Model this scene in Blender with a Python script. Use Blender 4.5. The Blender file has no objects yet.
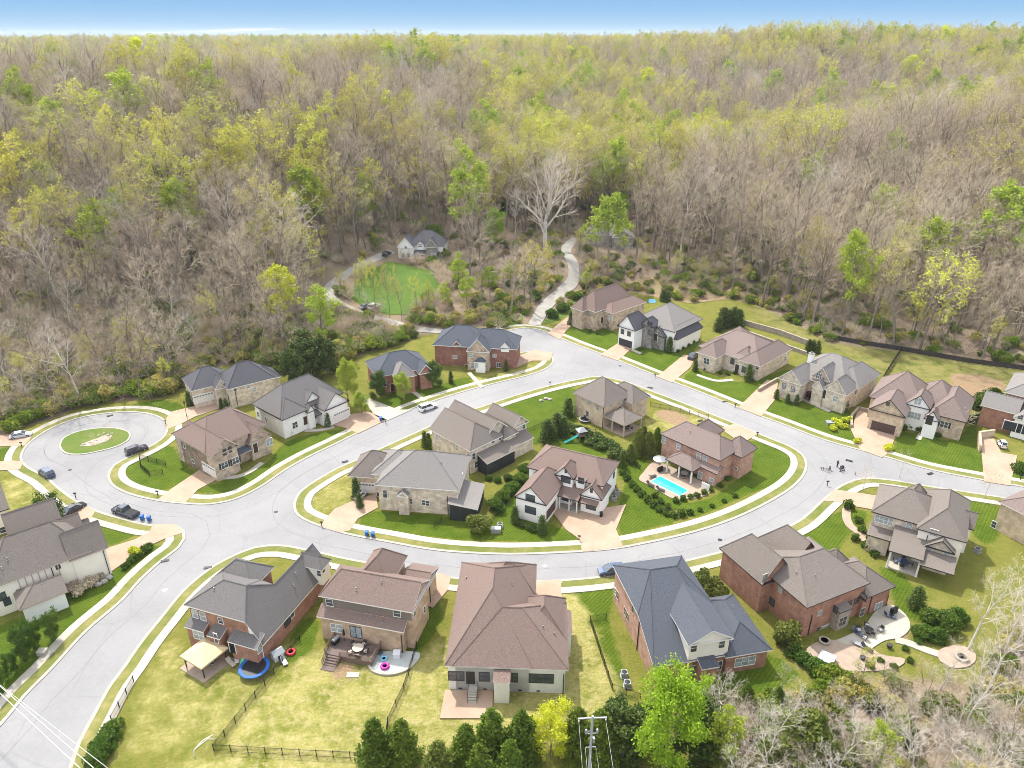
import bpy, bmesh, math, random, os
import numpy as np
from mathutils import Vector, Matrix
from mathutils.bvhtree import BVHTree
R = math.radians
random.seed(7)
rng = np.random.default_rng(7)
scene = bpy.context.scene
COL = scene.collection
TEST = os.environ.get('SCENE_TEST', '')

# ------------------------------------------------------------------ camera
F = 740.0
TH = math.atan(349 / F)
SN, CS = math.sin(TH), math.cos(TH)
CH = 85.0
cam = bpy.data.cameras.new('camera')
cam_o = bpy.data.objects.new('camera', cam)
COL.objects.link(cam_o)
cam_o.location = (0, 0, CH)
cam_o.rotation_euler = (R(90) - TH, 0, 0)
cam.sensor_width = 36
cam.lens = 36 * F / 1024
cam.clip_start = 1
cam.clip_end = 30000
scene.camera = cam_o

def un(px, py, z=0.0):
    """point of the place seen at photo position (px, py) at height z"""
    u = (px - 512) / F
    v = (py - 384) / F
    d = (CH - z) / (SN + v * CS)
    return Vector((d * u, d * (CS - v * SN), z))

# ------------------------------------------------------------------ terrain heights (thin plate spline through survey points)
CP = [(-300, 90, 0), (-220, 120, 0), (-150, 60, 0), (-127, 150, 0), (-86, 165, 0), (-120, 110, 0), (-60, 120, 0), (0, 60, 0), (0, 110, 0),
      (0, 160, 0), (-40, 180, 0), (-20, 205, 0), (15, 215, 0), (45, 215, 0), (75, 205, 0), (110, 170, 0), (150, 140, 0), (60, 140, 0), (100, 100, 0),
      (170, 90, 0), (250, 70, 0), (50, 80, 0), (-60, 80, 0), (0, -100, 0), (-200, -100, 0), (200, -100, 0), (190, 130, 1.5),
      (-10, 240, 2.5), (-40, 235, 3), (-48, 262, 6), (-48, 285, 9.5), (-20, 280, 8), (-75, 235, 5), (20, 260, 4), (30, 300, 9), (55, 262, 3.5), (85, 252, 4),
      (-130, 190, 3), (-86, 200, 4), (-200, 175, 3), (-300, 150, 3), (-220, 219, 11), (-130, 219, 10), (-230, 268, 24), (-170, 268, 23), (-100, 268, 19), (-75, 300, 21), (-60, 350, 29), (-20, 340, 15), (-20, 420, 22),
      (-320, 340, 46), (-260, 350, 48), (-200, 358, 48), (-140, 366, 46), (-85, 420, 42), (-60, 500, 45), (-45, 600, 48), (-400, 320, 44), (-500, 300, 40), (-300, 430, 40), (-200, 440, 41), (-130, 450, 43),
      (-300, 560, 24), (-190, 570, 30), (-420, 560, 20), (-300, 720, 20), (-170, 740, 34), (-500, 720, 18), (-400, 1000, 26), (-120, 1000, 44), (-700, 1500, 44), (-200, 1500, 45), (-1200, 1500, 42),
      (35, 400, 8), (40, 500, 10), (50, 600, 14), (62, 720, 26), (45, 880, 44), (0, 1100, 47),
      (50, 290, 6), (107, 326, 18), (169, 358, 25), (214, 322, 36), (300, 350, 46), (400, 400, 52), (600, 480, 58),
      (95, 285, 8), (150, 300, 15), (200, 275, 22), (170, 220, 6), (260, 300, 38), (320, 280, 40), (260, 200, 14), (420, 300, 42), (400, 150, 16),
      (100, 420, 4), (170, 460, 6), (240, 450, 14), (260, 540, 10), (350, 560, 20), (140, 600, 18), (240, 640, 22), (180, 720, 36), (190, 850, 50), (343, 833, 61), (270, 840, 59), (430, 830, 56), (500, 833, 58), (420, 700, 42),
      (280, 700, 35), (100, 880, 46), (650, 800, 58), (700, 600, 62), (900, 900, 57), (300, 1100, 48), (600, 1200, 50), (1000, 1500, 50), (400, 1800, 48),
      (-3000, 3000, 46), (0, 3000, 47), (3000, 3000, 47), (-9000, 9000, 52), (0, 9000, 52), (9000, 9000, 52), (-9000, 0, 60), (9000, 0, 60), (0, -9000, 0), (-9000, -9000, 0), (9000, -9000, 0),
      (-1500, 400, 40), (1500, 400, 55), (1500, 1500, 50), (-2500, 1200, 45)]
CP = np.array(CP, float)
def _k(r2):
    return np.where(r2 > 0, r2 * np.log(np.maximum(r2, 1e-12)), 0.0) * 0.5
_s = 1000.0
_P = CP[:, :2] / _s
_n = len(CP)
_K = _k(((_P[:, None] - _P[None]) ** 2).sum(-1)) + np.eye(_n) * 2e-4
_Q = np.c_[np.ones(_n), _P]
_A = np.block([[_K, _Q], [_Q.T, np.zeros((3, 3))]])
_W = np.linalg.solve(_A, np.r_[CP[:, 2], 0, 0, 0])

# outline of the cleared land (houses, streets, lawns), photo order
CLEAR_PX = [(-40, 452), (0, 440), (20, 427), (52, 419), (75, 408), (110, 402), (160, 398), (182, 388), (205, 370), (240, 362), (285, 374), (345, 362), (368, 352), (420, 336),
            (470, 326), (497, 330), (532, 322), (560, 318), (575, 300), (600, 287), (640, 293), (700, 303), (722, 296), (760, 306), (800, 326), (830, 343), (880, 349), (960, 357), (1060, 372)]
CLEAR = [un(*p) for p in CLEAR_PX]
CLEAR = [(p.x, p.y) for p in CLEAR] + [(175, 190), (190, 140), (170, 118), (112, 106)]
_br = [un(*p) for p in [(1010, 628), (992, 668), (960, 682), (915, 678), (880, 680), (840, 684), (800, 690), (768, 698), (715, 708), (700, 768)]]
CLEAR += [(p.x, p.y) for p in _br] + [(20, 40), (-60, 30), (-170, 60), (-210, 130)]
CLEAR = np.array(CLEAR)

def inside(poly, x, y):
    x = np.asarray(x, float); y = np.asarray(y, float)
    c = np.zeros(x.shape, bool)
    n = len(poly)
    for i in range(n):
        x1, y1 = poly[i]; x2, y2 = poly[(i + 1) % n]
        m = ((y1 > y) != (y2 > y))
        with np.errstate(divide='ignore', invalid='ignore'):
            xi = (x2 - x1) * (y - y1) / (y2 - y1 + 1e-12) + x1
        c ^= m & (x < xi)
    return c

def edge_dist(poly, x, y):
    x = np.asarray(x, float); y = np.asarray(y, float)
    best = np.full(x.shape, 1e9)
    n = len(poly)
    for i in range(n):
        ax, ay = poly[i]; bx, by = poly[(i + 1) % n]
        dx, dy = bx - ax, by - ay
        t = np.clip(((x - ax) * dx + (y - ay) * dy) / (dx * dx + dy * dy + 1e-9), 0, 1)
        best = np.minimum(best, np.hypot(x - ax - t * dx, y - ay - t * dy))
    return best

def hgt(x, y):
    x = np.atleast_1d(np.asarray(x, float)); y = np.atleast_1d(np.asarray(y, float))
    out = np.empty(x.shape)
    for i in range(0, len(x), 20000):
        q = np.c_[x[i:i + 20000], y[i:i + 20000]] / _s
        k = _k(((q[:, None] - _P[None]) ** 2).sum(-1))
        out[i:i + 20000] = k @ _W[:_n] + np.c_[np.ones(len(q)), q] @ _W[_n:]
    out = np.maximum(out, 0)
    ins = inside(CLEAR, x, y)
    d = edge_dist(CLEAR, x, y)
    f = np.clip(d / 14.0, 0, 1); f = f * f * (3 - 2 * f)
    return np.where(ins, 0.0, out * f)

def h1(x, y):
    return float(hgt([x], [y])[0])

def G(px, py):
    """where the sight line meets the terrain"""
    u = (px - 512) / F; v = (py - 384) / F
    dirv = np.array([u, CS - v * SN, -(SN + v * CS)])
    ts = np.linspace(60, 900, 1200)
    zz = hgt(ts * dirv[0], ts * dirv[1])
    below = np.nonzero(CH + ts * dirv[2] < zz)[0]
    t = ts[below[0]] if len(below) else 900
    x, y = t * dirv[0], t * dirv[1]
    return Vector((x, y, h1(x, y)))

# ------------------------------------------------------------------ materials
def new_mat(name):
    m = bpy.data.materials.new(name)
    m.use_nodes = True
    nt = m.node_tree
    b = nt.nodes['Principled BSDF']
    return m, nt, b

def mat(name, c1, c2=None, scale=1.0, rough=0.8, detail=4, bump=0.0, bscale=None, metal=0.0, spec=0.3, c3=None, s3=None, var=0.0, stretch=None, coat=0.0):
    """procedural surface: colour c1 to c2 by noise, optional second noise layer c3"""
    m, nt, b = new_mat(name)
    N, L = nt.nodes, nt.links
    b.inputs['Roughness'].default_value = rough
    b.inputs['Metallic'].default_value = metal
    b.inputs['Specular IOR Level'].default_value = spec
    if coat: b.inputs['Coat Weight'].default_value = coat
    tc = N.new('ShaderNodeTexCoord')
    vec = tc.outputs['Object']
    if stretch:
        mp = N.new('ShaderNodeMapping'); mp.inputs['Scale'].default_value = stretch
        L.new(vec, mp.inputs['Vector']); vec = mp.outputs['Vector']
    def noise(s, dt=detail):
        n = N.new('ShaderNodeTexNoise'); n.inputs['Scale'].default_value = s; n.inputs['Detail'].default_value = dt
        n.inputs['Roughness'].default_value = 0.65
        L.new(vec, n.inputs['Vector'])
        r = N.new('ShaderNodeMapRange'); r.inputs[1].default_value = 0.33; r.inputs[2].default_value = 0.67
        L.new(n.outputs['Fac'], r.inputs[0])
        return r.outputs[0]
    c2 = c2 or tuple(min(1, x * 0.8) for x in c1)
    mx = N.new('ShaderNodeMix'); mx.data_type = 'RGBA'
    mx.inputs[6].default_value = (*c1, 1); mx.inputs[7].default_value = (*c2, 1)
    L.new(noise(scale), mx.inputs[0])
    out = mx.outputs[2]
    if c3:
        m3 = N.new('ShaderNodeMix'); m3.data_type = 'RGBA'
        L.new(noise(s3 or scale * 0.2), m3.inputs[0]); L.new(out, m3.inputs[6]); m3.inputs[7].default_value = (*c3, 1)
        out = m3.outputs[2]
    if var:
        oi = N.new('ShaderNodeObjectInfo'); hs = N.new('ShaderNodeHueSaturation')
        r = N.new('ShaderNodeMapRange'); r.inputs[3].default_value = 1 - var; r.inputs[4].default_value = 1 + var
        L.new(oi.outputs['Random'], r.inputs[0]); L.new(r.outputs[0], hs.inputs['Value']); L.new(out, hs.inputs['Color'])
        r2 = N.new('ShaderNodeMapRange'); r2.inputs[3].default_value = 0.5 - var * 0.06; r2.inputs[4].default_value = 0.5 + var * 0.06
        mm = N.new('ShaderNodeMath'); mm.operation = 'FRACT'; m7 = N.new('ShaderNodeMath'); m7.operation = 'MULTIPLY'; m7.inputs[1].default_value = 7.31
        L.new(oi.outputs['Random'], m7.inputs[0]); L.new(m7.outputs[0], mm.inputs[0]); L.new(mm.outputs[0], r2.inputs[0]); L.new(r2.outputs[0], hs.inputs['Hue'])
        out = hs.outputs['Color']
    L.new(out, b.inputs['Base Color'])
    if bump:
        bp = N.new('ShaderNodeBump'); bp.inputs['Strength'].default_value = bump; bp.inputs['Distance'].default_value = 0.1
        L.new(noise(bscale or scale * 3), bp.inputs['Height']); L.new(bp.outputs[0], b.inputs['Normal'])
    return m

def leaf_mat(name, c1, c2, var=0.15, trans=0.35, scale=0.6):
    m = mat(name, c1, c2, scale, rough=0.6, detail=2, var=var, spec=0.2)
    nt = m.node_tree; N, L = nt.nodes, nt.links
    b = N['Principled BSDF']; o = N['Material Output']
    src = b.inputs['Base Color'].links[0].from_socket
    t = N.new('ShaderNodeBsdfTranslucent'); ms = N.new('ShaderNodeMixShader'); ms.inputs[0].default_value = trans
    L.new(src, t.inputs['Color']); L.new(b.outputs[0], ms.inputs[1]); L.new(t.outputs[0], ms.inputs[2]); L.new(ms.outputs[0], o.inputs['Surface'])
    return m

M = {}
M['asphalt'] = mat('asphalt', (.225, .222, .222), (.178, .176, .178), .10, .85, 8, bump=.15, bscale=8, c3=(.255, .25, .246), s3=.04)
def add_cracks(m):
    """sealed cracks and a darker worn grain"""
    nt = m.node_tree; N, L = nt.nodes, nt.links; b = N['Principled BSDF']; src = b.inputs['Base Color'].links[0].from_socket
    tc = N.new('ShaderNodeTexCoord'); n = N.new('ShaderNodeTexNoise'); n.inputs['Scale'].default_value = .12; n.inputs['Detail'].default_value = 6
    L.new(tc.outputs['Object'], n.inputs['Vector'])
    ad = N.new('ShaderNodeMix'); ad.data_type = 'RGBA'; ad.blend_type = 'ADD'; ad.inputs[0].default_value = 9.0; L.new(tc.outputs['Object'], ad.inputs[6]); L.new(n.outputs['Color'], ad.inputs[7])
    v = N.new('ShaderNodeTexVoronoi'); v.feature = 'DISTANCE_TO_EDGE'; v.inputs['Scale'].default_value = .075; L.new(ad.outputs[2], v.inputs['Vector'])
    r = N.new('ShaderNodeMapRange'); r.inputs[1].default_value = .004; r.inputs[2].default_value = .014; r.inputs[3].default_value = .13; r.inputs[4].default_value = 0; L.new(v.outputs['Distance'], r.inputs[0])
    mxn = N.new('ShaderNodeMix'); mxn.data_type = 'RGBA'; mxn.inputs[7].default_value = (.10, .1, .1, 1); L.new(r.outputs[0], mxn.inputs[0]); L.new(src, mxn.inputs[6])
    n2 = N.new('ShaderNodeTexNoise'); n2.inputs['Scale'].default_value = 1.6; n2.inputs['Detail'].default_value = 8; n2.inputs['Roughness'].default_value = .8; L.new(tc.outputs['Object'], n2.inputs['Vector'])
    r2 = N.new('ShaderNodeMapRange'); r2.inputs[1].default_value = .3; r2.inputs[2].default_value = .7; r2.inputs[3].default_value = .9; r2.inputs[4].default_value = 1.08; L.new(n2.outputs['Fac'], r2.inputs[0])
    hs = N.new('ShaderNodeHueSaturation'); L.new(r2.outputs[0], hs.inputs['Value']); L.new(mxn.outputs[2], hs.inputs['Color']); L.new(hs.outputs[0], b.inputs['Base Color'])
add_cracks(M['asphalt'])
M['drive_asphalt'] = mat('drive_asphalt', (.34, .32, .28), (.27, .255, .225), .4, .9)
M['concrete'] = mat('concrete', (.37, .34, .28), (.29, .265, .22), .7, .85, 6, c3=(.40, .37, .31), s3=.2)
M['kerb'] = mat('kerb_concrete', (.36, .34, .29), (.28, .26, .22), .9, .85)
M['aggregate'] = mat('tan_driveway', (.36, .245, .17), (.29, .20, .14), 1.2, .85, 6, c3=(.39, .28, .205), s3=.25)
M['patio'] = mat('patio', (.35, .27, .205), (.28, .215, .165), .9, .85)
M['lawn'] = mat('lush_lawn', (.062, .125, .012), (.04, .088, .009), .5, .95, 8, bump=.5, bscale=3, c3=(.09, .15, .016), s3=.12)
M['lawn_mix'] = mat('mixed_lawn', (.095, .14, .02), (.15, .15, .035), .45, .95, 8, bump=.5, bscale=3, c3=(.07, .125, .014), s3=.1)
M['lawn_dry'] = mat('dry_lawn', (.19, .17, .055), (.105, .125, .022), .45, .95, 8, bump=.5, bscale=3, c3=(.25, .2, .095), s3=.14)
M['verge'] = mat('verge_grass', (.14, .15, .03), (.29, .23, .10), .6, .95, 6, c3=(.085, .115, .015), s3=.06)
M['mulch'] = mat('mulch', (.085, .055, .04), (.14, .1, .07), 1.5, .95, 6)
M['rock_bed'] = mat('rock_bed', (.2, .19, .175), (.12, .115, .105), 3, .9, 6)
M['straw'] = mat('straw_bed', (.30, .2, .09), (.2, .13, .06), 1.5, .95, 6)
M['stone'] = mat('wall_stone', (.36, .31, .25), (.24, .2, .16), 1.2, .9, 6)

# ------------------------------------------------------------------ mesh helpers
class MB:
    """collects shapes; build() links them as one mesh object"""
    def __init__(s): s.v = []; s.f = []; s.m = []; s.mi = 0
    def mat(s, i): s.mi = i; return s
    def face(s, pts):
        b = len(s.v); s.v += [tuple(p) for p in pts]; s.f.append(tuple(range(b, b + len(pts)))); s.m.append(s.mi); return s
    def box(s, x0, x1, y0, y1, z0, z1, mx=None):
        b = len(s.v)
        c = [Vector((x, y, z)) for z in (z0, z1) for x, y in ((x0, y0), (x1, y0), (x1, y1), (x0, y1))]
        if mx is not None: c = [mx @ p for p in c]
        s.v += [tuple(p) for p in c]
        for f in ((3, 2, 1, 0), (4, 5, 6, 7), (0, 1, 5, 4), (1, 2, 6, 5), (2, 3, 7, 6), (3, 0, 4, 7)):
            s.f.append(tuple(b + i for i in f)); s.m.append(s.mi)
        return s
    def tube(s, p0, p1, r0, r1=None, n=8, caps=True):
        p0 = Vector(p0); p1 = Vector(p1); r1 = r0 if r1 is None else r1
        d = (p1 - p0)
        if d.length < 1e-6: return s
        q = d.to_track_quat('Z', 'Y'); b = len(s.v)
        for p, r in ((p0, r0), (p1, r1)):
            for i in range(n):
                a = 2 * math.pi * i / n
                s.v.append(tuple(p + q @ Vector((r * math.cos(a), r * math.sin(a), 0))))
        for i in range(n):
            j = (i + 1) % n
            s.f.append((b + i, b + j, b + n + j, b + n + i)); s.m.append(s.mi)
        if caps:
            s.f.append(tuple(b + i for i in reversed(range(n)))); s.f.append(tuple(b + n + i for i in range(n))); s.m += [s.mi] * 2
        return s
    def path(s, pts, r, n=6):
        for a, b in zip(pts[:-1], pts[1:]): s.tube(a, b, r, n=n)
        return s
    def rings(s, rings, closed_ends=True):
        """loft through rings of equal point count"""
        b = len(s.v); n = len(rings[0])
        for r in rings: s.v += [tuple(p) for p in r]
        for k in range(len(rings) - 1):
            for i in range(n):
                j = (i + 1) % n
                s.f.append((b + k * n + i, b + k * n + j, b + (k + 1) * n + j, b + (k + 1) * n + i)); s.m.append(s.mi)
        if closed_ends:
            s.f.append(tuple(b + i for i in reversed(range(n)))); s.f.append(tuple(b + (len(rings) - 1) * n + i for i in range(n))); s.m += [s.mi] * 2
        return s
    def lathe(s, prof, c=(0, 0, 0), n=16, sx=1, sy=1):
        return s.rings([[(c[0] + sx * r * math.cos(2 * math.pi * i / n), c[1] + sy * r * math.sin(2 * math.pi * i / n), c[2] + z) for i in range(n)] for r, z in prof])
    def build(s, name, mats, parent=None, smooth=False, loc=None):
        me = bpy.data.meshes.new(name)
        me.from_pydata(s.v, [], s.f)
        mats = mats if isinstance(mats, (list, tuple)) else [mats]
        for m in mats: me.materials.append(m)
        if len(mats) > 1: me.polygons.foreach_set('material_index', s.m)
        if smooth: me.polygons.foreach_set('use_smooth', [True] * len(me.polygons))
        me.update()
        o = bpy.data.objects.new(name, me)
        COL.objects.link(o)
        if parent is not None: o.parent = parent
        if loc is not None: o.location = loc
        return o

def tag(o, label=None, cat=None, group=None, kind=None):
    if label: o['label'] = label
    if cat: o['category'] = cat
    if group: o['group'] = group
    if kind: o['kind'] = kind
    return o

def empty(name, loc, rz=0.0, label=None, cat=None, group=None):
    o = bpy.data.objects.new(name, None)
    COL.objects.link(o)
    o.location = loc; o.rotation_euler = (0, 0, rz); o.empty_display_size = .5
    return tag(o, label, cat, group)

def copy_tree(o, parent=None):
    c = o.copy(); COL.objects.link(c)
    if parent is not None: c.parent = parent
    for ch in list(o.children): copy_tree(ch, c)
    return c

def smooth_line(pts, step=1.5, closed=False):
    """Catmull-Rom through pts (2D), resampled"""
    P = [Vector((p[0], p[1])) for p in pts]
    n = len(P); out = []
    segs = n if closed else n - 1
    for i in range(segs):
        if closed: a, b, c, d = P[(i - 1) % n], P[i], P[(i + 1) % n], P[(i + 2) % n]
        else: a, b, c, d = P[max(i - 1, 0)], P[i], P[i + 1], P[min(i + 2, n - 1)]
        # centripetal parametrisation
        t0 = 0; t1 = t0 + max((b - a).length, 1e-3) ** .5; t2 = t1 + max((c - b).length, 1e-3) ** .5; t3 = t2 + max((d - c).length, 1e-3) ** .5
        k = max(1, int((c - b).length / step))
        for j in range(k):
            t = t1 + (t2 - t1) * j / k
            A1 = a * ((t1 - t) / (t1 - t0)) + b * ((t - t0) / (t1 - t0)); A2 = b * ((t2 - t) / (t2 - t1)) + c * ((t - t1) / (t2 - t1)); A3 = c * ((t3 - t) / (t3 - t2)) + d * ((t - t2) / (t3 - t2))
            B1 = A1 * ((t2 - t) / (t2 - t0)) + A2 * ((t - t0) / (t2 - t0)); B2 = A2 * ((t3 - t) / (t3 - t1)) + A3 * ((t - t1) / (t3 - t1))
            out.append(B1 * ((t2 - t) / (t2 - t1)) + B2 * ((t - t1) / (t2 - t1)))
    if not closed: out.append(P[-1])
    return out

def poly_mesh(name, pts, z, thick, m, kind=None, zf=None, label=None, cat=None):
    """flat slab with outline pts; zf gives ground heights for sheets on slopes"""
    bm = bmesh.new()
    vs = [bm.verts.new((p[0], p[1], z)) for p in pts]
    f = bm.faces.new(vs)
    bm.normal_update()
    if f.normal.z < 0: f.normal_flip()
    if thick:
        r = bmesh.ops.extrude_edge_only(bm, edges=list(f.edges))
        for v in [g for g in r['geom'] if isinstance(g, bmesh.types.BMVert)]: v.co.z -= thick
    bmesh.ops.triangulate(bm, faces=[f])
    me = bpy.data.meshes.new(name); bm.to_mesh(me); bm.free()
    me.materials.append(m)
    o = bpy.data.objects.new(name, me); COL.objects.link(o)
    return tag(o, label, cat, None, kind)

def ribbon(name, line, o0, o1, z, thick, m, closed=False, side=1, kind='structure', zf=None):
    """strip between offsets o0 and o1 to one side of a line"""
    n = len(line); v = []; f = []
    for i, p in enumerate(line):
        a = line[(i - 1) % n] if closed or i > 0 else p
        b = line[(i + 1) % n] if closed or i < n - 1 else p
        t = (b - a).normalized(); nn = Vector((-t.y, t.x)) * side
        for o_ in (o0, o1):
            q = p + nn * o_
            zz = (zf(q.x, q.y) if zf else 0) + z
            v.append((q.x, q.y, zz)); v.append((q.x, q.y, zz - thick))
    for i in range(n if closed else n - 1):
        a = 4 * i; b = 4 * ((i + 1) % n)
        f += [(a, b, b + 2, a + 2), (a + 1, b + 1, b, a), (a + 2, b + 2, b + 3, a + 3)]
    me = bpy.data.meshes.new(name); me.from_pydata(v, [], f); me.materials.append(m); me.update()
    bm = bmesh.new(); bm.from_mesh(me); bmesh.ops.recalc_face_normals(bm, faces=bm.faces)
    bm.to_mesh(me); bm.free()
    o = bpy.data.objects.new(name, me); COL.objects.link(o)
    return tag(o, kind=kind)

# ------------------------------------------------------------------ light and sky
SUN_AZ, SUN_EL = R(-30), R(56)     # from far left, behind the houses
world = bpy.data.worlds.new('World'); scene.world = world; world.use_nodes = True
wn, wl = world.node_tree.nodes, world.node_tree.links
sky = wn.new('ShaderNodeTexSky'); sky.sky_type = 'NISHITA'; sky.sun_disc = False
sky.sun_elevation = SUN_EL; sky.sun_rotation = SUN_AZ; sky.air_density = 1.0; sky.dust_density = 1.0; sky.ozone_density = 1.5; sky.altitude = 100
bg = wn['Background']; bg.inputs['Strength'].default_value = 0.15
# dome desaturated so its ambient light is less blue; a deeper blue band sits above the horizon, with low cloud banks
hs_ = wn.new('ShaderNodeHueSaturation'); hs_.inputs['Saturation'].default_value = .55
wl.new(sky.outputs[0], hs_.inputs['Color'])
tcw = wn.new('ShaderNodeTexCoord'); spw = wn.new('ShaderNodeSeparateXYZ'); wl.new(tcw.outputs['Generated'], spw.inputs[0])
rp = wn.new('ShaderNodeValToRGB'); wl.new(spw.outputs[2], rp.inputs[0])
K = .46
els = rp.color_ramp.elements
els[0].position = 0.0; els[0].color = (2.5 * K, 3.5 * K, 4.4 * K, 1); els[1].position = .012; els[1].color = (2.0 * K, 3.2 * K, 4.4 * K, 1)
for p_, c_ in ((.03, (1.5, 2.8, 4.4)), (.05, (1.3, 2.6, 4.3)), (.12, (.9, 2.0, 3.9))):
    e_ = els.new(p_); e_.color = (*(c * K for c in c_), 1)
band = wn.new('ShaderNodeMapRange'); band.inputs[1].default_value = .10; band.inputs[2].default_value = .24; wl.new(spw.outputs[2], band.inputs[0])
mxs = wn.new('ShaderNodeMix'); mxs.data_type = 'RGBA'; wl.new(band.outputs[0], mxs.inputs[0]); wl.new(rp.outputs[0], mxs.inputs[6]); wl.new(hs_.outputs[0], mxs.inputs[7])
mpw = wn.new('ShaderNodeMapping'); mpw.inputs['Scale'].default_value = (5, 5, 160); wl.new(tcw.outputs['Generated'], mpw.inputs['Vector'])
nw = wn.new('ShaderNodeTexNoise'); nw.inputs['Scale'].default_value = 1.0; nw.inputs['Detail'].default_value = 5; wl.new(mpw.outputs[0], nw.inputs['Vector'])
cl = wn.new('ShaderNodeMapRange'); cl.inputs[1].default_value = .52; cl.inputs[2].default_value = .60; wl.new(nw.outputs['Fac'], cl.inputs[0])
lo = wn.new('ShaderNodeMapRange'); lo.inputs[1].default_value = .0125; lo.inputs[2].default_value = .005; wl.new(spw.outputs[2], lo.inputs[0])
lf = wn.new('ShaderNodeMapRange'); lf.inputs[1].default_value = -.22; lf.inputs[2].default_value = -.28; wl.new(spw.outputs[0], lf.inputs[0])
mu = wn.new('ShaderNodeMath'); mu.operation = 'MULTIPLY'; wl.new(cl.outputs[0], mu.inputs[0]); wl.new(lo.outputs[0], mu.inputs[1])
mu2 = wn.new('ShaderNodeMath'); mu2.operation = 'MULTIPLY'; wl.new(mu.outputs[0], mu2.inputs[0]); wl.new(lf.outputs[0], mu2.inputs[1])
mxc = wn.new('ShaderNodeMix'); mxc.data_type = 'RGBA'; wl.new(mu2.outputs[0], mxc.inputs[0]); # bright unseen clouds added higher up the dome to lift ambient light
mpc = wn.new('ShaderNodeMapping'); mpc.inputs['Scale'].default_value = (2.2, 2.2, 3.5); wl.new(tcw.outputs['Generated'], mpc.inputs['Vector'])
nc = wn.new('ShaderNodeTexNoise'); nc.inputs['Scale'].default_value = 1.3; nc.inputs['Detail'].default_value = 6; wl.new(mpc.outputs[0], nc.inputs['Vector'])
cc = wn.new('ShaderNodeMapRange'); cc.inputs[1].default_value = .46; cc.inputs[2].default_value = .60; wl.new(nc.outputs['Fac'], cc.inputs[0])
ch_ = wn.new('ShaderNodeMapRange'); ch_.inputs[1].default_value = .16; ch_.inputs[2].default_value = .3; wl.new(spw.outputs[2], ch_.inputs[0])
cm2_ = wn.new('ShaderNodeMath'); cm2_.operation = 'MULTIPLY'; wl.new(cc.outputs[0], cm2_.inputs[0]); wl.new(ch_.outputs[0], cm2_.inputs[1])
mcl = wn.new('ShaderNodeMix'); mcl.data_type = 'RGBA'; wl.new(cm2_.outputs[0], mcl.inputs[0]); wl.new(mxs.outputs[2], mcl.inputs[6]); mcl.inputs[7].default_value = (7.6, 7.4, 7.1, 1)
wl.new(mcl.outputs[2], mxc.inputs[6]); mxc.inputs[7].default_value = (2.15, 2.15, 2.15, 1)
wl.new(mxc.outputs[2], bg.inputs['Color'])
sun = bpy.data.lights.new('sun', 'SUN'); sun.energy = 2.3; sun.angle = R(2); sun.color = (1.0, .955, .88)
sun_o = bpy.data.objects.new('sun', sun); COL.objects.link(sun_o)
sd = Vector((math.sin(SUN_AZ) * math.cos(SUN_EL), math.cos(SUN_AZ) * math.cos(SUN_EL), math.sin(SUN_EL)))
sun_o.rotation_euler = sd.to_track_quat('Z', 'Y').to_euler(); sun_o.location = (0, 0, 300)
vs_ = scene.view_settings
vs_.view_transform = 'Standard'; vs_.look = 'None'; vs_.gamma = 1; vs_.exposure = 1.5
cy = scene.cycles
cy.max_bounces = 5; cy.diffuse_bounces = 3; cy.glossy_bounces = 2; cy.transmission_bounces = 3; cy.transparent_max_bounces = 8
cy.use_denoising = True; cy.denoising_prefilter = 'ACCURATE'; cy.denoising_input_passes = 'RGB_ALBEDO_NORMAL'; cy.filter_width = .9; cy.caustics_reflective = False; cy.caustics_refractive = False

M['meadow'] = mat('rough_meadow', (.2, .19, .06), (.13, .14, .03), .5, .95, 7, c3=(.22, .18, .09), s3=.1)
M['bare_earth'] = mat('bare_earth', (.30, .2, .13), (.2, .14, .09), .5, .95, 7, c3=(.19, .16, .07), s3=.12)

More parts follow.
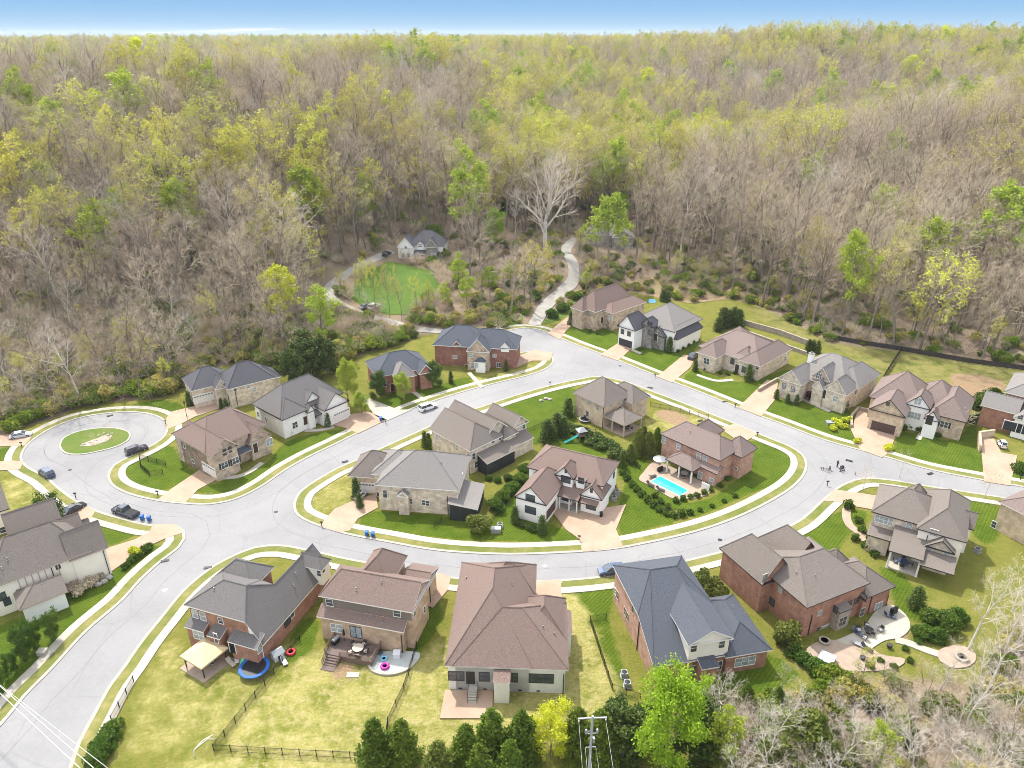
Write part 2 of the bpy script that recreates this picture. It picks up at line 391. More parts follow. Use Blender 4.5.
# lawns
LAWNS = {
 'lawn': [
  [(128, 458), (148, 448), (166, 444), (180, 455), (190, 470), (198, 472), (180, 484), (160, 491), (128, 480), (123, 468)],
  [(196, 491), (225, 480), (262, 466), (290, 440), (350, 429), (330, 440), (300, 455), (278, 468), (255, 482), (235, 491), (212, 494)],
  [(365, 513), (440, 515), (480, 521), (515, 515), (560, 528), (578, 536), (580, 541), (500, 541), (430, 537), (360, 523)],
  [(518, 480), (498, 512), (490, 526), (520, 530), (548, 525), (540, 500)],
  [(620, 500), (630, 480), (650, 495), (676, 521), (650, 528), (620, 536), (618, 528)],
  [(690, 517), (740, 498), (796, 470), (786, 452), (760, 442), (745, 442), (745, 470), (705, 500), (690, 503)],
  [(618, 470), (640, 455), (655, 470), (690, 505), (685, 512), (640, 492)],
  [(560, 432), (600, 440), (610, 455), (580, 455), (558, 448)],
  [(500, 405), (540, 393), (572, 388), (576, 420), (560, 432), (535, 445), (505, 420)],
  [(560, 333), (582, 319), (625, 341), (612, 353), (596, 353)], [(622, 359), (634, 350), (680, 340), (700, 335), (690, 356), (668, 376), (657, 374), (630, 362)],
  [(684, 381), (695, 370), (735, 382), (790, 370), (766, 395), (748, 404), (700, 390)], [(765, 413), (778, 400), (850, 412), (862, 442), (858, 446), (830, 434)],
  [(895, 446), (903, 432), (950, 440), (975, 420), (978, 440), (985, 472), (940, 465), (893, 452)],
  [(1008, 465), (1024, 462), (1060, 470), (1060, 490), (1012, 481)],
  [(0, 625), (40, 612), (120, 555), (150, 546), (172, 549), (120, 590), (60, 645), (0, 700), (-40, 720)], [(80, 520), (100, 516), (140, 525), (143, 530), (110, 545), (100, 540)],
  [(570, 590), (612, 586), (610, 620), (625, 680), (620, 700), (600, 650)],
  [(700, 690), (770, 655), (800, 675), (760, 694), (700, 702)],
  [(808, 530), (845, 510), (866, 512), (862, 525), (843, 540), (838, 552), (812, 545), (803, 535)],
  [(880, 565), (905, 575), (920, 600), (945, 625), (905, 618), (890, 590)], [(965, 500), (1000, 508), (988, 545), (970, 530)],
  [(132, 405), (165, 400), (185, 410), (165, 416), (150, 410)], [(0, 448), (20, 449), (16, 460), (0, 463)],
  [(400, 385), (420, 375), (440, 385), (426, 398), (380, 410), (375, 402), (388, 396)], [(440, 385), (470, 377), (474, 380), (450, 392), (432, 396)],
  [(415, 600), (438, 603), (443, 618), (420, 650), (408, 655)], [(308, 615), (318, 622), (308, 655), (285, 665), (290, 640)],
 ],
 'lawn_mix': [
  [(470, 376), (500, 372), (540, 362), (547, 363), (520, 374), (480, 387)], [(505, 368), (515, 367), (510, 372)],
  [(310, 497), (328, 478), (352, 468), (357, 495), (336, 511), (312, 516)], [(640, 420), (700, 412), (712, 424), (690, 430), (650, 432)],
  [(120, 745), (135, 700), (165, 640), (185, 632), (190, 660), (300, 640), (284, 665), (222, 748), (112, 765), (95, 800), (80, 800)],
  [(0, 480), (30, 478), (60, 505), (80, 520), (40, 520), (0, 510)],
 ],
 'lawn_dry': [
  [(290, 665), (320, 650), (418, 660), (402, 700), (392, 752), (224, 750)], [(562, 592), (574, 592), (600, 640), (618, 690), (612, 712), (560, 742), (470, 738), (415, 770), (396, 760), (404, 700), (422, 655), (442, 640), (460, 640), (548, 640), (562, 620)],
  [(222, 755), (392, 757), (380, 800), (120, 800)], [(650, 418), (672, 412), (690, 424), (668, 428)],
 ],
}

MEADOW = [[(770, 306), (800, 325), (830, 342), (880, 348), (950, 356), (1060, 370), (1060, 398), (985, 388), (930, 380), (880, 372), (840, 352), (800, 338), (757, 318), (752, 308)]]
EARTH = [[(955, 374), (1000, 380), (1000, 395), (975, 405), (955, 392)], [(655, 412), (672, 410), (690, 420), (676, 426)], [(330, 668), (345, 662), (360, 672), (345, 682)], [(862, 600), (880, 598), (905, 620), (905, 640), (890, 640), (905, 625)]]
def W(px): return [un(*p).xy for p in px]
def axis(lo, hi, a, b, s, a2, b2, s2):
    mid = np.r_[np.arange(a2, a, s2), np.arange(a, b, s), np.arange(b, b2 + .1, s2)]
    left = [a2]; st = s2
    while left[-1] > lo: st *= 1.25; left.append(left[-1] - st)
    right = [mid[-1]]; st = s2
    while right[-1] < hi: st *= 1.25; right.append(right[-1] + st)
    return np.r_[left[:0:-1], mid, right[1:]]
gx = axis(-3900, 3900, -165, 165, 1.25, -420, 420, 5); gy = axis(-600, 5200, 55, 265, 1.25, 30, 720, 5)
XX, YY = np.meshgrid(gx, gy); xf, yf = XX.ravel(), YY.ravel()
zf_ = hgt(xf, yf)
U1_YARD_PX = [(388, 262), (412, 266), (434, 272), (440, 286), (428, 300), (414, 316), (388, 316), (362, 307), (349, 297), (353, 285), (370, 270)]
U1_YARD = np.array([(G(*p).x, G(*p).y) for p in U1_YARD_PX])
def soft(polys, w):
    """1 inside, falling to 0 over w metres around the outline"""
    out = np.zeros(xf.shape); near = np.nonzero((np.abs(xf) < 190) & (yf > 40) & (yf < 330))[0]
    for q in polys:
        q = np.array([(p[0], p[1]) for p in q]); lo, hi = q.min(0) - 6, q.max(0) + 6
        k = near[(xf[near] > lo[0]) & (xf[near] < hi[0]) & (yf[near] > lo[1]) & (yf[near] < hi[1])]
        if len(k) == 0: continue
        d = edge_dist(q, xf[k], yf[k]) * np.where(inside(q, xf[k], yf[k]), 1, -1)
        out[k] = np.maximum(out[k], np.clip(.5 + d / w, 0, 1))
    return out
wood = soft([CLEAR], 5.0); wood = np.where(np.abs(xf) + np.abs(yf) < 1e9, 1 - wood, 1)
wood = np.where((wood > .99) & inside(CLEAR, xf, yf), 0, wood)
wood = np.minimum(wood, 1 - soft([U1_YARD], 3.0))
sp = lambda L_: [smooth_line(W(q), 1.5, True) for q in L_]
lush = np.maximum(soft(sp(LAWNS['lawn']), 1.2), soft([U1_YARD], 3)); dry = np.maximum(soft(sp(LAWNS['lawn_dry']), 3.0), .55 * soft(sp(LAWNS['lawn_mix']), 3)); mead = soft(sp(MEADOW), 2.5); earth = soft(sp(EARTH), 3)
nx, ny = len(gx), len(gy)
me = bpy.data.meshes.new('ground')
ii = (np.arange(ny - 1)[:, None] * nx + np.arange(nx - 1)[None]).ravel()
me.from_pydata(np.c_[xf, yf, zf_].tolist(), [], np.c_[ii, ii + 1, ii + 1 + nx, ii + nx].tolist())
for an, arr in (('wood', wood), ('lush', lush), ('dry', dry), ('meadow', mead), ('earth', earth)):
    at = me.attributes.new(an, 'FLOAT', 'POINT'); at.data.foreach_set('value', arr.astype(np.float32))
me.polygons.foreach_set('use_smooth', [True] * len(me.polygons))
m, nt, b = new_mat('ground'); N, L = nt.nodes, nt.links
b.inputs['Roughness'].default_value = .95; b.inputs['Specular IOR Level'].default_value = .1
tc = N.new('ShaderNodeTexCoord')
def nz(s, d=5, lo=.35, hi=.65):
    n = N.new('ShaderNodeTexNoise'); n.inputs['Scale'].default_value = s; n.inputs['Detail'].default_value = d; n.inputs['Roughness'].default_value = .68
    L.new(tc.outputs['Object'], n.inputs['Vector'])
    r = N.new('ShaderNodeMapRange'); r.inputs[1].default_value = lo; r.inputs[2].default_value = hi; L.new(n.outputs['Fac'], r.inputs[0])
    return r.outputs[0]
def mx(fac, a, c):
    k = N.new('ShaderNodeMix'); k.data_type = 'RGBA'
    if isinstance(fac, float): k.inputs[0].default_value = fac
    else: L.new(fac, k.inputs[0])
    for s_, q in ((6, a), (7, c)):
        if isinstance(q, tuple): k.inputs[s_].default_value = (*q, 1)
        else: L.new(q, k.inputs[s_])
    return k.outputs[2]
def attr(name, ns=.5, amt=.7):
    """ragged edged mask: attribute pushed about by noise"""
    a = N.new('ShaderNodeAttribute'); a.attribute_name = name
    n = nz(ns, 6, .2, .8); q = N.new('ShaderNodeMath'); q.operation = 'MULTIPLY_ADD'; L.new(n, q.inputs[0]); q.inputs[1].default_value = amt; q.inputs[2].default_value = -amt / 2
    ad = N.new('ShaderNodeMath'); ad.operation = 'ADD'; L.new(a.outputs['Fac'], ad.inputs[0]); L.new(q.outputs[0], ad.inputs[1])
    r = N.new('ShaderNodeMapRange'); r.inputs[1].default_value = .3; r.inputs[2].default_value = .7; L.new(ad.outputs[0], r.inputs[0])
    return r.outputs[0]
litter = mx(nz(.35), (.27, .195, .135), (.18, .135, .095))
litter = mx(nz(.05), litter, (.19, .17, .09))
litter = mx(nz(2.2, 3), litter, (.30, .225, .165))
gfine = nz(2.6, 7, .38, .62)
base = mx(gfine, (.10, .13, .014), (.155, .16, .028)); base = mx(nz(.35, 8), base, (.20, .185, .045))
lushc = mx(gfine, (.038, .075, .004), (.085, .13, .009)); lushc = mx(nz(.25, 7), lushc, (.115, .15, .015))
wv = N.new('ShaderNodeTexWave'); wv.inputs['Scale'].default_value = .55; wv.inputs['Distortion'].default_value = .6; wv.inputs['Detail'].default_value = 1
mpv = N.new('ShaderNodeMapping'); mpv.inputs['Rotation'].default_value = (0, 0, .7); L.new(tc.outputs['Object'], mpv.inputs['Vector']); L.new(mpv.outputs[0], wv.inputs['Vector'])
wr = N.new('ShaderNodeMapRange'); wr.inputs[1].default_value = .35; wr.inputs[2].default_value = .65; wr.inputs[4].default_value = .5; L.new(wv.outputs['Fac'], wr.inputs[0])
lushc = mx(wr.outputs[0], lushc, (.042, .088, .005))
dryc = mx(gfine, (.37, .325, .125), (.25, .245, .055)); dryc = mx(nz(.16, 8, .45, .64), dryc, (.13, .15, .016)); dryc = mx(nz(.8, 6, .48, .72), dryc, (.42, .35, .17))
meadc = mx(gfine, (.26, .22, .085), (.16, .165, .04)); meadc = mx(nz(.25, 6, .45, .65), meadc, (.11, .13, .025))
earthc = mx(gfine, (.34, .23, .14), (.22, .16, .09))
g = mx(attr('lush', .8, .5), base, lushc); g = mx(attr('dry', .3, .9), g, dryc); g = mx(attr('meadow', .4, .6), g, meadc); g = mx(attr('earth', .4, .9), g, earthc)
L.new(mx(attr('wood', .3, .7), g, litter), b.inputs['Base Color'])
bp = N.new('ShaderNodeBump'); bp.inputs['Strength'].default_value = .7; bp.inputs['Distance'].default_value = .25
L.new(nz(2.2, 6), bp.inputs['Height']); L.new(bp.outputs[0], b.inputs['Normal'])
me.materials.append(m)
ground = bpy.data.objects.new('ground', me); COL.objects.link(ground); tag(ground, kind='structure')
# ------------------------------------------------------------------ streets
def W(px): return [un(*p).xy for p in px]
KERB = {
 # outer kerbs, drawn so that the road lies on the right-hand side of travel (side=+1 is away from the road)
 'west': [(-60, 782), (0, 725), (25, 695), (50, 670), (85, 632), (122, 600), (140, 580), (162, 560), (178, 548), (184, 539), (183, 531), (175, 526), (152, 526), (125, 520), (95, 511), (77, 502), (60, 490), (45, 477), (28, 468),
          (21, 460), (24, 449), (34, 439), (50, 429), (75, 419), (100, 414), (125, 412), (145, 413), (159, 417), (167, 424), (167, 432), (161, 440), (150, 447), (130, 457), (115, 465), (109, 475), (112, 484), (125, 492), (150, 499), (180, 503),
          (210, 504), (235, 499), (260, 487), (285, 470), (310, 456), (335, 444), (355, 434), (385, 420), (416, 407), (465, 391), (500, 382), (525, 376), (545, 369), (553, 361), (548, 354), (534, 352), (510, 353), (498, 346), (496, 338), (506, 331), (524, 328), (541, 330), (556, 336), (580, 346), (610, 357), (655, 375), (700, 392), (742, 409), (785, 425), (828, 441),
          (883, 456), (928, 469), (983, 480), (1024, 487), (1090, 501)],
 'south': [(1100, 525), (1060, 512), (1024, 502), (990, 496), (930, 487), (887, 480), (862, 479), (842, 486), (825, 499), (800, 521), (775, 533), (737, 548), (700, 558), (660, 567), (612, 576), (560, 581), (510, 582), (450, 578), (400, 569), (345, 559), (305, 550), (280, 546), (255, 548), (232, 557), (215, 566), (205, 573), (185, 590), (160, 620), (140, 645), (125, 667), (110, 687), (92, 720), (80, 742), (70, 771), (55, 810)],
}
ISLAND = [(304, 519), (296, 512), (295, 503), (300, 493), (310, 485), (335, 470), (360, 459), (385, 447), (416, 433), (450, 418), (485, 406), (515, 396), (550, 386), (577, 380), (598, 377), (625, 382), (650, 391), (690, 406), (725, 420), (768, 438), (790, 447), (802, 455), (806, 464), (803, 475), (792, 487), (768, 502), (737, 517), (700, 530), (650, 542), (610, 549), (550, 553), (500, 554), (437, 550), (390, 542), (340, 532)]
west = smooth_line(W(KERB['west'])); south = smooth_line(W(KERB['south'])); island = smooth_line(W(ISLAND), closed=True)
road = list(west) + list(south)
bm = bmesh.new()
for lp_ in (road, island):
    vs = [bm.verts.new((q.x, q.y, .02)) for q in lp_]
    for a_, b_ in zip(vs, vs[1:] + vs[:1]): bm.edges.new((a_, b_))
bmesh.ops.triangle_fill(bm, edges=list(bm.edges), use_beauty=True, normal=(0, 0, 1))
for f_ in bm.faces:
    if f_.normal.z < 0: f_.normal_flip()
me_ = bpy.data.meshes.new('street'); bm.to_mesh(me_); bm.free(); me_.materials.append(M['asphalt'])
so_ = bpy.data.objects.new('street', me_); COL.objects.link(so_); tag(so_, kind='structure')
for ln, cl, sd_ in ((west, False, 1), (south, False, 1), (island, True, -1)):
    ribbon('kerb', ln, -.30, .22, .13, .13, M['kerb'], cl, sd_)
# does the island run the other way round?
def area(l): return sum(a.x * b.y - b.x * a.y for a, b in zip(l, l[1:] + l[:1]))
if area(island) > 0:
    pass

for ln, cl, sd_ in ((west, False, 1), (south, False, 1), (island, True, -1)):
    ribbon('verge', ln, .22, 1.75, .10, .1, M['verge'], cl, sd_, 'structure')
    ribbon('sidewalk', ln, 1.75, 3.2, .125, .125, M['concrete'], cl, sd_)

# turning-circle island
CIRC = [(60.5, 445), (66, 437), (80, 431.5), (100, 428.5), (118, 429), (129, 433), (128, 440), (118, 446), (100, 451), (80, 454.5), (66, 453)]
circ = smooth_line(W(CIRC), .8, True)
sgn = 1 if area(circ) > 0 else -1
poly_mesh('turning_island', circ, .12, .12, M['lawn_mix'], 'structure')
ribbon('kerb', circ, -.15, .25, .15, .15, M['kerb'], True, -sgn)
poly_mesh('mulch_bed', smooth_line(W([(80, 446), (88, 442), (98, 438.5), (107, 435), (112, 436), (108, 441), (100, 444), (90, 446.5)]), .8, True), .15, .05, M['stone'], 'structure')

# driveways: tan exposed-aggregate concrete
DRIVES = [
 [(172, 412), (217, 401), (222, 408), (195, 417), (180, 425), (166, 430), (166, 419)],
 [(200, 470), (220, 478), (198, 490), (186, 503), (158, 500), (172, 489)],
 [(332, 425), (350, 415), (368, 412), (387, 420), (358, 434), (345, 428)],
 [(507, 367), (509, 360), (535, 350), (553, 353), (550, 361), (532, 361), (515, 368)],
 [(548, 334), (556, 326), (572, 314), (582, 317), (566, 331), (560, 340)],
 [(619, 343), (634, 347), (628, 352), (618, 361), (600, 355)],
 [(684, 355), (696, 357), (690, 368), (672, 383), (657, 377)],
 [(767, 380), (778, 383), (775, 400), (761, 417), (738, 408)],
 [(858, 410), (869, 414), (872, 428), (897, 432), (890, 452), (882, 458), (860, 450), (851, 430)],
 [(980, 436), (994, 439), (1001, 453), (1017, 456), (1010, 486), (984, 482)],
 [(833, 490), (850, 492), (876, 496), (873, 510), (850, 506), (836, 502), (824, 502)],
 [(548, 507), (557, 505), (600, 509), (626, 505), (616, 530), (623, 547), (582, 552.5), (580, 540), (566, 530)],
 [(359, 499), (376, 494), (378, 508), (358, 519), (350, 531), (340, 533), (320, 526), (335, 509)],
 [(720, 429), (735, 424), (758, 434), (742, 444)],
 [(427, 570), (451, 577), (448, 590), (433, 608), (427, 606)],
 [(531, 582), (561, 580), (562, 606), (530, 606)],
 [(106, 549), (135, 540), (150, 532), (153, 525), (176, 525), (184, 533), (165, 539), (146, 548), (110, 573)],
 [(74, 518), (76, 503), (96, 511), (88, 524)],
 [(-10, 437), (24, 433), (33, 436), (25, 446), (-10, 447)],
 [(-10, 463), (12, 461), (24, 462), (20, 470), (-10, 471)],
]
for d in DRIVES: poly_mesh('driveway', W(d), .16, .16, M['aggregate'], 'structure')
poly_mesh('driveway', W([(360, 395), (372, 400), (398, 410), (412, 410), (385, 422), (374, 415)]), .16, .16, M['concrete'], 'structure')
# narrow walks
def walk(px, w=1.2, m='concrete', z=.15):
    l = smooth_line(W(px), .8); ribbon('footpath', l, -w / 2, w / 2, z, .15, M[m])
for px in ([(222, 478), (237, 477), (250, 472), (262, 463)], [(305, 431), (322, 430), (334, 427)], [(469, 373), (477, 382), (482, 388)], [(412, 391), (425, 401)], [(632, 350), (641, 354)], [(697, 375), (716, 381), (733, 380)], [(777, 389), (800, 398), (830, 412)],
           [(918, 440), (925, 427)], [(560, 581), (536, 600)]): walk(px)
walk([(848, 506), (846, 515), (850, 526), (860, 534), (868, 545)], 1.6, 'patio')
# uphill asphalt drives following the slope
def hill_drive(px, w):
    g = [G(*p).xy for p in px]
    ribbon('driveway', smooth_line(g, 2), -w / 2, w / 2, .22, .5, M['drive_asphalt'], zf=h1)
hill_drive([(500, 338), (470, 335), (440, 332), (405, 327), (372, 318), (347, 309), (331, 299), (329, 290), (340, 280), (358, 268), (380, 257), (392, 252)], 3.6)
hill_drive([(534, 326), (545, 308), (562, 293), (573, 281), (573, 265), (566, 250), (577, 239)], 4.2)

# slope patches
i_z = 0
# lawn on the slope below the far house
def slope_patch(name, poly, m):
    x0, y0 = poly.min(0); x1, y1 = poly.max(0)
    gxx, gyy = np.meshgrid(np.arange(x0, x1, 1.0), np.arange(y0, y1, 1.0))
    q = np.c_[gxx.ravel(), gyy.ravel()]; ok = inside(poly, q[:, 0], q[:, 1]).reshape(gxx.shape); zz = hgt(q[:, 0], q[:, 1]) + .08
    v = np.c_[q, zz].tolist(); n_ = gxx.shape[1]; f = []
    for j in range(gxx.shape[0] - 1):
        for i in range(n_ - 1):
            if ok[j, i] and ok[j + 1, i] and ok[j, i + 1] and ok[j + 1, i + 1]: f.append((j * n_ + i, j * n_ + i + 1, (j + 1) * n_ + i + 1, (j + 1) * n_ + i))
    mb = MB(); mb.v = v; mb.f = f; mb.m = [0] * len(f)
    return tag(mb.build(name, m, smooth=True), kind='structure')
slope_patch('lawn', U1_YARD, M['lawn'])
slope_patch('bare_earth', np.array([G(*p).xy for p in [(610, 290), (640, 278), (690, 275), (740, 290), (730, 300), (690, 305), (650, 297)]]), M['bare_earth'])
slope_patch('lawn', np.array([G(*p).xy for p in [(540, 326), (552, 310), (572, 298), (582, 304), (560, 322)]]), M['lawn'])
slope_patch('lawn', np.array([G(*p).xy for p in [(492, 330), (520, 312), (528, 312), (520, 328)]]), M['lawn'])

# old paving seams
M['seam'] = mat('sealed_seam', (.15, .148, .148), (.19, .187, .186), .8, .9)
for ln, cl, sd_, of in ((island, True, -1, -4.3), (west[:150], False, 1, -4.5), (circ, True, -sgn, 3.4)):
    wob = [q + Vector((math.sin(i * .7) * .09, math.cos(i * 1.1) * .09)) for i, q in enumerate(ln)]
    ribbon('paving_seam', wob, of - .05, of + .05, .026, .004, M['seam'], cl, sd_)
# ------------------------------------------------------------------ houses
def shingle(name, c, c2, c3):
    m = mat(name, tuple(x * 1.2 for x in c), tuple(x * .75 for x in c2), 5.5, .85, 8, bump=.5, bscale=12, c3=c3, s3=.3, spec=.25)
    return m
M['roof_brown'] = shingle('brown_shingle', (0.224, 0.157, 0.131), (0.142, 0.100, 0.085), (0.183, 0.133, 0.114))
M['roof_taupe'] = shingle('taupe_shingle', (0.203, 0.175, 0.152), (0.129, 0.110, 0.098), (0.170, 0.144, 0.125))
M['roof_grey'] = shingle('grey_shingle', (0.170, 0.157, 0.150), (0.105, 0.099, 0.098), (0.142, 0.133, 0.127))
M['roof_dark'] = shingle('dark_shingle', (0.101, 0.099, 0.111), (0.058, 0.058, 0.069), (0.087, 0.085, 0.095))
M['roof_slate'] = shingle('slate_shingle', (0.094, 0.104, 0.124), (0.056, 0.062, 0.078), (0.078, 0.086, 0.104))
M['roof_light'] = shingle('light_grey_shingle', (0.230, 0.215, 0.200), (0.156, 0.146, 0.141), (0.197, 0.182, 0.171))
M['roof_pink'] = shingle('rosy_shingle', (0.230, 0.173, 0.153), (0.149, 0.114, 0.104), (0.190, 0.146, 0.131))
def brick(name, c, c2, mortar, bw=.24, bh=.09, grit=.5):
    """small coursed units laid around the walls"""
    m, nt, b = new_mat(name); N, L = nt.nodes, nt.links
    b.inputs['Roughness'].default_value = .9; b.inputs['Specular IOR Level'].default_value = .2
    tc = N.new('ShaderNodeTexCoord'); sp = N.new('ShaderNodeSeparateXYZ'); ad = N.new('ShaderNodeMath'); ad.operation = 'ADD'; cb = N.new('ShaderNodeCombineXYZ')
    L.new(tc.outputs['Object'], sp.inputs[0]); L.new(sp.outputs[0], ad.inputs[0]); L.new(sp.outputs[1], ad.inputs[1]); L.new(ad.outputs[0], cb.inputs[0]); L.new(sp.outputs[2], cb.inputs[1])
    br = N.new('ShaderNodeTexBrick'); L.new(cb.outputs[0], br.inputs['Vector'])
    br.inputs['Color1'].default_value = (*c, 1); br.inputs['Color2'].default_value = (*c2, 1); br.inputs['Mortar'].default_value = (*mortar, 1)
    br.inputs['Scale'].default_value = 1; br.inputs['Brick Width'].default_value = bw; br.inputs['Row Height'].default_value = bh; br.inputs['Mortar Size'].default_value = .008; br.inputs['Bias'].default_value = -.1
    n = N.new('ShaderNodeTexNoise'); n.inputs['Scale'].default_value = .9; n.inputs['Detail'].default_value = 8; L.new(tc.outputs['Object'], n.inputs['Vector'])
    hs = N.new('ShaderNodeHueSaturation'); r = N.new('ShaderNodeMapRange'); r.inputs[1].default_value = .3; r.inputs[2].default_value = .7; r.inputs[3].default_value = 1 - grit * .5; r.inputs[4].default_value = 1 + grit * .5
    L.new(n.outputs['Fac'], r.inputs[0]); L.new(r.outputs[0], hs.inputs['Value']); L.new(br.outputs[0], hs.inputs['Color']); L.new(hs.outputs[0], b.inputs['Base Color'])
    return m
M['brick_red'] = brick('red_brick', (0.329, 0.147, 0.095), (0.244, 0.100, 0.067), (0.366, 0.295, 0.224))
M['brick_deep'] = brick('deep_red_brick', (0.268, 0.100, 0.073), (0.183, 0.071, 0.056), (0.305, 0.236, 0.190))
M['brick_pink'] = brick('rosy_brick', (0.439, 0.248, 0.174), (0.342, 0.177, 0.129), (0.439, 0.354, 0.291))
M['brick_tan'] = brick('tan_brick', (0.439, 0.307, 0.207), (0.329, 0.224, 0.151), (0.464, 0.378, 0.291))
M['brick_buff'] = brick('buff_brick', (0.512, 0.401, 0.286), (0.415, 0.313, 0.218), (0.512, 0.437, 0.336))
M['stone_tan'] = brick('tan_stone', (0.464, 0.366, 0.274), (0.329, 0.248, 0.185), (0.488, 0.413, 0.336), .5, .22, .7)
M['stone_pale'] = brick('pale_stone', (0.561, 0.484, 0.386), (0.439, 0.366, 0.291), (0.586, 0.519, 0.426), .5, .22, .6)
M['stone_grey'] = brick('grey_stone', (0.281, 0.260, 0.235), (0.159, 0.147, 0.134), (0.366, 0.342, 0.302), .45, .2, .8)
M['white_brick'] = brick('painted_white_brick', (.78, .76, .72), (.72, .70, .66), (.70, .68, .64), .24, .09, .12)
M['white'] = mat('white_siding', (.80, .79, .76), (.75, .735, .70), .5, .7)
M['cream'] = mat('cream_siding', (.78, .73, .62), (.72, .67, .57), .5, .7)
M['taupe_siding'] = mat('taupe_siding', (.19, .155, .135), (.16, .13, .115), .5, .75)
M['grey_siding'] = mat('grey_siding', (.33, .31, .29), (.28, .265, .25), .5, .75)
M['trim'] = mat('white_trim', (.72, .70, .66), (.66, .64, .60), 1, .6)
M['tan_trim'] = mat('tan_trim', (.45, .37, .29), (.4, .33, .26), 1, .6)
M['dark_trim'] = mat('dark_trim', (.05, .042, .04), (.035, .03, .03), 1, .5)
M['black'] = mat('black_metal', (.018, .018, .02), (.012, .012, .014), 3, .45)
M['glass'] = mat('window_glass', (.045, .055, .065), (.09, .105, .12), .9, .06, 3, spec=.8)
M['blind'] = mat('window_blind', (.36, .40, .41), (.22, .25, .27), .8, .15, 2, spec=.7)
M['screen'] = mat('porch_screen', (.022, .024, .028), (.035, .037, .04), 1, .6)
M['door_wood'] = mat('dark_wood', (.07, .04, .028), (.05, .028, .02), 4, .5)
M['garage_white'] = mat('white_door_panel', (.66, .64, .6), (.61, .59, .55), 1.2, .55)
M['garage_brown'] = mat('brown_door_panel', (.085, .055, .048), (.07, .045, .04), 1.2, .55)
M['garage_dark'] = mat('dark_door_panel', (.04, .045, .055), (.03, .034, .042), 1.2, .5)
M['wood_deck'] = mat('deck_boards', (.155, .115, .1), (.11, .08, .07), 1, .8, stretch=(.4, 9, 1))
M['wood_post'] = mat('weathered_timber', (.2, .14, .1), (.14, .1, .075), 1, .8)
M['metal_grey'] = mat('grey_metal', (.32, .33, .34), (.26, .27, .28), 2, .45, metal=.3)
M['vent'] = mat('roof_vent_metal', (.3, .29, .28), (.2, .19, .18), 2, .5, metal=.4)

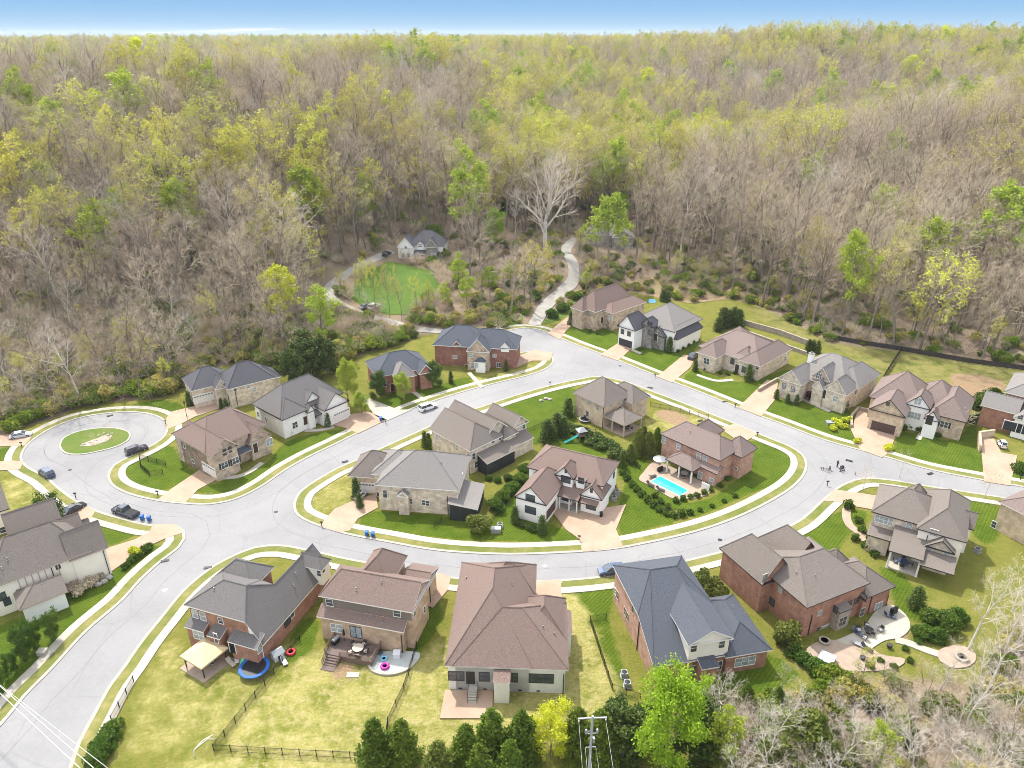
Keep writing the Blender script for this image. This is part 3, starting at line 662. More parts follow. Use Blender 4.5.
ALL_HOUSES = []
class House:
    """a house in its own frame: u along the edge seen from o to d, v away from it; pixel pairs are read from the photo enlarged 4x with its corner at off"""
    def __init__(s, name, label, off, o, d, z, wall, roof, trim='trim', ang=None, base=0.0, fascia=None, group='houses of the subdivision'):
        s.off = off; s.base = base
        a = un(*s.px(o), z + base); b_ = un(*s.px(d), z + base)
        s.ang = math.atan2(b_.y - a.y, b_.x - a.x) if ang is None else R(ang)
        s.o = Vector((a.x, a.y, base))
        s.root = empty(name, s.o, s.ang, label, 'house', group)
        s.mx = Matrix.Translation(s.o) @ Matrix.Rotation(s.ang, 4, 'Z'); s.inv = s.mx.inverted()
        s.wall, s.roof, s.trim = wall, roof, trim
        s.fascia = fascia or trim
        s.walls = {}; s.rays = []; s.eaves = []
        ALL_HOUSES.append(s)
    def px(s, p): return (s.off[0] + p[0] / 4, s.off[1] + p[1] / 4)
    def L(s, p, z):
        """frame coordinates of a photo point at height z"""
        return s.inv @ un(*s.px(p), z + s.base)
    def _n(s, q, z, i): return s.L(q, z)[i] if isinstance(q, (tuple, list)) else q
    def wquad(s, m, pts):
        if m == 'none': return
        s.walls.setdefault(m, MB()).face(pts); s.rays.append([Vector(p) for p in pts])
    def b(s, h, u0, u1, v0, v1, roof='hip', axis=None, rise=3.0, z0=-1.0, wall=None, ov=.45, rm=None, hs=(1, 1), gw=None, hipf=1.0, face_walls='snwe'):
        """one block: walls up to eave height h under a roof whose edges are u0..u1, v0..v1.  axis = direction of the ridge"""
        u0, u1 = s._n(u0, h, 0), s._n(u1, h, 0); v0, v1 = s._n(v0, h, 1), s._n(v1, h, 1)
        if u0 > u1: u0, u1 = u1, u0
        if v0 > v1: v0, v1 = v1, v0
        if axis is None: axis = 'u' if (u1 - u0) >= (v1 - v0) else 'v'
        wall = wall or s.wall; rm = rm or s.roof; gw = gw or wall
        if isinstance(rise, (tuple, list)):       # ridge point seen in the photo
            vm, um = (v0 + v1) / 2, (u0 + u1) / 2
            c = s.inv @ Vector((0, 0, CH)); p = s.L(rise, 0)
            t = (vm - c.y) / (p.y - c.y) if axis == 'u' else (um - c.x) / (p.x - c.x)
            rise = (c.z + (p.z - c.z) * t) - h
            print(s.root.name, 'rise', round(rise, 2), 'half', round((v1 - v0 if axis == 'u' else u1 - u0) / 2, 2), 'size', round(u1 - u0, 1), round(v1 - v0, 1))
            rise = max(1.0, min(rise, .62 * (v1 - v0 if axis == 'u' else u1 - u0)))
        iu0, iu1, iv0, iv1 = u0 + ov, u1 - ov, v0 + ov, v1 - ov
        zt = h - .04
        if wall != 'none':
            for k, pts in (('s', ((iu0, iv0), (iu1, iv0))), ('e', ((iu1, iv0), (iu1, iv1))), ('n', ((iu1, iv1), (iu0, iv1))), ('w', ((iu0, iv1), (iu0, iv0)))):
                if k in face_walls:
                    (a, c), (e, g) = pts
                    s.wquad(wall, [(a, c, z0), (e, g, z0), (e, g, zt), (a, c, zt)])
        T = MB(); th = .2
        # ridge ends
        hk = hs
        if roof in ('shed', 'flat'): hs = (1, 1)
        if axis == 'u':
            half = (v1 - v0) / 2 * hipf; vm = (v0 + v1) / 2
            half = min(half, (u1 - u0) / 2 - .05)
            r0 = Vector((u0 + (half if hs[0] else 0), vm, h + rise)); r1 = Vector((u1 - (half if hs[1] else 0), vm, h + rise))
            ends = [((u0, v1), (u0, v0), r0, hs[0]), ((u1, v0), (u1, v1), r1, hs[1])]
            sides = [((u0, v0), (u1, v0), r1, r0), ((u1, v1), (u0, v1), r0, r1)]
        else:
            half = (u1 - u0) / 2 * hipf; um = (u0 + u1) / 2
            half = min(half, (v1 - v0) / 2 - .05)
            r0 = Vector((um, v0 + (half if hs[0] else 0), h + rise)); r1 = Vector((um, v1 - (half if hs[1] else 0), h + rise))
            ends = [((u0, v0), (u1, v0), r0, hs[0]), ((u1, v1), (u0, v1), r1, hs[1])]
            sides = [((u1, v0), (u1, v1), r1, r0), ((u0, v1), (u0, v0), r0, r1)]
        V3 = lambda p, z=h: Vector((p[0], p[1], z))
        cap = MB()
        if roof in ('hip', 'gable'):
            for a, c, q1, q0 in sides: T.face([V3(a), V3(c), q1, q0])
            for a, c, q, hip in ends:
                if hip:
                    T.face([V3(a), V3(c), q])
                    for e in (a, c): T.tube(V3(e) + Vector((0, 0, .02)), q + Vector((0, 0, .02)), .09, n=4, caps=False)
                else:
                    # gable wall, set back by the overhang
                    mid = (Vector(a) + Vector(c)) / 2; d_ = (Vector(c) - Vector(a)).normalized(); inn = Vector((-d_.y, d_.x)) * ov
                    A = Vector(a) + d_ * ov + inn; Cc = Vector(c) - d_ * ov + inn; mm = mid + inn
                    sl = rise / ((Vector(c) - Vector(a)).length / 2)
                    s.wquad(gw, [(A.x, A.y, zt), (Cc.x, Cc.y, zt), (Cc.x, Cc.y, h + sl * ov - .06), (mm.x, mm.y, h + rise - .06), (A.x, A.y, h + sl * ov - .06)])
                    # rake boards
                    for e in (a, c):
                        cap.face([V3(e, h - th), V3(e, h + .03), q + Vector((0, 0, .03)), q + Vector((0, 0, -th))])
            T.tube(r0 + Vector((0, 0, .02)), r1 + Vector((0, 0, .02)), .09, n=4, caps=False)
        elif roof == 'shed':      # hs names the high side: 's','n','e','w'
            hi = hk
            zz = {'n': (0, 0, 1, 1), 's': (1, 1, 0, 0), 'e': (0, 1, 1, 0), 'w': (1, 0, 0, 1)}[hi]
            cor = [(u0, v0), (u1, v0), (u1, v1), (u0, v1)]
            top = [V3(c, h + rise * k) for c, k in zip(cor, zz)]
            T.face(top)
            for i in range(4):
                j = (i + 1) % 4
                cap.face([top[i] - Vector((0, 0, th)), top[j] - Vector((0, 0, th)), top[j], top[i]])
            if wall != 'none':
                icor = [(iu0, iv0), (iu1, iv0), (iu1, iv1), (iu0, iv1)]
                for i in range(4):
                    j = (i + 1) % 4
                    if zz[i] or zz[j]: s.wquad(wall, [V3(icor[i], zt), V3(icor[j], zt)] + ([V3(icor[j], zt + .92 * rise)] if zz[j] else []) + ([V3(icor[i], zt + .92 * rise)] if zz[i] else []))
        elif roof == 'flat':
            T.face([V3((u0, v0)), V3((u1, v0)), V3((u1, v1)), V3((u0, v1))])
        if roof != 'shed':
            e = [(u0, v0), (u1, v0), (u1, v1), (u0, v1)]
            for i in range(4):
                j = (i + 1) % 4
                cap.face([V3(e[i], h - th), V3(e[j], h - th), V3(e[j]), V3(e[i])])
            cap.face([V3(p, h - th) for p in reversed(e)])
        else:
            cap.face([p - Vector((0, 0, th)) for p in reversed(top)])
        ro = T.build('roof', M[rm], s.root)
        cap.build('fascia', M[s.fascia], ro)
        s.eaves.append((u0, u1, v0, v1, h))
        return (u0, u1, v0, v1, h, rise)
    def slopes(s, faces, edges, rm=None, th=.2):
        """roof given as sloping planes with fascia boards along edges"""
        T, cap = MB(), MB()
        for f in faces: T.face(f)
        for a, c in edges:
            a, c = Vector(a), Vector(c); d = Vector((0, 0, th)); cap.face([a - d, c - d, c + Vector((0, 0, .02)), a + Vector((0, 0, .02))])
        seen = {}
        for f in faces:
            for a, c in zip(f, f[1:] + f[:1]):
                k = tuple(sorted((tuple(a), tuple(c)))); seen[k] = seen.get(k, 0) + 1
        for (a, c), n in seen.items():
            if n == 2: T.tube(Vector(a) + Vector((0, 0, .02)), Vector(c) + Vector((0, 0, .02)), .09, n=4, caps=False)
        ro = T.build('roof', M[rm or s.roof], s.root); cap.build('fascia', M[s.fascia], ro)
    def finish(s):
        for m, mb in s.walls.items(): mb.build('wall', M[m], s.root)
        vs, fs = [], []
        for q in s.rays: fs.append(tuple(range(len(vs), len(vs) + len(q)))); vs += q
        s.bvh = BVHTree.FromPolygons(vs, fs) if fs else None
    def hit(s, p):
        c = s.inv @ Vector((0, 0, CH)); d = (s.L(p, -s.base) - c).normalized()
        o = c
        r = s.bvh.ray_cast(o, d)
        if r[0] is None:
            r = s.bvh.find_nearest(s.L(p, 2.5))
            if r[0] is None: return None
        n = Vector((r[1].x, r[1].y, 0))
        if n.length < .1: n = Vector((0, -1, 0))
        n.normalize()
        if n.dot(d) > 0: n = -n
        return r[0], n
    def place(s, p):
        h = s.hit(p)
        loc, n = h
        x = Vector((-n.y, n.x, 0))
        return Matrix(((x.x, -n.x, 0, loc.x), (x.y, -n.y, 0, loc.y), (0, 0, 1, loc.z), (0, 0, 0, 1)))
    def win(s, pts, w=.95, h=1.5, cols=1, rows=2, frame=None, glass='glass', shutters=None):
        """windows centred at photo points; local y points into the wall"""
        for p in pts:
            mt = s.place(p); fr = MB(); t = .07
            x0, x1, z0, z1 = -w / 2, w / 2, -h / 2, h / 2
            for a in ((x0 - t, x1 + t, z0 - t - .04, z0), (x0 - t, x1 + t, z1, z1 + t), (x0 - t, x0, z0, z1), (x1, x1 + t, z0, z1)): fr.box(a[0], a[1], -.07, .04, a[2], a[3], mt)
            for i in range(1, cols):
                xx = x0 + w * i / cols; fr.box(xx - .035, xx + .035, -.055, .03, z0, z1, mt)
            for j in range(1, rows):
                zz = z0 + h * j / rows; fr.box(x0, x1, -.05, .03, zz - .025, zz + .025, mt)
            fo = fr.build('window', M[frame or s.trim], s.root)
            MB().box(x0, x1, -.03, .02, z0, z1, mt).build('pane', M[glass], fo)
            if shutters:
                for sg in (-1, 1):
                    q = sg * (w / 2 + t + .22); MB().box(q - .2, q + .2, -.06, .02, z0, z1, mt).build('shutter', M[shutters], s.root)
    def door(s, pts, w=1.0, h=2.15, m='door_wood', frame=None):
        for p in pts:
            mt = s.place(p); fr = MB()
            for a in ((-w / 2 - .12, w / 2 + .12, h / 2, h / 2 + .14), (-w / 2 - .12, -w / 2, -h / 2, h / 2), (w / 2, w / 2 + .12, -h / 2, h / 2)): fr.box(a[0], a[1], -.08, .04, a[2], a[3], mt)
            fo = fr.build('door_frame', M[frame or s.trim], s.root)
            pn = MB().box(-w / 2, w / 2, -.04, .02, -h / 2, h / 2, mt)
            for i in (0, 1): pn.box(-w * .32, w * .32, -.055, -.035, -h * .4 + i * h * .42, -h * .4 + i * h * .42 + h * .34, mt)
            pn.build('door', M[m], fo)
    def french(s, pts, w=1.7, h=2.1, frame=None, glass='glass'):
        s.win(pts, w, h, 2, 1, frame, glass)
    def garage(s, pts, w=4.9, h=2.2, m='garage_white', frame=None, lights=True):
        for p in pts:
            mt = s.place(p); fr = MB()
            for a in ((-w / 2 - .15, w / 2 + .15, h / 2, h / 2 + .16), (-w / 2 - .15, -w / 2, -h / 2, h / 2), (w / 2, w / 2 + .15, -h / 2, h / 2)): fr.box(a[0], a[1], -.07, .05, a[2], a[3], mt)
            pn = MB()
            for j in range(4): pn.box(-w / 2, w / 2, -.045 - .008 * (j % 2), .02, -h / 2 + j * h / 4 + .01, -h / 2 + (j + 1) * h / 4 - .01, mt)
            g = pn.build('garage_door', M[m], s.root)
            fr.build('door_frame', M[frame or s.trim], g)
            if lights:
                gl = MB(); k = max(2, int(w / .62))
                for i in range(k): xx = -w / 2 + (i + .5) * w / k; gl.box(xx - .21, xx + .21, -.07, -.05, h * .29, h * .43, mt)
                gl.build('door_window', M['glass'], g)
    def pipe(s, pts, m='dark_trim', z0=0, z1=5.5):
        """downspouts on the walls below the photo point of their top"""
        for p in pts:
            mt = s.place(p); z = mt.translation.z
            MB().box(-.06, .06, -.13, -.02, -z - .3, .0, mt).build('downspout', M[m], s.root)
    def porch(s, posts, z1, z0=0, m='trim', w=.2, base=None):
        for u, v in posts:
            MB().box(u - w / 2, u + w / 2, v - w / 2, v + w / 2, z0, z1).box(u - w * .75, u + w * .75, v - w * .75, v + w * .75, z0, z0 + .25).build('porch_post', M[m], s.root)
    def slab(s, u0, u1, v0, v1, z1, m='concrete', name='porch_floor'):
        MB().box(u0, u1, v0, v1, -.5, z1).build(name, M[m], s.root)
    def chimney(s, u, v, w, d, z0, z1, m='stone'):
        c = MB().box(u - w / 2, u + w / 2, v - d / 2, v + d / 2, z0, z1).build('chimney', M[m], s.root)
        MB().box(u - w / 2 - .1, u + w / 2 + .1, v - d / 2 - .1, v + d / 2 + .1, z1, z1 + .15).box(u - .2, u + .2, v - .2, v + .2, z1 + .15, z1 + .5).build('chimney_cap', M['vent'], c)
    def vents(s, pts):
        """small pipes through the roof at photo points"""
        s_r = [c for c in s.root.children if c.name.split('.')[0] == 'roof']
        for p in pts:
            c = s.inv @ Vector((0, 0, CH)); d = (s.L(p, -s.base) - c).normalized(); best = None
            for o in s_r:
                ok, loc, n, i = o.ray_cast(c, d)
                if ok and (best is None or (loc - c).length < best[0]): best = ((loc - c).length, loc)
            if best:
                l = best[1]; MB().tube((l.x, l.y, l.z - .2), (l.x, l.y, l.z + .45), .09, n=8).tube((l.x, l.y, l.z - .02), (l.x, l.y, l.z + .1), .2, .1, n=8).build('roof_vent', M['vent'], s.root)

# ---- 1 grey-roofed brick house, front row left
o5 = (180, 530)
h = House('brick_house', 'brick house with a charcoal grey roof behind the trampoline and the tan gazebo', o5, (15, 300), (265, 370), 7.3, 'brick_red', 'roof_grey')
A_, K_, B_, E_ = (0, 0, 7.3), (11.0, 0, 7.3), (13.5, 0, 3.6), (13.5, 18.8, 3.6)
R0_, R1_, Wa_, Wb_ = (4.5, 4.2, 10), (8.5, 4.2, 10), (10.4, 8, 7.7), (10.4, 18.8, 7.7)
L1_, F1_ = (0, 8.6, 7.3), (7.6, 8.6, 7.3)
h.slopes([[A_, K_, R1_, R0_], [K_, B_, E_, Wb_, Wa_, R1_], [L1_, A_, R0_], [F1_, L1_, R0_, R1_], [F1_, R1_, Wa_], [(6.9, 18.8, 3.7), (6.9, 8.6, 3.7), Wa_, Wb_]],
         [(A_, K_), (K_, B_), (B_, E_), (L1_, A_), (E_, Wb_), (Wb_, (6.9, 18.8, 3.7))])
h.wquad('brick_red', [(.45, .45, -1), (10.9, .45, -1), (10.9, .45, 7.25), (.45, .45, 7.25)])
h.wquad('brick_red', [(10.9, .45, -1), (13.05, .45, -1), (13.05, .45, 3.4), (10.9, .45, 3.4)]); h.wquad('white', [(10.9, .45, 3.4), (13.1, .45, 3.4), (13.2, .45, 3.7), (10.9, .45, 7.1)])
h.wquad('brick_red', [(13.05, .45, -1), (13.05, 18.4, -1), (13.05, 18.4, 3.7), (13.05, .45, 3.7)]); h.wquad('brick_red', [(.45, 8.2, -1), (.45, .45, -1), (.45, .45, 7.2), (.45, 8.2, 7.2)])
h.wquad('brick_red', [(13.05, 18.4, -1), (7.3, 18.4, -1), (7.3, 18.4, 3.9), (10.4, 18.4, 7.5), (13.05, 18.4, 3.9)]); h.wquad('brick_red', [(.45, 8.2, 3), (7.3, 8.2, 3), (7.3, 8.2, 7.2), (.45, 8.2, 7.2)]); h.wquad('brick_red', [(7.3, 8.2, -1), (7.3, 18.4, -1), (7.3, 18.4, 3.9), (7.3, 8.2, 3.9)])
h.b(6.9, -.4, 7.2, 6.6, 12.4, 'hip', 'u', 2.5, hs=(1, 1))
h.b(6.4, 10.0, 14.6, 14.6, 17.6, 'hip', 'u', 1.5, z0=3.0, wall='cream', hs=(0, 1), ov=.3)
h.b(4.1, .2, 3.7, -1.1, 1, 'shed', rise=.8, hs='n', ov=.25)
h.b(4.0, 4.6, 7.0, -1.4, 1, 'shed', rise=.9, hs='n', ov=.25)
h.b(3.9, 8.2, 13.3, -1.3, 1, 'shed', rise=1.1, hs='n', ov=.3)
h.finish()
h.win([(60, 335), (92, 345)], 1.0, 1.5, 1, 2, glass='blind'); h.win([(163, 362)], .8, 1.1)
h.win([(75, 420)], 1.9, 1.6, 2, 2, glass='blind'); h.win([(248, 455)], 1.1, 1.5, 1, 2, glass='blind'); h.win([(318, 470)], 1.0, 1.6, glass='blind'); h.win([(144, 432)], .6, 1.8)
h.win([(430, 368)], 1.5, 1.0, 2, 1, 'black'); h.win([(508, 355)], .8, .8, 1, 1); h.win([(556, 172), (573, 158)], .7, 1.2)
h.door([(210, 470)], 1.0, 2.1, 'black'); h.pipe([(328, 478)], 'trim'); h.vents([(137, 240), (463, 178), (455, 225)])

# ---- 2 brown-roofed tan brick house with the deck
h = House('tan_brick_house', 'tan brick house with a brown roof and a timber deck behind it', o5, (545, 345), (885, 408), 4.7, 'brick_tan', 'roof_brown')
h.b(7.6, 0, 15.4, 1.3, 8.9, 'gable', 'u', 2.6, hs=(1, 0), hipf=.6, wall='brick_tan')
h.b(4.7, 0, 14.2, 0, 1.95, 'shed', rise=.95, hs='n', ov=.4)
h.wquad('taupe_siding', [(.5, 1.7, 5.5), (14.9, 1.7, 5.5), (14.9, 1.7, 7.5), (.5, 1.7, 7.5)])
h.b(7.2, 3.6, 9.6, 6, 14.0, 'hip', 'v', 3.3, hs=(1, 1))
h.b(4.6, 9.8, 14.4, 8.5, 15.6, 'gable', 'u', 1.6, hs=(0, 0))
h.finish()
mtw = MB()
h.win([(598, 290), (868, 333)], 1.1, 1.2, 1, 2); h.win([(617, 390), (637, 393)], 1.0, 1.5, 1, 2, glass='blind')
h.french([(704, 408)], 1.8, 2.1, 'dark_trim', 'blind'); h.win([(938, 332), (977, 318)], .8, 1.2, 1, 2)
h.pipe([(885, 420)], 'dark_trim'); h.pipe([(996, 210)], 'dark_trim'); h.vents([(705, 240), (805, 210), (810, 370)])
h.slab(1.5, 13.8, 1.96, 2.05, 6.6, 'taupe_siding', 'wall_band') if False else None
H2 = h

# ---- 3 white brick house with the large brown hip roof
o7 = (400, 540)
h = House('white_brick_house', 'low white brick house under one large brown hip roof, with a tan patio behind', o7, (178, 503), (668, 520), 5.0, 'white_brick', 'roof_brown', 'trim', fascia='trim')
h.b(5.0, 0, 12.4, 0, 22.6, 'hip', 'v', 6.3, hs=(1, 1), hipf=1.45)
h.b(4.97, 1.0, 17.4, 0, 13.5, 'hip', 'u', 4.9, hs=(1, 1), hipf=1.0)
h.b(5.03, 4, 12.6, 15, 22.4, 'hip', 'u', 3.4, hs=(1, 1))
h.b(4.95, 10.4, 17.3, 5.5, 14.6, 'hip', 'v', 3.5, hs=(1, 1))
h.b(4.6, 17, 18.1, 7.2, 12.2, 'shed', rise=.5, hs='w', ov=.15)
h.b(4.1, 6.9, 9.3, -1.8, 1, 'shed', rise=.7, hs='n', rm='roof_brown', ov=.15)
h.finish()
h.win([(225, 543)], 2.2, 1.6, 2, 2, 'dark_trim'); h.win([(337, 546)], 1.4, 1.6, 2, 2, 'dark_trim'); h.win([(449, 549)], 1.5, 1.6, 2, 2, 'dark_trim'); h.win([(565, 553)], 3.4, 1.6, 3, 2, 'dark_trim')
h.door([(282, 552)], 1.0, 2.2, 'dark_trim', 'dark_trim')
h.win([(680, 345)], .9, 1.4, 1, 2)
mb = MB()
for k in range(5): mb.box(3.3, 4.6, -1.9 + .3 * k, .4, 0, .2 * (k + 1))
st = mb.build('back_steps', M['concrete'], h.root)
MB().path([(3.3, -1.9, 1.0), (3.3, .3, 2.0)], .03).path([(4.6, -1.9, 1.0), (4.6, .3, 2.0)], .03).tube((3.3, -1.9, 0), (3.3, -1.9, 1), .03).tube((4.6, -1.9, 0), (4.6, -1.9, 1), .03).build('handrail', M['black'], st)
fv = MB()
for u in (2.0, 5.6, 10.6, 13.2): fv.box(u - .25, u + .25, .40, .47, .2, .42)
fv.build('foundation_vent', M['dark_trim'], h.root)
h.pipe([(655, 535)], 'dark_trim'); h.pipe([(184, 515)], 'dark_trim'); h.vents([(265, 155), (448, 178), (573, 352), (618, 378)])
MB().box(10.05, 10.35, 13.2, 17.2, 7.6, 9.6).build('roof_gutter', M['dark_trim'], h.root) if False else None

# ---- 4 dark-roofed house with the cream rear gable
o9 = (580, 520)
h = House('rosy_brick_house', 'rosy brick house with a dark slate roof and a cream gable at the back', o9, (130, 180), (235, 385), 7.0, 'brick_pink', 'roof_slate', 'trim')
A_, B_, C_, R0_, R1_, FR_, D_, E_ = (0, 0, 7), (11.6, 0, 7), (18.7, 0, 3.6), (6.1, 3.8, 10.3), (6.1, 8.2, 10.3), (0, 12, 7), (11.6, 12, 7), (18.7, 12, 3.6)
h.slopes([[FR_, A_, R0_, R1_], [A_, B_, R0_], [R0_, B_, C_], [R0_, C_, E_, R1_], [R1_, E_, D_], [D_, FR_, R1_]], [(A_, B_), (B_, C_), (C_, E_), (E_, D_), (D_, FR_), (FR_, A_)])
for y_ in (.4, 11.6): h.wquad('brick_pink', [(.4, y_, -1), (18.3, y_, -1), (18.3, y_, 3.6), (11.6, y_, 6.85), (.4, y_, 6.95)])
h.wquad('brick_red', [(18.3, .4, -1), (18.3, 11.6, -1), (18.3, 11.6, 3.75), (18.3, .4, 3.75)]); h.wquad('brick_pink', [(.4, 11.6, -1), (.4, .4, -1), (.4, .4, 7), (.4, 11.6, 7)])
h.b(7.0, 7.0, 19.0, 4.8, 11.8, 'gable', 'u', 2.1, hs=(0, 0), wall='cream', z0=3.5)
h.b(3.7, 7.0, 19.2, 10.8, 18.2, 'hip', 'u', 2.7, hs=(1, 1), wall='brick_red')
h.b(3.5, 18.0, 20.4, 6.6, 9.3, 'shed', rise=.6, hs='w', ov=.15, wall='brick_red', rm='roof_slate')
h.finish()
h.win([(455, 512), (567, 496)], .9, 1.4, 1, 2, 'cream'); h.win([(452, 600)], 1.5, 1.7, 2, 2, 'cream'); h.win([(553, 582)], 1.1, 1.7, 2, 2, 'cream'); h.win([(660, 565)], 3.2, 1.6, 3, 2, 'cream', 'blind')
h.win([(150, 300), (181, 367), (190, 385), (212, 358)], .8, 1.4, 1, 2, 'tan_trim'); h.win([(142, 285)], .7, 1.2)
h.pipe([(240, 395)], 'dark_trim'); h.vents([(610, 350), (655, 380)])

# ---- 5 red brick house, front row right
o10 = (700, 460)
h = House('red_brick_house', 'large red brick house with a brown roof and a curved patio behind it', o10, (190, 390), (445, 605), 6.6, 'brick_red', 'roof_taupe', 'tan_trim', fascia='dark_trim')
h.b(6.6, 0, 13.2, 0, 13.4, 'hip', 'v', (450, 368), hs=(1, 1), hipf=.62)
h.b(6.2, -4.4, 6, -2.2, 4.6, 'hip', 'u', (215, 290), hs=(1, 0))
h.b(6.4, -3.6, 5, 4.8, 11.5, 'hip', 'u', (355, 250), hs=(1, 0))
h.b(4.3, 5.4, 13.8, 12, 19.0, 'hip', 'u', 2.8, hs=(1, 1))
h.b(4.2, 2.2, 7.6, 12.5, 17.2, 'hip', 'v', 2.7, hs=(1, 1))
h.b(3.9, 11.8, 14.2, 6.4, 9.2, 'shed', rise=.5, hs='w', ov=.15, wall='stone')
h.finish()
h.win([(215, 428), (260, 470)], 1.0, 1.4, 1, 2, glass='blind'); h.win([(322, 517)], .7, 1.2, glass='blind'); h.win([(283, 562)], 1.6, 1.2, 2, 1, 'black')
h.win([(478, 612)], .9, .9, 1, 1, glass='blind'); h.win([(541, 597), (597, 575), (626, 562), (656, 548)], .9, 1.1, 1, 2, 'dark_trim'); h.french([(500, 680)], 2.2, 2.1, 'trim', 'blind'); h.win([(472, 690)], .8, 1.9, 1, 2, 'dark_trim')
h.win([(570, 645)], 1.5, 1.7, 2, 2, 'tan_trim'); h.win([(648, 608)], .9, 1.6, 1, 2); h.french([(712, 590)], 1.6, 2.1, 'trim', 'blind')
h.pipe([(190, 430), (448, 620), (690, 535), (800, 545)], 'dark_trim'); h.vents([(383, 455), (460, 468)])

# ---- 6 grey-taupe house, front row far right
h = House('cream_house', 'cream walled house with a taupe roof beside the road junction, covered porch behind', o10, (685, 205), (970, 285), 7.2, 'cream', 'roof_taupe', 'trim', fascia='dark_trim')
h.b(7.2, 0, 10.5, 0, 10.5, 'hip', 'u', (820, 110), hs=(1, 1), hipf=.9, wall='stone_pale')
h.b(7.25, 7.5, 15.2, -1.5, 13, 'hip', 'v', 3.4, hs=(1, 1))
h.b(7.4, 4.6, 8.2, 7.0, 11.2, 'hip', 'u', 2.8, hs=(1, 1))
h.b(5.6, 12.5, 16.4, 6.0, 10, 'gable', 'u', 2.4, hs=(0, 0), wall='white')
h.b(3.6, .2, 4.2, -2.2, 1, 'shed', rise=.8, hs='n', ov=.25, wall='stone_pale')
h.b(3.9, 4.2, 9.6, -5.6, 1, 'shed', rise=1.9, hs='n', wall='none')
h.b(5.0, 9.4, 14.0, -2.6, 3, 'gable', 'v', 1.9, hs=(0, 0), wall='stone_pale')
h.b(3.2, 9.2, 14.4, -6.0, -2, 'shed', rise=.9, hs='n', wall='none')
h.finish()
h.porch([(4.6, -5.1), (9.2, -5.1)], 3.7, 0, 'trim', .3); h.slab(4.4, 9.4, -5.3, .4, .3)
h.win([(735, 240)], 2.9, 1.4, 4, 2, glass='blind'); h.win([(836, 265)], .9, 1.2, 1, 2, glass='blind'); h.win([(720, 308)], 1.9, 1.5, 3, 2, glass='blind'); h.win([(915, 365)], 1.0, 1.4, 1, 2, glass='blind'); h.win([(985, 385)], 1.0, 1.4, 1, 2, glass='blind'); h.win([(935, 290)], 1.2, 1.2, 2, 1, glass='blind')
h.pipe([(690, 270), (912, 300)], 'dark_trim')

# ---- 7 house at the right edge
h = House('stucco_house', 'tan house with a rosy hip roof cut off by the right edge', (940, 460), (231, 165), (250, 265), 6.0, 'brick_buff', 'roof_pink', ang=-62)
h.b(6.0, 0, 12, 0, 14, 'hip', 'v', 3.6)
h.finish(); h.win([(214, 180), (216, 258)], .8, 1.3); h.win([(322, 370)], 1.3, 1.5, 2, 2, glass='blind')

# ---- 8, 9 houses at the left edge
o8 = (0, 480)
h = House('white_stucco_house', 'cream walled house with a jumble of taupe gables at the left edge below the cul-de-sac', o8, (35, 408), (420, 265), 6.0, 'cream', 'roof_taupe', 'trim', fascia='tan_trim')
h.b(6.0, -3, 12.4, 0, 11, 'hip', 'u', (95, 200), hs=(1, 1), hipf=.8)
h.b(5.7, 8.6, 14.6, -.2, 6.2, 'gable', 'u', (365, 170), hs=(0, 0))
h.b(5.8, 5, 12.6, 5.6, 12, 'gable', 'u', 3.2, hs=(0, 0))
h.b(5.4, 8, 13.8, 6.6, 10.4, 'gable', 'u', 2.0, hs=(0, 0))
h.b(5.9, 2, 10.2, 11, 19, 'gable', 'u', 4.0, hs=(0, 0))
h.b(5.2, -6, 1, 9, 15, 'hip', 'u', 2.6)
h.b(3.3, 0, 6.9, -4.6, 1, 'hip', 'u', 1.8, hs=(1, 0), wall='white')
h.finish()
h.win([(232, 347)], .6, .7, 1, 1, 'dark_trim'); h.win([(10, 465), (28, 485)], .9, 1.4, 1, 2, 'dark_trim')
tb = MB()
for k in range(7): uu = 1.2 + k * .95; tb.box(uu - .08, uu + .08, .40, .47, 3.6, 5.8)
tb.build('timber_batten', M['tan_trim'], h.root)
h.pipe([(202, 345), (312, 275), (410, 275)], 'dark_trim'); h.vents([(8, 355), (30, 320)])
bb = MB()
h8 = h
h = House('grey_roofed_house', 'house showing only its taupe roof corner at the left edge, nearest the parked silver car', o8, (0, 100), (35, 85), 5.0, 'cream', 'roof_taupe', fascia='dark_trim', ang=40)
h.b(5.0, -10, 1.2, -2.4, 7, 'gable', 'u', 3.4, hs=(0, 0))
h.finish(); h.win([(10, 200)], .9, 1.2)

# ---- island: white farmhouse
o3 = (500, 370)
h = House('white_farmhouse', 'white gabled farmhouse with a brown roof facing its tan driveway on the island', o3, (55, 505), (185, 540), 5.0, 'white', 'roof_brown', 'trim', fascia='dark_trim', ang=-25.6)
h.b(6.0, -1.6, 14.9, 9.2, 19.4, 'hip', 'u', (300, 328), hs=(1, 1), hipf=.7)
h.b(4.9, 0, 6.8, 0, 11.5, 'gable', 'v', (125, 463), hs=(0, 1), ov=.35)
h.b(6.6, 4.9, 9.0, 8.2, 13.5, 'gable', 'v', 2.2, hs=(0, 1), ov=.3)
h.b(6.4, 9.2, 11.3, 8.6, 12, 'flat', ov=.2, z0=3)
h.b(4.0, 10.6, 15.3, 7.4, 13, 'gable', 'v', 2.6, hs=(0, 1), ov=.3)
h.b(3.3, 6.4, 10.9, 6.2, 9.4, 'shed', rise=1.5, hs='n', wall='none')
h.b(2.9, 11.0, 14.6, 6.5, 8, 'shed', rise=.6, hs='n', wall='none', ov=.1)
h.finish()
h.porch([(6.9, 6.6), (8.9, 6.6), (10.5, 6.6)], 3.2, 0, 'trim'); h.slab(6.4, 10.8, 6.3, 9.6, .25)
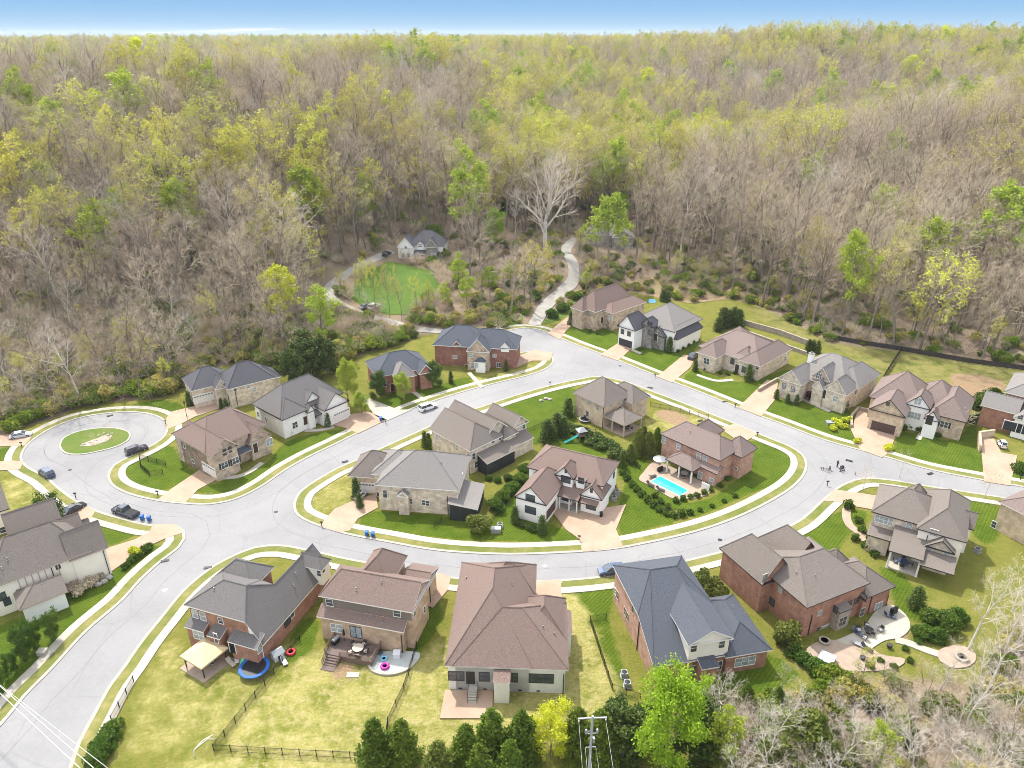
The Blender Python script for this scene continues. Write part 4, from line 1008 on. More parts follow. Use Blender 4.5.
h.win([(121, 512)], 1.8, 1.4, 2, 2, 'dark_trim'); h.win([(122, 560)], 2.2, 1.5, 3, 2, 'dark_trim'); h.win([(263, 437)], 1.9, 1.4, 3, 2, 'dark_trim'); h.win([(264, 403), (366, 482)], .4, .8, 1, 1, 'dark_trim'); h.win([(325, 442)], 1.1, 1.2, 2, 2, 'dark_trim'); h.win([(364, 543)], 1.9, 1.6, 3, 2, 'dark_trim')
h.door([(316, 515)], 1.1, 2.2, 'dark_trim'); h.win([(265, 510)], 1.8, 1.5, 3, 1, 'dark_trim'); h.garage([(203, 560)], 4.6, 2.2, 'garage_brown', 'trim', False)
h.win([(455, 420), (462, 470)], .7, 1.2, 1, 2, 'dark_trim')

# ---- island: low grey house with the screened porch
o1 = (340, 360)
h = House('buff_stone_house', 'buff stone house with a grey hip roof and a screened sunroom on its right end', o1, (140, 500), (430, 520), 6.0, 'stone_pale', 'roof_light', 'trim')
h.b(6.0, 0, 16.6, 0, 13.2, 'hip', 'u', (345, 363), hs=(1, 1), hipf=1.0)
h.b(5.6, -2.2, 7, 4.4, 14.2, 'hip', 'u', 3.0, hs=(1, 1))
h.b(4.2, -7.4, 2, 5.2, 13.6, 'hip', 'u', (125, 360), hs=(1, 1), rm='roof_taupe', wall='brick_buff')
h.b(3.1, 14.6, 20.4, -1.6, 7.4, 'shed', rise=1.0, hs='w', wall='screen', ov=.25)
h.b(4.4, 4.4, 6.8, -.9, 1, 'gable', 'v', .9, hs=(0, 0), ov=.2)
h.finish()
h.porch([(20.05, -1.25), (17.3, -1.25), (14.95, -1.25), (20.05, 2.9), (20.05, 7.0)], 3.0, 0, 'dark_trim', .14)
h.win([(155, 545)], .6, 2.0, 1, 2); h.win([(180, 535)], .8, 1.8, 1, 2); h.win([(283, 565), (335, 570), (350, 573)], .7, 1.1, 1, 2); h.win([(264, 510), (490, 462), (502, 455)], .7, 1.0, 1, 2, glass='blind'); h.garage([(108, 512)], 3.2, 2.2, 'garage_white'); h.pipe([(208, 490), (430, 545)], 'dark_trim')
h.vents([(405, 415), (300, 545)])

# ---- island: larger house behind it
h = House('taupe_roofed_house', 'two storey buff house with a taupe roof and black screened porch on the island', o1, (355, 275), (520, 365), 6.0, 'stone_pale', 'roof_taupe', 'trim')
h.b(6.0, 0, 13.8, 0, 9.6, 'hip', 'u', 3.6, hs=(0, 1), hipf=.8)
h.b(5.9, -1.8, 12.6, 5.0, 13.4, 'gable', 'u', 3.5, hs=(0, 0))
h.b(5.7, 9.0, 12.8, 5, 10.8, 'shed', rise=1.3, hs='w', wall='cream', ov=.3, z0=3)
h.b(5.2, 6, 14, 9.6, 14.2, 'hip', 'u', 2.6, hs=(0, 1))
h.b(6.0, 4, 13.2, 13, 18.4, 'gable', 'u', 2.4, hs=(0, 0))
h.b(3.2, 12.6, 16.6, 2.2, 10.8, 'shed', rise=1.5, hs='w', wall='screen', ov=.2)
h.b(3.2, 12.6, 15.6, 10.8, 17.6, 'shed', rise=1.2, hs='w', wall='stone_pale', ov=.2)
h.finish()
h.porch([(16.35, 2.45), (16.35, 5.2), (16.35, 8), (16.35, 10.5)], 3.1, 0, 'dark_trim', .14)
h.win([(390, 310), (470, 352)], .8, 1.3, 1, 2, glass='blind'); h.win([(535, 385), (545, 418)], .9, 1.5, 1, 2); h.win([(585, 325), (612, 322), (640, 310)], .8, 1.3, 1, 2); h.win([(735, 265)], .9, 1.2)
h.pipe([(515, 375), (360, 285)], 'dark_trim'); h.vents([(430, 330)])
# the patio behind
# ---- island: buff brick house with pavilion
h = House('buff_brick_house', 'buff brick house with a grey hip roof and an open rear pavilion on the island', o3, (290, 90), (410, 145), 6.0, 'brick_buff', 'roof_taupe', 'tan_trim')
h.b(6.0, 0, 10.4, 0, 10.4, 'hip', 'u', (430, 35), hs=(1, 1), hipf=.9)
h.b(5.2, 3.8, 13.0, 7.4, 14.0, 'hip', 'u', 3.0, hs=(1, 1))
h.b(3.2, 9.4, 16.4, .6, 7.4, 'hip', 'u', 2.1, hs=(1, 1), wall='none')
h.finish()
h.porch([(16.0, 1.0), (16.0, 7.0), (12.4, 1.0)], 3.1, 0, 'tan_trim', .3); h.slab(9.6, 16.3, .6, 7.3, .3, 'patio')
h.win([(355, 128), (390, 150)], .8, 1.2, 1, 2, glass='blind'); h.win([(495, 132), (558, 152)], 1.2, 1.5, 2, 2, glass='blind'); h.win([(340, 190), (350, 175)], .8, 1.3, 1, 2); h.french([(455, 200)], 1.8, 2.0); h.pipe([(415, 150)], 'dark_trim')

# ---- island: pool house
h = House('pool_house', 'rosy brown brick house with a covered rear porch facing the swimming pool', o3, (640, 255), (885, 365), 6.0, 'brick_pink', 'roof_pink', 'trim', fascia='dark_trim')
h.b(6.0, 0, 15.4, 0, 8.8, 'hip', 'u', (740, 203), hs=(1, 1), hipf=.8)
h.b(5.6, 2.6, 8.2, 6, 12.6, 'gable', 'v', (855, 183), hs=(0, 1))
h.b(5.6, 11.6, 17.4, 5, 11.0, 'hip', 'v', (965, 260), hs=(1, 1))
h.b(3.2, 4.6, 11.6, -3.8, 1, 'hip', 'u', 1.7, hs=(1, 1), wall='none')
h.b(3.2, 10.6, 15.6, -.9, 1, 'shed', rise=1.2, hs='n', ov=.3)
h.finish()
h.porch([(5.0, -3.4), (11.2, -3.4), (8.1, -3.4)], 3.1, 0, 'trim', .28)
h.win([(655, 280), (714, 306), (795, 343), (820, 355)], .9, 1.4, 1, 2, glass='blind'); h.win([(800, 420), (845, 445)], .9, 1.5, 1, 2, glass='blind'); h.french([(740, 410), (700, 395)], 1.8, 2.0); h.win([(945, 395)], .5, .7); h.pipe([(880, 380)], 'dark_trim')
h.vents([(760, 250)])

# ---- north-west: dark-roofed house
on = (160, 340)
h = House('pale_stone_house', 'pale stone house with a near black hip roof at the wood edge by the cul-de-sac', on, (265, 195), (440, 150), 5.6, 'stone_pale', 'roof_dark', 'trim', ang=36)
h.b(5.6, 0, 12.2, -.6, 9, 'hip', 'u', (335, 85), hs=(1, 1))
h.b(5.2, -7.2, 3, 4.6, 14, 'hip', 'u', (240, 92), hs=(1, 1), hipf=.9)
h.b(5.0, -2.2, 1.4, 2.4, 8, 'gable', 'v', 2.4, hs=(0, 1), ov=.3)
h.b(4.6, 8, 14.4, 1.4, 8.5, 'hip', 'u', 2.6)
h.finish()
h.garage([(175, 232)], 4.8, 2.2); h.win([(300, 195)], .7, 1.1); h.win([(352, 185), (378, 198)], .8, 1.2, glass='blind'); h.win([(225, 235)], .8, 1.5, 1, 2); h.pipe([(300, 200), (272, 215)], 'dark_trim')

# ---- north-west: brown stone house
h = House('brown_stone_house', 'tan stone house with a brown roof and front gables beside the dark fenced lawn', on, (45, 375), (225, 475), 6.6, 'stone_tan', 'roof_brown', 'trim', fascia='tan_trim')
h.b(6.6, 0, 13, 0, 11, 'hip', 'v', (150, 318), hs=(1, 0), hipf=.8)
h.b(6.3, 2, 15.6, 0, 6.4, 'gable', 'u', (265, 400), hs=(0, 0))
h.b(6.2, 0, 11.6, 5, 16, 'hip', 'v', (245, 277), hs=(1, 1))
h.b(6.6, 6.4, 12.3, 6.6, 10.2, 'shed', rise=1.3, hs='w', ov=.3, z0=4, wall='stone_tan')
h.b(4.6, 7, 14.2, 9.6, 15.2, 'gable', 'u', 3.0, hs=(0, 0))
h.b(3.4, 11, 14.6, 6.4, 9.8, 'shed', rise=.8, hs='w', wall='none', rm='roof_slate')
h.finish()
h.garage([(197, 520)], 4.7, 2.2); h.win([(258, 448), (280, 437)], .6, 1.3, 1, 2, 'dark_trim'); h.win([(258, 500), (302, 482)], 1.5, 1.5, 2, 2, 'trim', 'glass', 'dark_trim'); h.win([(292, 387)], 1.5, 1.1, 2, 2); h.door([(382, 432)], 1.1, 2.3); h.win([(437, 408)], 1.6, 1.7, 2, 2, glass='blind'); h.win([(98, 425), (133, 485)], .7, .9, 1, 1)

# ---- north-west: white house
h = House('white_brick_cottage', 'white house with several grey gables beside two lime green trees', on, (385, 265), (500, 325), 5.4, 'white_brick', 'roof_grey', 'trim', fascia='dark_trim', ang=-40.2)
h.b(5.4, -2.0, 9.8, 0, 18, 'hip', 'v', (520, 163), hs=(1, 1), hipf=.9)
h.b(5.2, 0, 10.4, 0, 7.4, 'hip', 'u', 3.2, hs=(1, 1))
h.b(4.8, 2, 13.4, 9.6, 17, 'gable', 'u', (705, 212), hs=(0, 0))
h.b(6.0, 2, 9.2, 7.4, 12, 'gable', 'u', 2.4, hs=(0, 0), ov=.3)
h.b(4.6, 4, 10.8, 6.6, 8.8, 'gable', 'u', 1.6, hs=(0, 0), ov=.2)
h.b(3.4, 9, 11.6, 8.6, 11.4, 'shed', rise=.6, hs='w', wall='none', ov=.1)
h.finish()
h.garage([(727, 300)], 4.6, 2.2, 'garage_white'); h.win([(610, 255)], 1.0, 1.3, 1, 2, 'dark_trim'); h.win([(540, 340)], 1.3, 1.5, 2, 2, 'trim', 'glass'); h.win([(620, 303)], 1.7, 1.5, 3, 2); h.door([(582, 322)], 1.1, 2.2); h.win([(393, 297), (425, 318)], .7, 1.2, 1, 2)

# ---- north: grey roofed brick house
h = House('orange_brick_house', 'orange brick house with a grey hip roof behind a lime green street tree', on, (885, 135), (1010, 110), 5.2, 'brick_red', 'roof_slate', 'trim', ang=25)
h.b(5.2, -1.8, 13.4, -1.5, 9.6, 'hip', 'u', (925, 48), hs=(1, 1))
h.b(5.0, 2.4, 8.2, -4.4, 3, 'hip', 'v', 2.8, hs=(1, 1), rm='roof_light')
h.b(4.8, 9, 13.2, -3.6, 3, 'gable', 'v', 2.3, hs=(0, 1))
h.finish()
h.win([(1000, 138)], 1.2, 1.4, 2, 2, glass='blind'); h.win([(900, 175), (985, 120)], .9, 1.4, 1, 2); h.door([(930, 190)], 1.1, 2.1)

# ---- north: slate roofed red brick house
on5 = (300, 200)
h = House('dark_red_brick_house', 'deep red brick house with a blue-grey slate roof and white bay at the cul-de-sac bend', on5, (530, 580), (650, 640), 6.2, 'brick_deep', 'roof_slate', 'trim', ang=-8)
h.b(6.2, 0, 15, 0, 11.5, 'hip', 'u', 4.2, hs=(1, 1))
h.b(6.0, 13, 24, .4, 10.4, 'hip', 'u', 3.9, hs=(0, 1))
h.b(5.8, 10.0, 16.6, -2.2, 5, 'gable', 'v', 3.6, hs=(0, 1), wall='stone_tan', ov=.3)
h.b(6.4, 19.2, 21.8, .4, 4, 'gable', 'v', 1.4, hs=(0, 0), wall='white', ov=.2, z0=5)
h.b(6.4, 5.6, 8.2, .2, 4, 'gable', 'v', 1.3, hs=(0, 0), wall='brick_deep', ov=.2, z0=5)
h.b(3.2, 12.6, 15.6, -3.4, -1, 'hip', 'u', .9, wall='white', ov=.2)
h.finish()
h.win([(625, 675)], 1.8, 1.7, 2, 2, glass='blind'); h.win([(620, 628)], 1.2, .9, 2, 1, glass='blind'); h.win([(684, 622)], 1.0, 1.3, 1, 2, glass='blind'); h.win([(690, 662), (705, 660)], .9, 1.6, 1, 2, glass='blind'); h.win([(778, 622)], 1.0, .9, 2, 1, glass='blind'); h.win([(760, 665), (795, 660)], 1.2, 1.4, 2, 2); h.door([(668, 672)], 1.0, 2.2)

# ---- house up in the woods
zb = h1(G(423, 262).x, G(423, 262).y)
h = House('hillside_house', 'cream and stone house with a dark roof alone on its lawn up in the woods', on5, (395, 240), (460, 246), 0, 'white', 'roof_dark', 'trim', ang=-6, base=zb)
h.b(5.2, 3, 17.4, 1, 12, 'hip', 'u', (510, 120), hs=(1, 1), z0=-5)
h.b(5.0, -.4, 6.4, -.6, 9, 'gable', 'v', 4.0, hs=(0, 1), z0=-5)
h.b(5.4, 10.4, 15.4, -.6, 6, 'gable', 'v', 3.2, hs=(0, 1), wall='stone_grey', z0=-5)
h.b(5.8, 7.2, 10, .8, 4, 'gable', 'v', 1.3, hs=(0, 0), ov=.2, z0=4)
h.b(3.0, 6.2, 10.6, -1.4, 2, 'shed', rise=1.0, hs='n', wall='none')
h.finish()
h.win([(413, 222), (435, 222)], 1.0, 1.5, 1, 2, glass='blind'); h.win([(534, 222)], 1.6, 1.8, 2, 2, 'trim', 'blind'); h.win([(480, 182)], 1.4, .9, 2, 1); h.win([(423, 190)], .8, .9, 1, 1); h.door([(490, 220)], 1.1, 2.1, 'dark_trim')

# ---- right row, from the far end
orr = (560, 260)
h = House('stone_house', 'tan stone house with a brown roof at the far end of the right hand row', orr, (60, 180), (105, 200), 6.6, 'stone_tan', 'roof_brown', 'trim', ang=-48)
h.b(6.6, 0, 9, -.2, 19, 'hip', 'v', (175, 108), hs=(1, 1), hipf=.9)
h.b(6.4, 0, 5.4, -2.2, 8, 'gable', 'v', (80, 150), hs=(1, 1))
h.b(6.0, 5.6, 12.4, 4.0, 21, 'hip', 'v', (215, 165), hs=(1, 1))
h.finish()
h.win([(90, 200), (120, 215)], .8, 1.3, 1, 2, 'dark_trim', 'blind'); h.win([(170, 200)], .8, 1.2, 1, 2); h.win([(205, 230)], 1.1, 1.5, 2, 2, glass='blind'); h.door([(168, 240)], 1.1, 2.2)

h = House('white_gabled_house', 'white house with dark grey roofs, a stone middle and black windows facing the street', orr, (228, 262), (300, 285), 6.2, 'white', 'roof_dark', 'trim', ang=-44, fascia='dark_trim')
h.b(6.2, 0, 6.6, 0, 9, 'gable', 'v', (265, 212), hs=(0, 1))
h.b(6.6, .6, 16, 6.4, 22, 'hip', 'v', 5.2, hs=(1, 1), hipf=.9, rm='roof_light')
h.b(7.0, 5.6, 9.8, 4.2, 9, 'gable', 'v', 2.4, hs=(0, 1), wall='stone_grey', ov=.25)
h.b(4.2, 12.6, 16.8, 7.0, 21.4, 'hip', 'v', 3.2, hs=(1, 1))
h.b(4.4, 8, 13.4, 5.6, 12, 'gable', 'v', 2.6, hs=(0, 1), wall='stone_grey', ov=.25)
h.finish()
h.garage([(262, 332)], 4.8, 2.2, 'garage_dark', 'trim', False); h.win([(250, 286), (276, 295)], 1.1, 1.4, 2, 2, 'dark_trim'); h.win([(360, 255)], 1.6, 1.2, 2, 2, 'dark_trim'); h.door([(383, 308)], 1.2, 2.2, 'dark_trim'); h.win([(425, 315)], 1.2, 1.5, 2, 2, 'dark_trim'); h.win([(360, 290)], 1.5, 1.4, 2, 2, 'dark_trim'); h.win([(535, 275)], .6, .8, 1, 1)

h = House('low_tan_house', 'single storey tan stone house with a wide rosy roof below a retaining wall', orr, (550, 365), (635, 395), 4.8, 'stone_pale', 'roof_pink', 'trim', ang=-46)
h.b(4.8, -2.2, 16.6, 4, 20.5, 'hip', 'u', (690, 275), hs=(1, 1), hipf=.8)
h.b(4.8, 0, 6.4, -.6, 10, 'hip', 'v', 3.0, hs=(1, 1))
h.b(4.6, 11, 17.4, 3.4, 21.4, 'hip', 'v', 2.8, hs=(1, 1))
h.b(5.2, 9.0, 13.2, 5.0, 10, 'hip', 'v', 2.2, hs=(1, 1), ov=.3)
h.b(4.4, -2.6, 4, 18, 24, 'hip', 'u', 2.4)
h.finish()
h.win([(586, 405)], 1.7, 1.7, 2, 2); h.win([(690, 405), (735, 438)], 1.1, 1.6, 2, 2, 'dark_trim'); h.door([(708, 432)], 1.2, 2.2, 'dark_trim'); h.win([(790, 430), (900, 395)], .8, 1.2, 1, 2)

or4 = (768, 330)
h = House('grey_gabled_house', 'tan house with pale grey roofs and pointed front gables beside a red leaved shrub', or4, (45, 185), (130, 220), 5.6, 'stone_pale', 'roof_light', 'trim', ang=-47)
h.b(5.6, .4, 16, 4, 21.6, 'hip', 'u', (260, 92), hs=(1, 1), hipf=.75)
h.b(5.4, 0, 6.4, -.6, 10, 'gable', 'v', (95, 160), hs=(0, 1))
h.b(6.6, 6.4, 11.4, 4.0, 12, 'gable', 'v', (210, 140), hs=(0, 1), ov=.3, wall='stone_tan')
h.b(5.0, 8.0, 11.0, 1.8, 6, 'gable', 'v', 2.0, hs=(0, 1), ov=.2)
h.b(5.2, 10.6, 16.6, 2.4, 10, 'gable', 'v', 3.4, hs=(0, 1), ov=.3)
h.b(5.4, 9, 17.2, 8, 21, 'hip', 'v', 3.6, hs=(1, 1))
h.finish()
h.win([(64, 223), (100, 236)], .9, 1.4, 1, 2, 'dark_trim', 'blind'); h.win([(204, 183)], 1.4, 1.4, 3, 2); h.door([(222, 255)], 1.2, 2.2, 'dark_trim'); h.win([(270, 275)], 1.1, 1.4, 2, 2, glass='blind'); h.win([(350, 250)], .6, .8); h.chimney(3.2, 9.4, 1.2, 1.0, 7, 10.2, 'white')

h = House('arched_entry_house', 'tan brick house with rosy roofs, white centre gable and brown garage door', or4, (405, 310), (545, 345), 5.6, 'brick_buff', 'roof_pink', 'trim', ang=-36, fascia='dark_trim')
h.b(5.6, -1.4, 11, 6, 20, 'hip', 'u', (560, 165), hs=(1, 1), hipf=.9)
h.b(5.4, 0, 8.0, -.2, 11, 'gable', 'v', 3.5, hs=(0, 1))
h.b(6.4, 6.6, 12.0, 5.4, 13, 'gable', 'v', 2.9, hs=(0, 1), wall='white', ov=.3)
h.b(5.2, 11.6, 19.6, 6.0, 21, 'hip', 'v', 3.9, hs=(1, 1), wall='stone_tan')
h.b(5.9, 8, 16, 10, 21.5, 'hip', 'u', 4.2)
h.b(4.8, 11.2, 14.4, 3.4, 8, 'gable', 'v', 2.2, hs=(0, 1), wall='white', ov=.25)
h.finish()
h.garage([(460, 390)], 5.2, 2.3, 'garage_brown', 'tan_trim', False); h.win([(480, 295)], .6, .8, 1, 1, 'dark_trim'); h.win([(600, 285)], 1.3, 1.6, 2, 2, glass='blind'); h.win([(605, 258), (655, 322)], .6, .6, 1, 1); h.win([(585, 342)], 2.6, 1.6, 4, 2, 'trim', 'blind'); h.door([(646, 360)], 1.4, 2.4, 'dark_trim'); h.win([(705, 378)], 1.6, 1.5, 2, 2, 'trim', 'glass', 'dark_trim')
h.vents([(580, 165)])

h = House('brick_corner_house', 'brick house with pale grey roofs cut off by the right edge, facing a tan driveway', or4, (945, 245), (1024, 335), 8.0, 'brick_red', 'roof_light', 'trim', ang=-40)
h.b(8.0, 0, 12, -.4, 14, 'hip', 'v', 3.6, hs=(1, 1))
h.b(5.4, -3.4, 4.4, -5.6, 1, 'gable', 'u', 2.6, hs=(0, 0))
h.b(5.0, 3.6, 9.4, -7, 1, 'gable', 'v', 2.6, hs=(0, 0), wall='white')
h.finish()
h.garage([(942, 440)], 3.6, 2.3, 'garage_dark', 'trim', False); h.garage([(990, 470)], 2.6, 2.3, 'garage_dark', 'trim', False); h.win([(1010, 350)], 1, 1.3)

# ---- roof among the trees
g_ = G(606, 246); zb = g_.z
h = House('secluded_house', 'brown roofed house mostly hidden by bare trees at the top of the far drive', on5, (0, 0), (1, 1), 0, 'stone_grey', 'roof_grey', ang=-4)
h.root.location = (g_.x - 9, g_.y, zb)
h.mx = Matrix.Translation(h.root.location) @ Matrix.Rotation(h.ang, 4, 'Z'); h.inv = h.mx.inverted(); h.o = Vector(h.root.location); h.base = zb
h.b(4.6, 0, 18, 0, 11, 'hip', 'u', 3.4, z0=-4); h.b(4.4, 11, 20, -3, 6, 'gable', 'v', 3.0, hs=(0, 1), z0=-4)
h.finish(); h.win([((600 - 300) * 4, (246 - 200) * 4), ((612 - 300) * 4, (246 - 200) * 4)], 1.2, 1.4, 2, 2)
# ------------------------------------------------------------------ trees
def unit(v): return v / (np.linalg.norm(v) + 1e-9)
class Tree:
    """grows a branching skeleton; wood goes into a trunk mesh, twigs and leaves into a crown mesh"""
    def __init__(s, seed): s.r = np.random.default_rng(seed); s.wv = []; s.wf = []; s.cv = []; s.cf = []; s.cm = []; s.tips = []
    def tube(s, v, f, p0, p1, r0, r1, n):
        d = unit(p1 - p0); a = unit(np.cross(d, [0, 0, 1] if abs(d[2]) < .9 else [1, 0, 0])); b = np.cross(d, a); k = len(v)
        for p, r in ((p0, r0), (p1, r1)):
            for i in range(n):
                t = 2 * math.pi * i / n; v.append(p + (a * math.cos(t) + b * math.sin(t)) * r)
        for i in range(n):
            j = (i + 1) % n; f.append((k + i, k + j, k + n + j, k + n + i))
    def bend(s, d, a): return unit(d + s.r.normal(0, a, 3))
    def branch(s, p, d, L, r, lvl, spec):
        """spec per level: segments, children, child length ratio, child angle, upturn"""
        seg, ch, ratio, ang, up = spec[lvl][:5]
        pts = [p]; dirs = [d]; q = p; dd = d
        for i in range(seg):
            dd = unit(dd + np.array([0, 0, up]) + s.r.normal(0, .09, 3)); q = q + dd * L / seg; pts.append(q); dirs.append(dd)
        last = lvl == len(spec) - 1
        for i in range(seg):
            r0 = r * (1 - .72 * i / seg); r1 = r * (1 - .72 * (i + 1) / seg)
            if last:
                a = unit(np.cross(dirs[i], s.r.normal(0, 1, 3))); k = len(s.cv)
                s.cv += [pts[i] - a * r0, pts[i] + a * r0, pts[i + 1] + a * r1 * .6, pts[i + 1] - a * r1 * .6]; s.cf.append((k, k + 1, k + 2, k + 3)); s.cm.append(0)
            elif lvl >= 2: s.tube(s.cv, s.cf, pts[i], pts[i + 1], r0, r1, 3); s.cm += [0] * 3
            else: s.tube(s.wv, s.wf, pts[i], pts[i + 1], r0, r1, 6 if lvl == 0 else 4)
        if last: s.tips.append(q); s.tips.append((pts[0] + q) / 2); return
        for i in range(ch):
            t = spec[lvl][5] + (1 - spec[lvl][5]) * (i + s.r.random() * .8) / ch if len(spec[lvl]) > 5 else .3 + .7 * (i + s.r.random()) / ch
            t = min(t, .995); k = min(int(t * seg), seg - 1); fr = t * seg - k
            bp = pts[k] + (pts[k + 1] - pts[k]) * fr; bd = dirs[k + 1]
            az = i * 2.4 + s.r.random() * .7
            a = unit(np.cross(bd, [.3, .2, 1] if abs(bd[2]) < .9 else [1, 0, 0])); b = np.cross(bd, a)
            an = ang * (.75 + .5 * s.r.random())
            if lvl == 0: an *= (1.15 - .5 * t)
            nd = unit(bd * math.cos(an) + (a * math.cos(az) + b * math.sin(az)) * math.sin(an))
            ln = L * ratio * (.7 + .5 * s.r.random()) * ((1.18 - .62 * abs(t - .55) * 1.3 - .25 * max(0, t - .75)) if lvl == 0 else (1.1 - .5 * t))
            s.branch(bp, nd, ln, max(r * (1 - .72 * t) * .58, .016), lvl + 1, spec)
    def leaves(s, pts, size, n, spread, mi=1, flat=0.0):
        pts = np.asarray(pts)
        idx = s.r.integers(0, len(pts), n); c = pts[idx] + s.r.normal(0, spread, (n, 3))
        a = s.r.normal(0, 1, (n, 3)); a /= np.linalg.norm(a, axis=1)[:, None]
        b = np.cross(a, s.r.normal(0, 1, (n, 3))); b /= np.linalg.norm(b, axis=1)[:, None]
        sz = size * (.6 + .8 * s.r.random(n))[:, None]
        k = len(s.cv)
        q = np.stack([c - a * sz, c + b * sz * .6, c + a * sz, c - b * sz * .6], 1).reshape(-1, 3)
        s.cv += list(q); s.cf += [(k + 4 * i, k + 4 * i + 1, k + 4 * i + 2, k + 4 * i + 3) for i in range(n)]; s.cm += [mi] * n
    def meshes(s, name, bark, twig, leaf=None):
        t = bpy.data.meshes.new(name + '_trunk'); t.from_pydata([tuple(p) for p in s.wv], [], s.wf); t.materials.append(M[bark])
        c = bpy.data.meshes.new(name + '_crown'); c.from_pydata([tuple(p) for p in s.cv], [], s.cf); c.materials.append(M[twig])
        if leaf: c.materials.append(M[leaf])
        c.polygons.foreach_set('material_index', s.cm); t.update(); c.update()
        return t, c

M['bark'] = mat('grey_brown_bark', (.26, .215, .17), (.145, .118, .095), 1.5, .95, 4, var=.25)
M['bark_pale'] = mat('pale_bark', (.58, .53, .47), (.38, .34, .29), 1.0, .9, 4)
M['twig'] = mat('bare_twigs', (.51, .425, .315), (.36, .295, .215), .4, .95, 2, var=.33)
M['twig_pale'] = mat('pale_twigs', (.6, .54, .46), (.48, .43, .36), .4, .95, 2, var=.12)
M['twig_tan'] = mat('tan_twigs', (.56, .465, .335), (.41, .335, .24), .4, .95, 2, var=.2)
M['bud'] = leaf_mat('spring_buds', (.50, .47, .075), (.40, .41, .06), .22)
M['bud_olive'] = leaf_mat('olive_buds', (.46, .41, .12), (.36, .33, .09), .22)
M['lime'] = leaf_mat('lime_leaves', (.37, .44, .05), (.29, .37, .04), .12)
M['lime_fresh'] = leaf_mat('fresh_lime_leaves', (.30, .44, .03), (.22, .36, .02), .05)
M['yellow'] = leaf_mat('yellow_leaves', (.58, .60, .04), (.48, .53, .035), .1)
M['gold'] = leaf_mat('golden_leaves', (.56, .40, .04), (.46, .35, .04), .1)
M['green'] = leaf_mat('green_leaves', (.10, .17, .02), (.065, .12, .014), .18)
M['dark_green'] = leaf_mat('dark_evergreen', (.09, .13, .026), (.06, .098, .018), .18, .2)
M['conifer'] = leaf_mat('conifer_green', (.15, .21, .025), (.095, .15, .016), .15, .25)
M['olive'] = leaf_mat('olive_foliage', (.17, .20, .04), (.12, .15, .028), .2)
M['red_leaf'] = leaf_mat('dark_red_leaves', (.10, .015, .025), (.06, .01, .018), .1)

def bare(seed, H=20, spread=.36, up=.10, n1=11, dens=1.0, pale=False, tr=.34):
    t = Tree(seed)
    spec = [(6, n1, spread, .95, .06, .38), (3, int(6 * dens), .46, .75, up), (2, int(6 * dens), .5, .7, .05), (1, 4, .62, .7, .03), (1, 0, 0, 0, .02)]
    spec[3] = (1, int(4 * dens), .72, .65, .03)
    t.branch(np.zeros(3), np.array([0, 0, 1.]), H, tr * H / 20, 0, spec)
    return t
def sycamore(seed):
    t = Tree(seed)
    t.branch(np.zeros(3), np.array([0, 0, 1.]), 22, .75, 0, [(5, 15, .62, .75, .04, .16), (4, 8, .5, .6, .12), (2, 6, .5, .65, .06), (1, 4, .6, .65, .03), (1, 0, 0, 0, .02)])
    return t
PROTO = {}   # kind -> list of (trunk mesh, crown mesh, height)
def add_proto(kind, t, H, bark, twig, leaf=None):
    a, b = t.meshes(kind, bark, twig, leaf); PROTO.setdefault(kind, []).append((a, b, H))
for i in range(4): add_proto('bare', bare(100 + i, 20, (.34, .38, .30, .40)[i]), 20, 'bark', 'twig')
for i in range(2): add_proto('bare', bare(120 + i, 20, .36), 20, 'bark', 'twig_tan')
for i in range(3):
    t = bare(200 + i, 20, (.32, .36, .28)[i], dens=.85); t.leaves(t.tips, .26, 1500, .35); add_proto('bud', t, 20, 'bark', 'twig', 'bud')
for i in range(2):
    t = bare(220 + i, 20, .34, dens=.85); t.leaves(t.tips, .24, 1300, .35); add_proto('bud', t, 20, 'bark', 'twig_tan', 'bud_olive')
for i in range(2):
    t = bare(240 + i, 20, (.34, .26)[i], dens=.8); t.leaves(t.tips, .34, 3000, .45); add_proto('lime', t, 20, 'bark', 'twig', 'lime')
t = bare(250, 20, .34, dens=.8); t.leaves(t.tips, .34, 2600, .45); add_proto('yellow', t, 20, 'bark', 'twig', 'yellow')
t = bare(251, 20, .36, dens=.85); t.leaves(t.tips, .34, 2600, .5); add_proto('gold', t, 20, 'bark', 'twig', 'gold')
for i in range(2): add_proto('pale', bare(260 + i, 20, (.42, .36)[i], up=.14, n1=12, tr=.30), 20, 'bark_pale', 'twig_pale')
add_proto('sycamore', sycamore(270), 22, 'bark_pale', 'twig_pale')
def leafy(seed, H, kind, leaf, spread=.42, n=7000, size=.17, n1=12, sp=.28, tb=.22):
    t = Tree(seed)
    spec = [(5, n1, spread, 1.0, .06, tb), (3, 6, .48, .8, .08), (2, 5, .5, .8, .03), (1, 0, 0, 0, 0)]
    t.branch(np.zeros(3), np.array([0, 0, 1.]), H, .02 * H, 0, spec); t.leaves(t.tips, size, n, sp)
    add_proto(kind, t, H, 'bark', 'twig', leaf)
leafy(300, 10, 'maple', 'lime_fresh', .42, 17000, .13, 14, .3, .18)
leafy(301, 7, 'yellow_maple', 'yellow', .40, 12000, .11, 12, .3, .15)
leafy(302, 8, 'street_tree', 'lime', .36, 11000, .12, 12, .28, .2)
leafy(303, 6, 'green_tree', 'green', .5, 5000, .17, 12, .3, .06)
leafy(304, 7, 'magnolia', 'dark_green', .42, 6000, .2, 12, .32, .06)
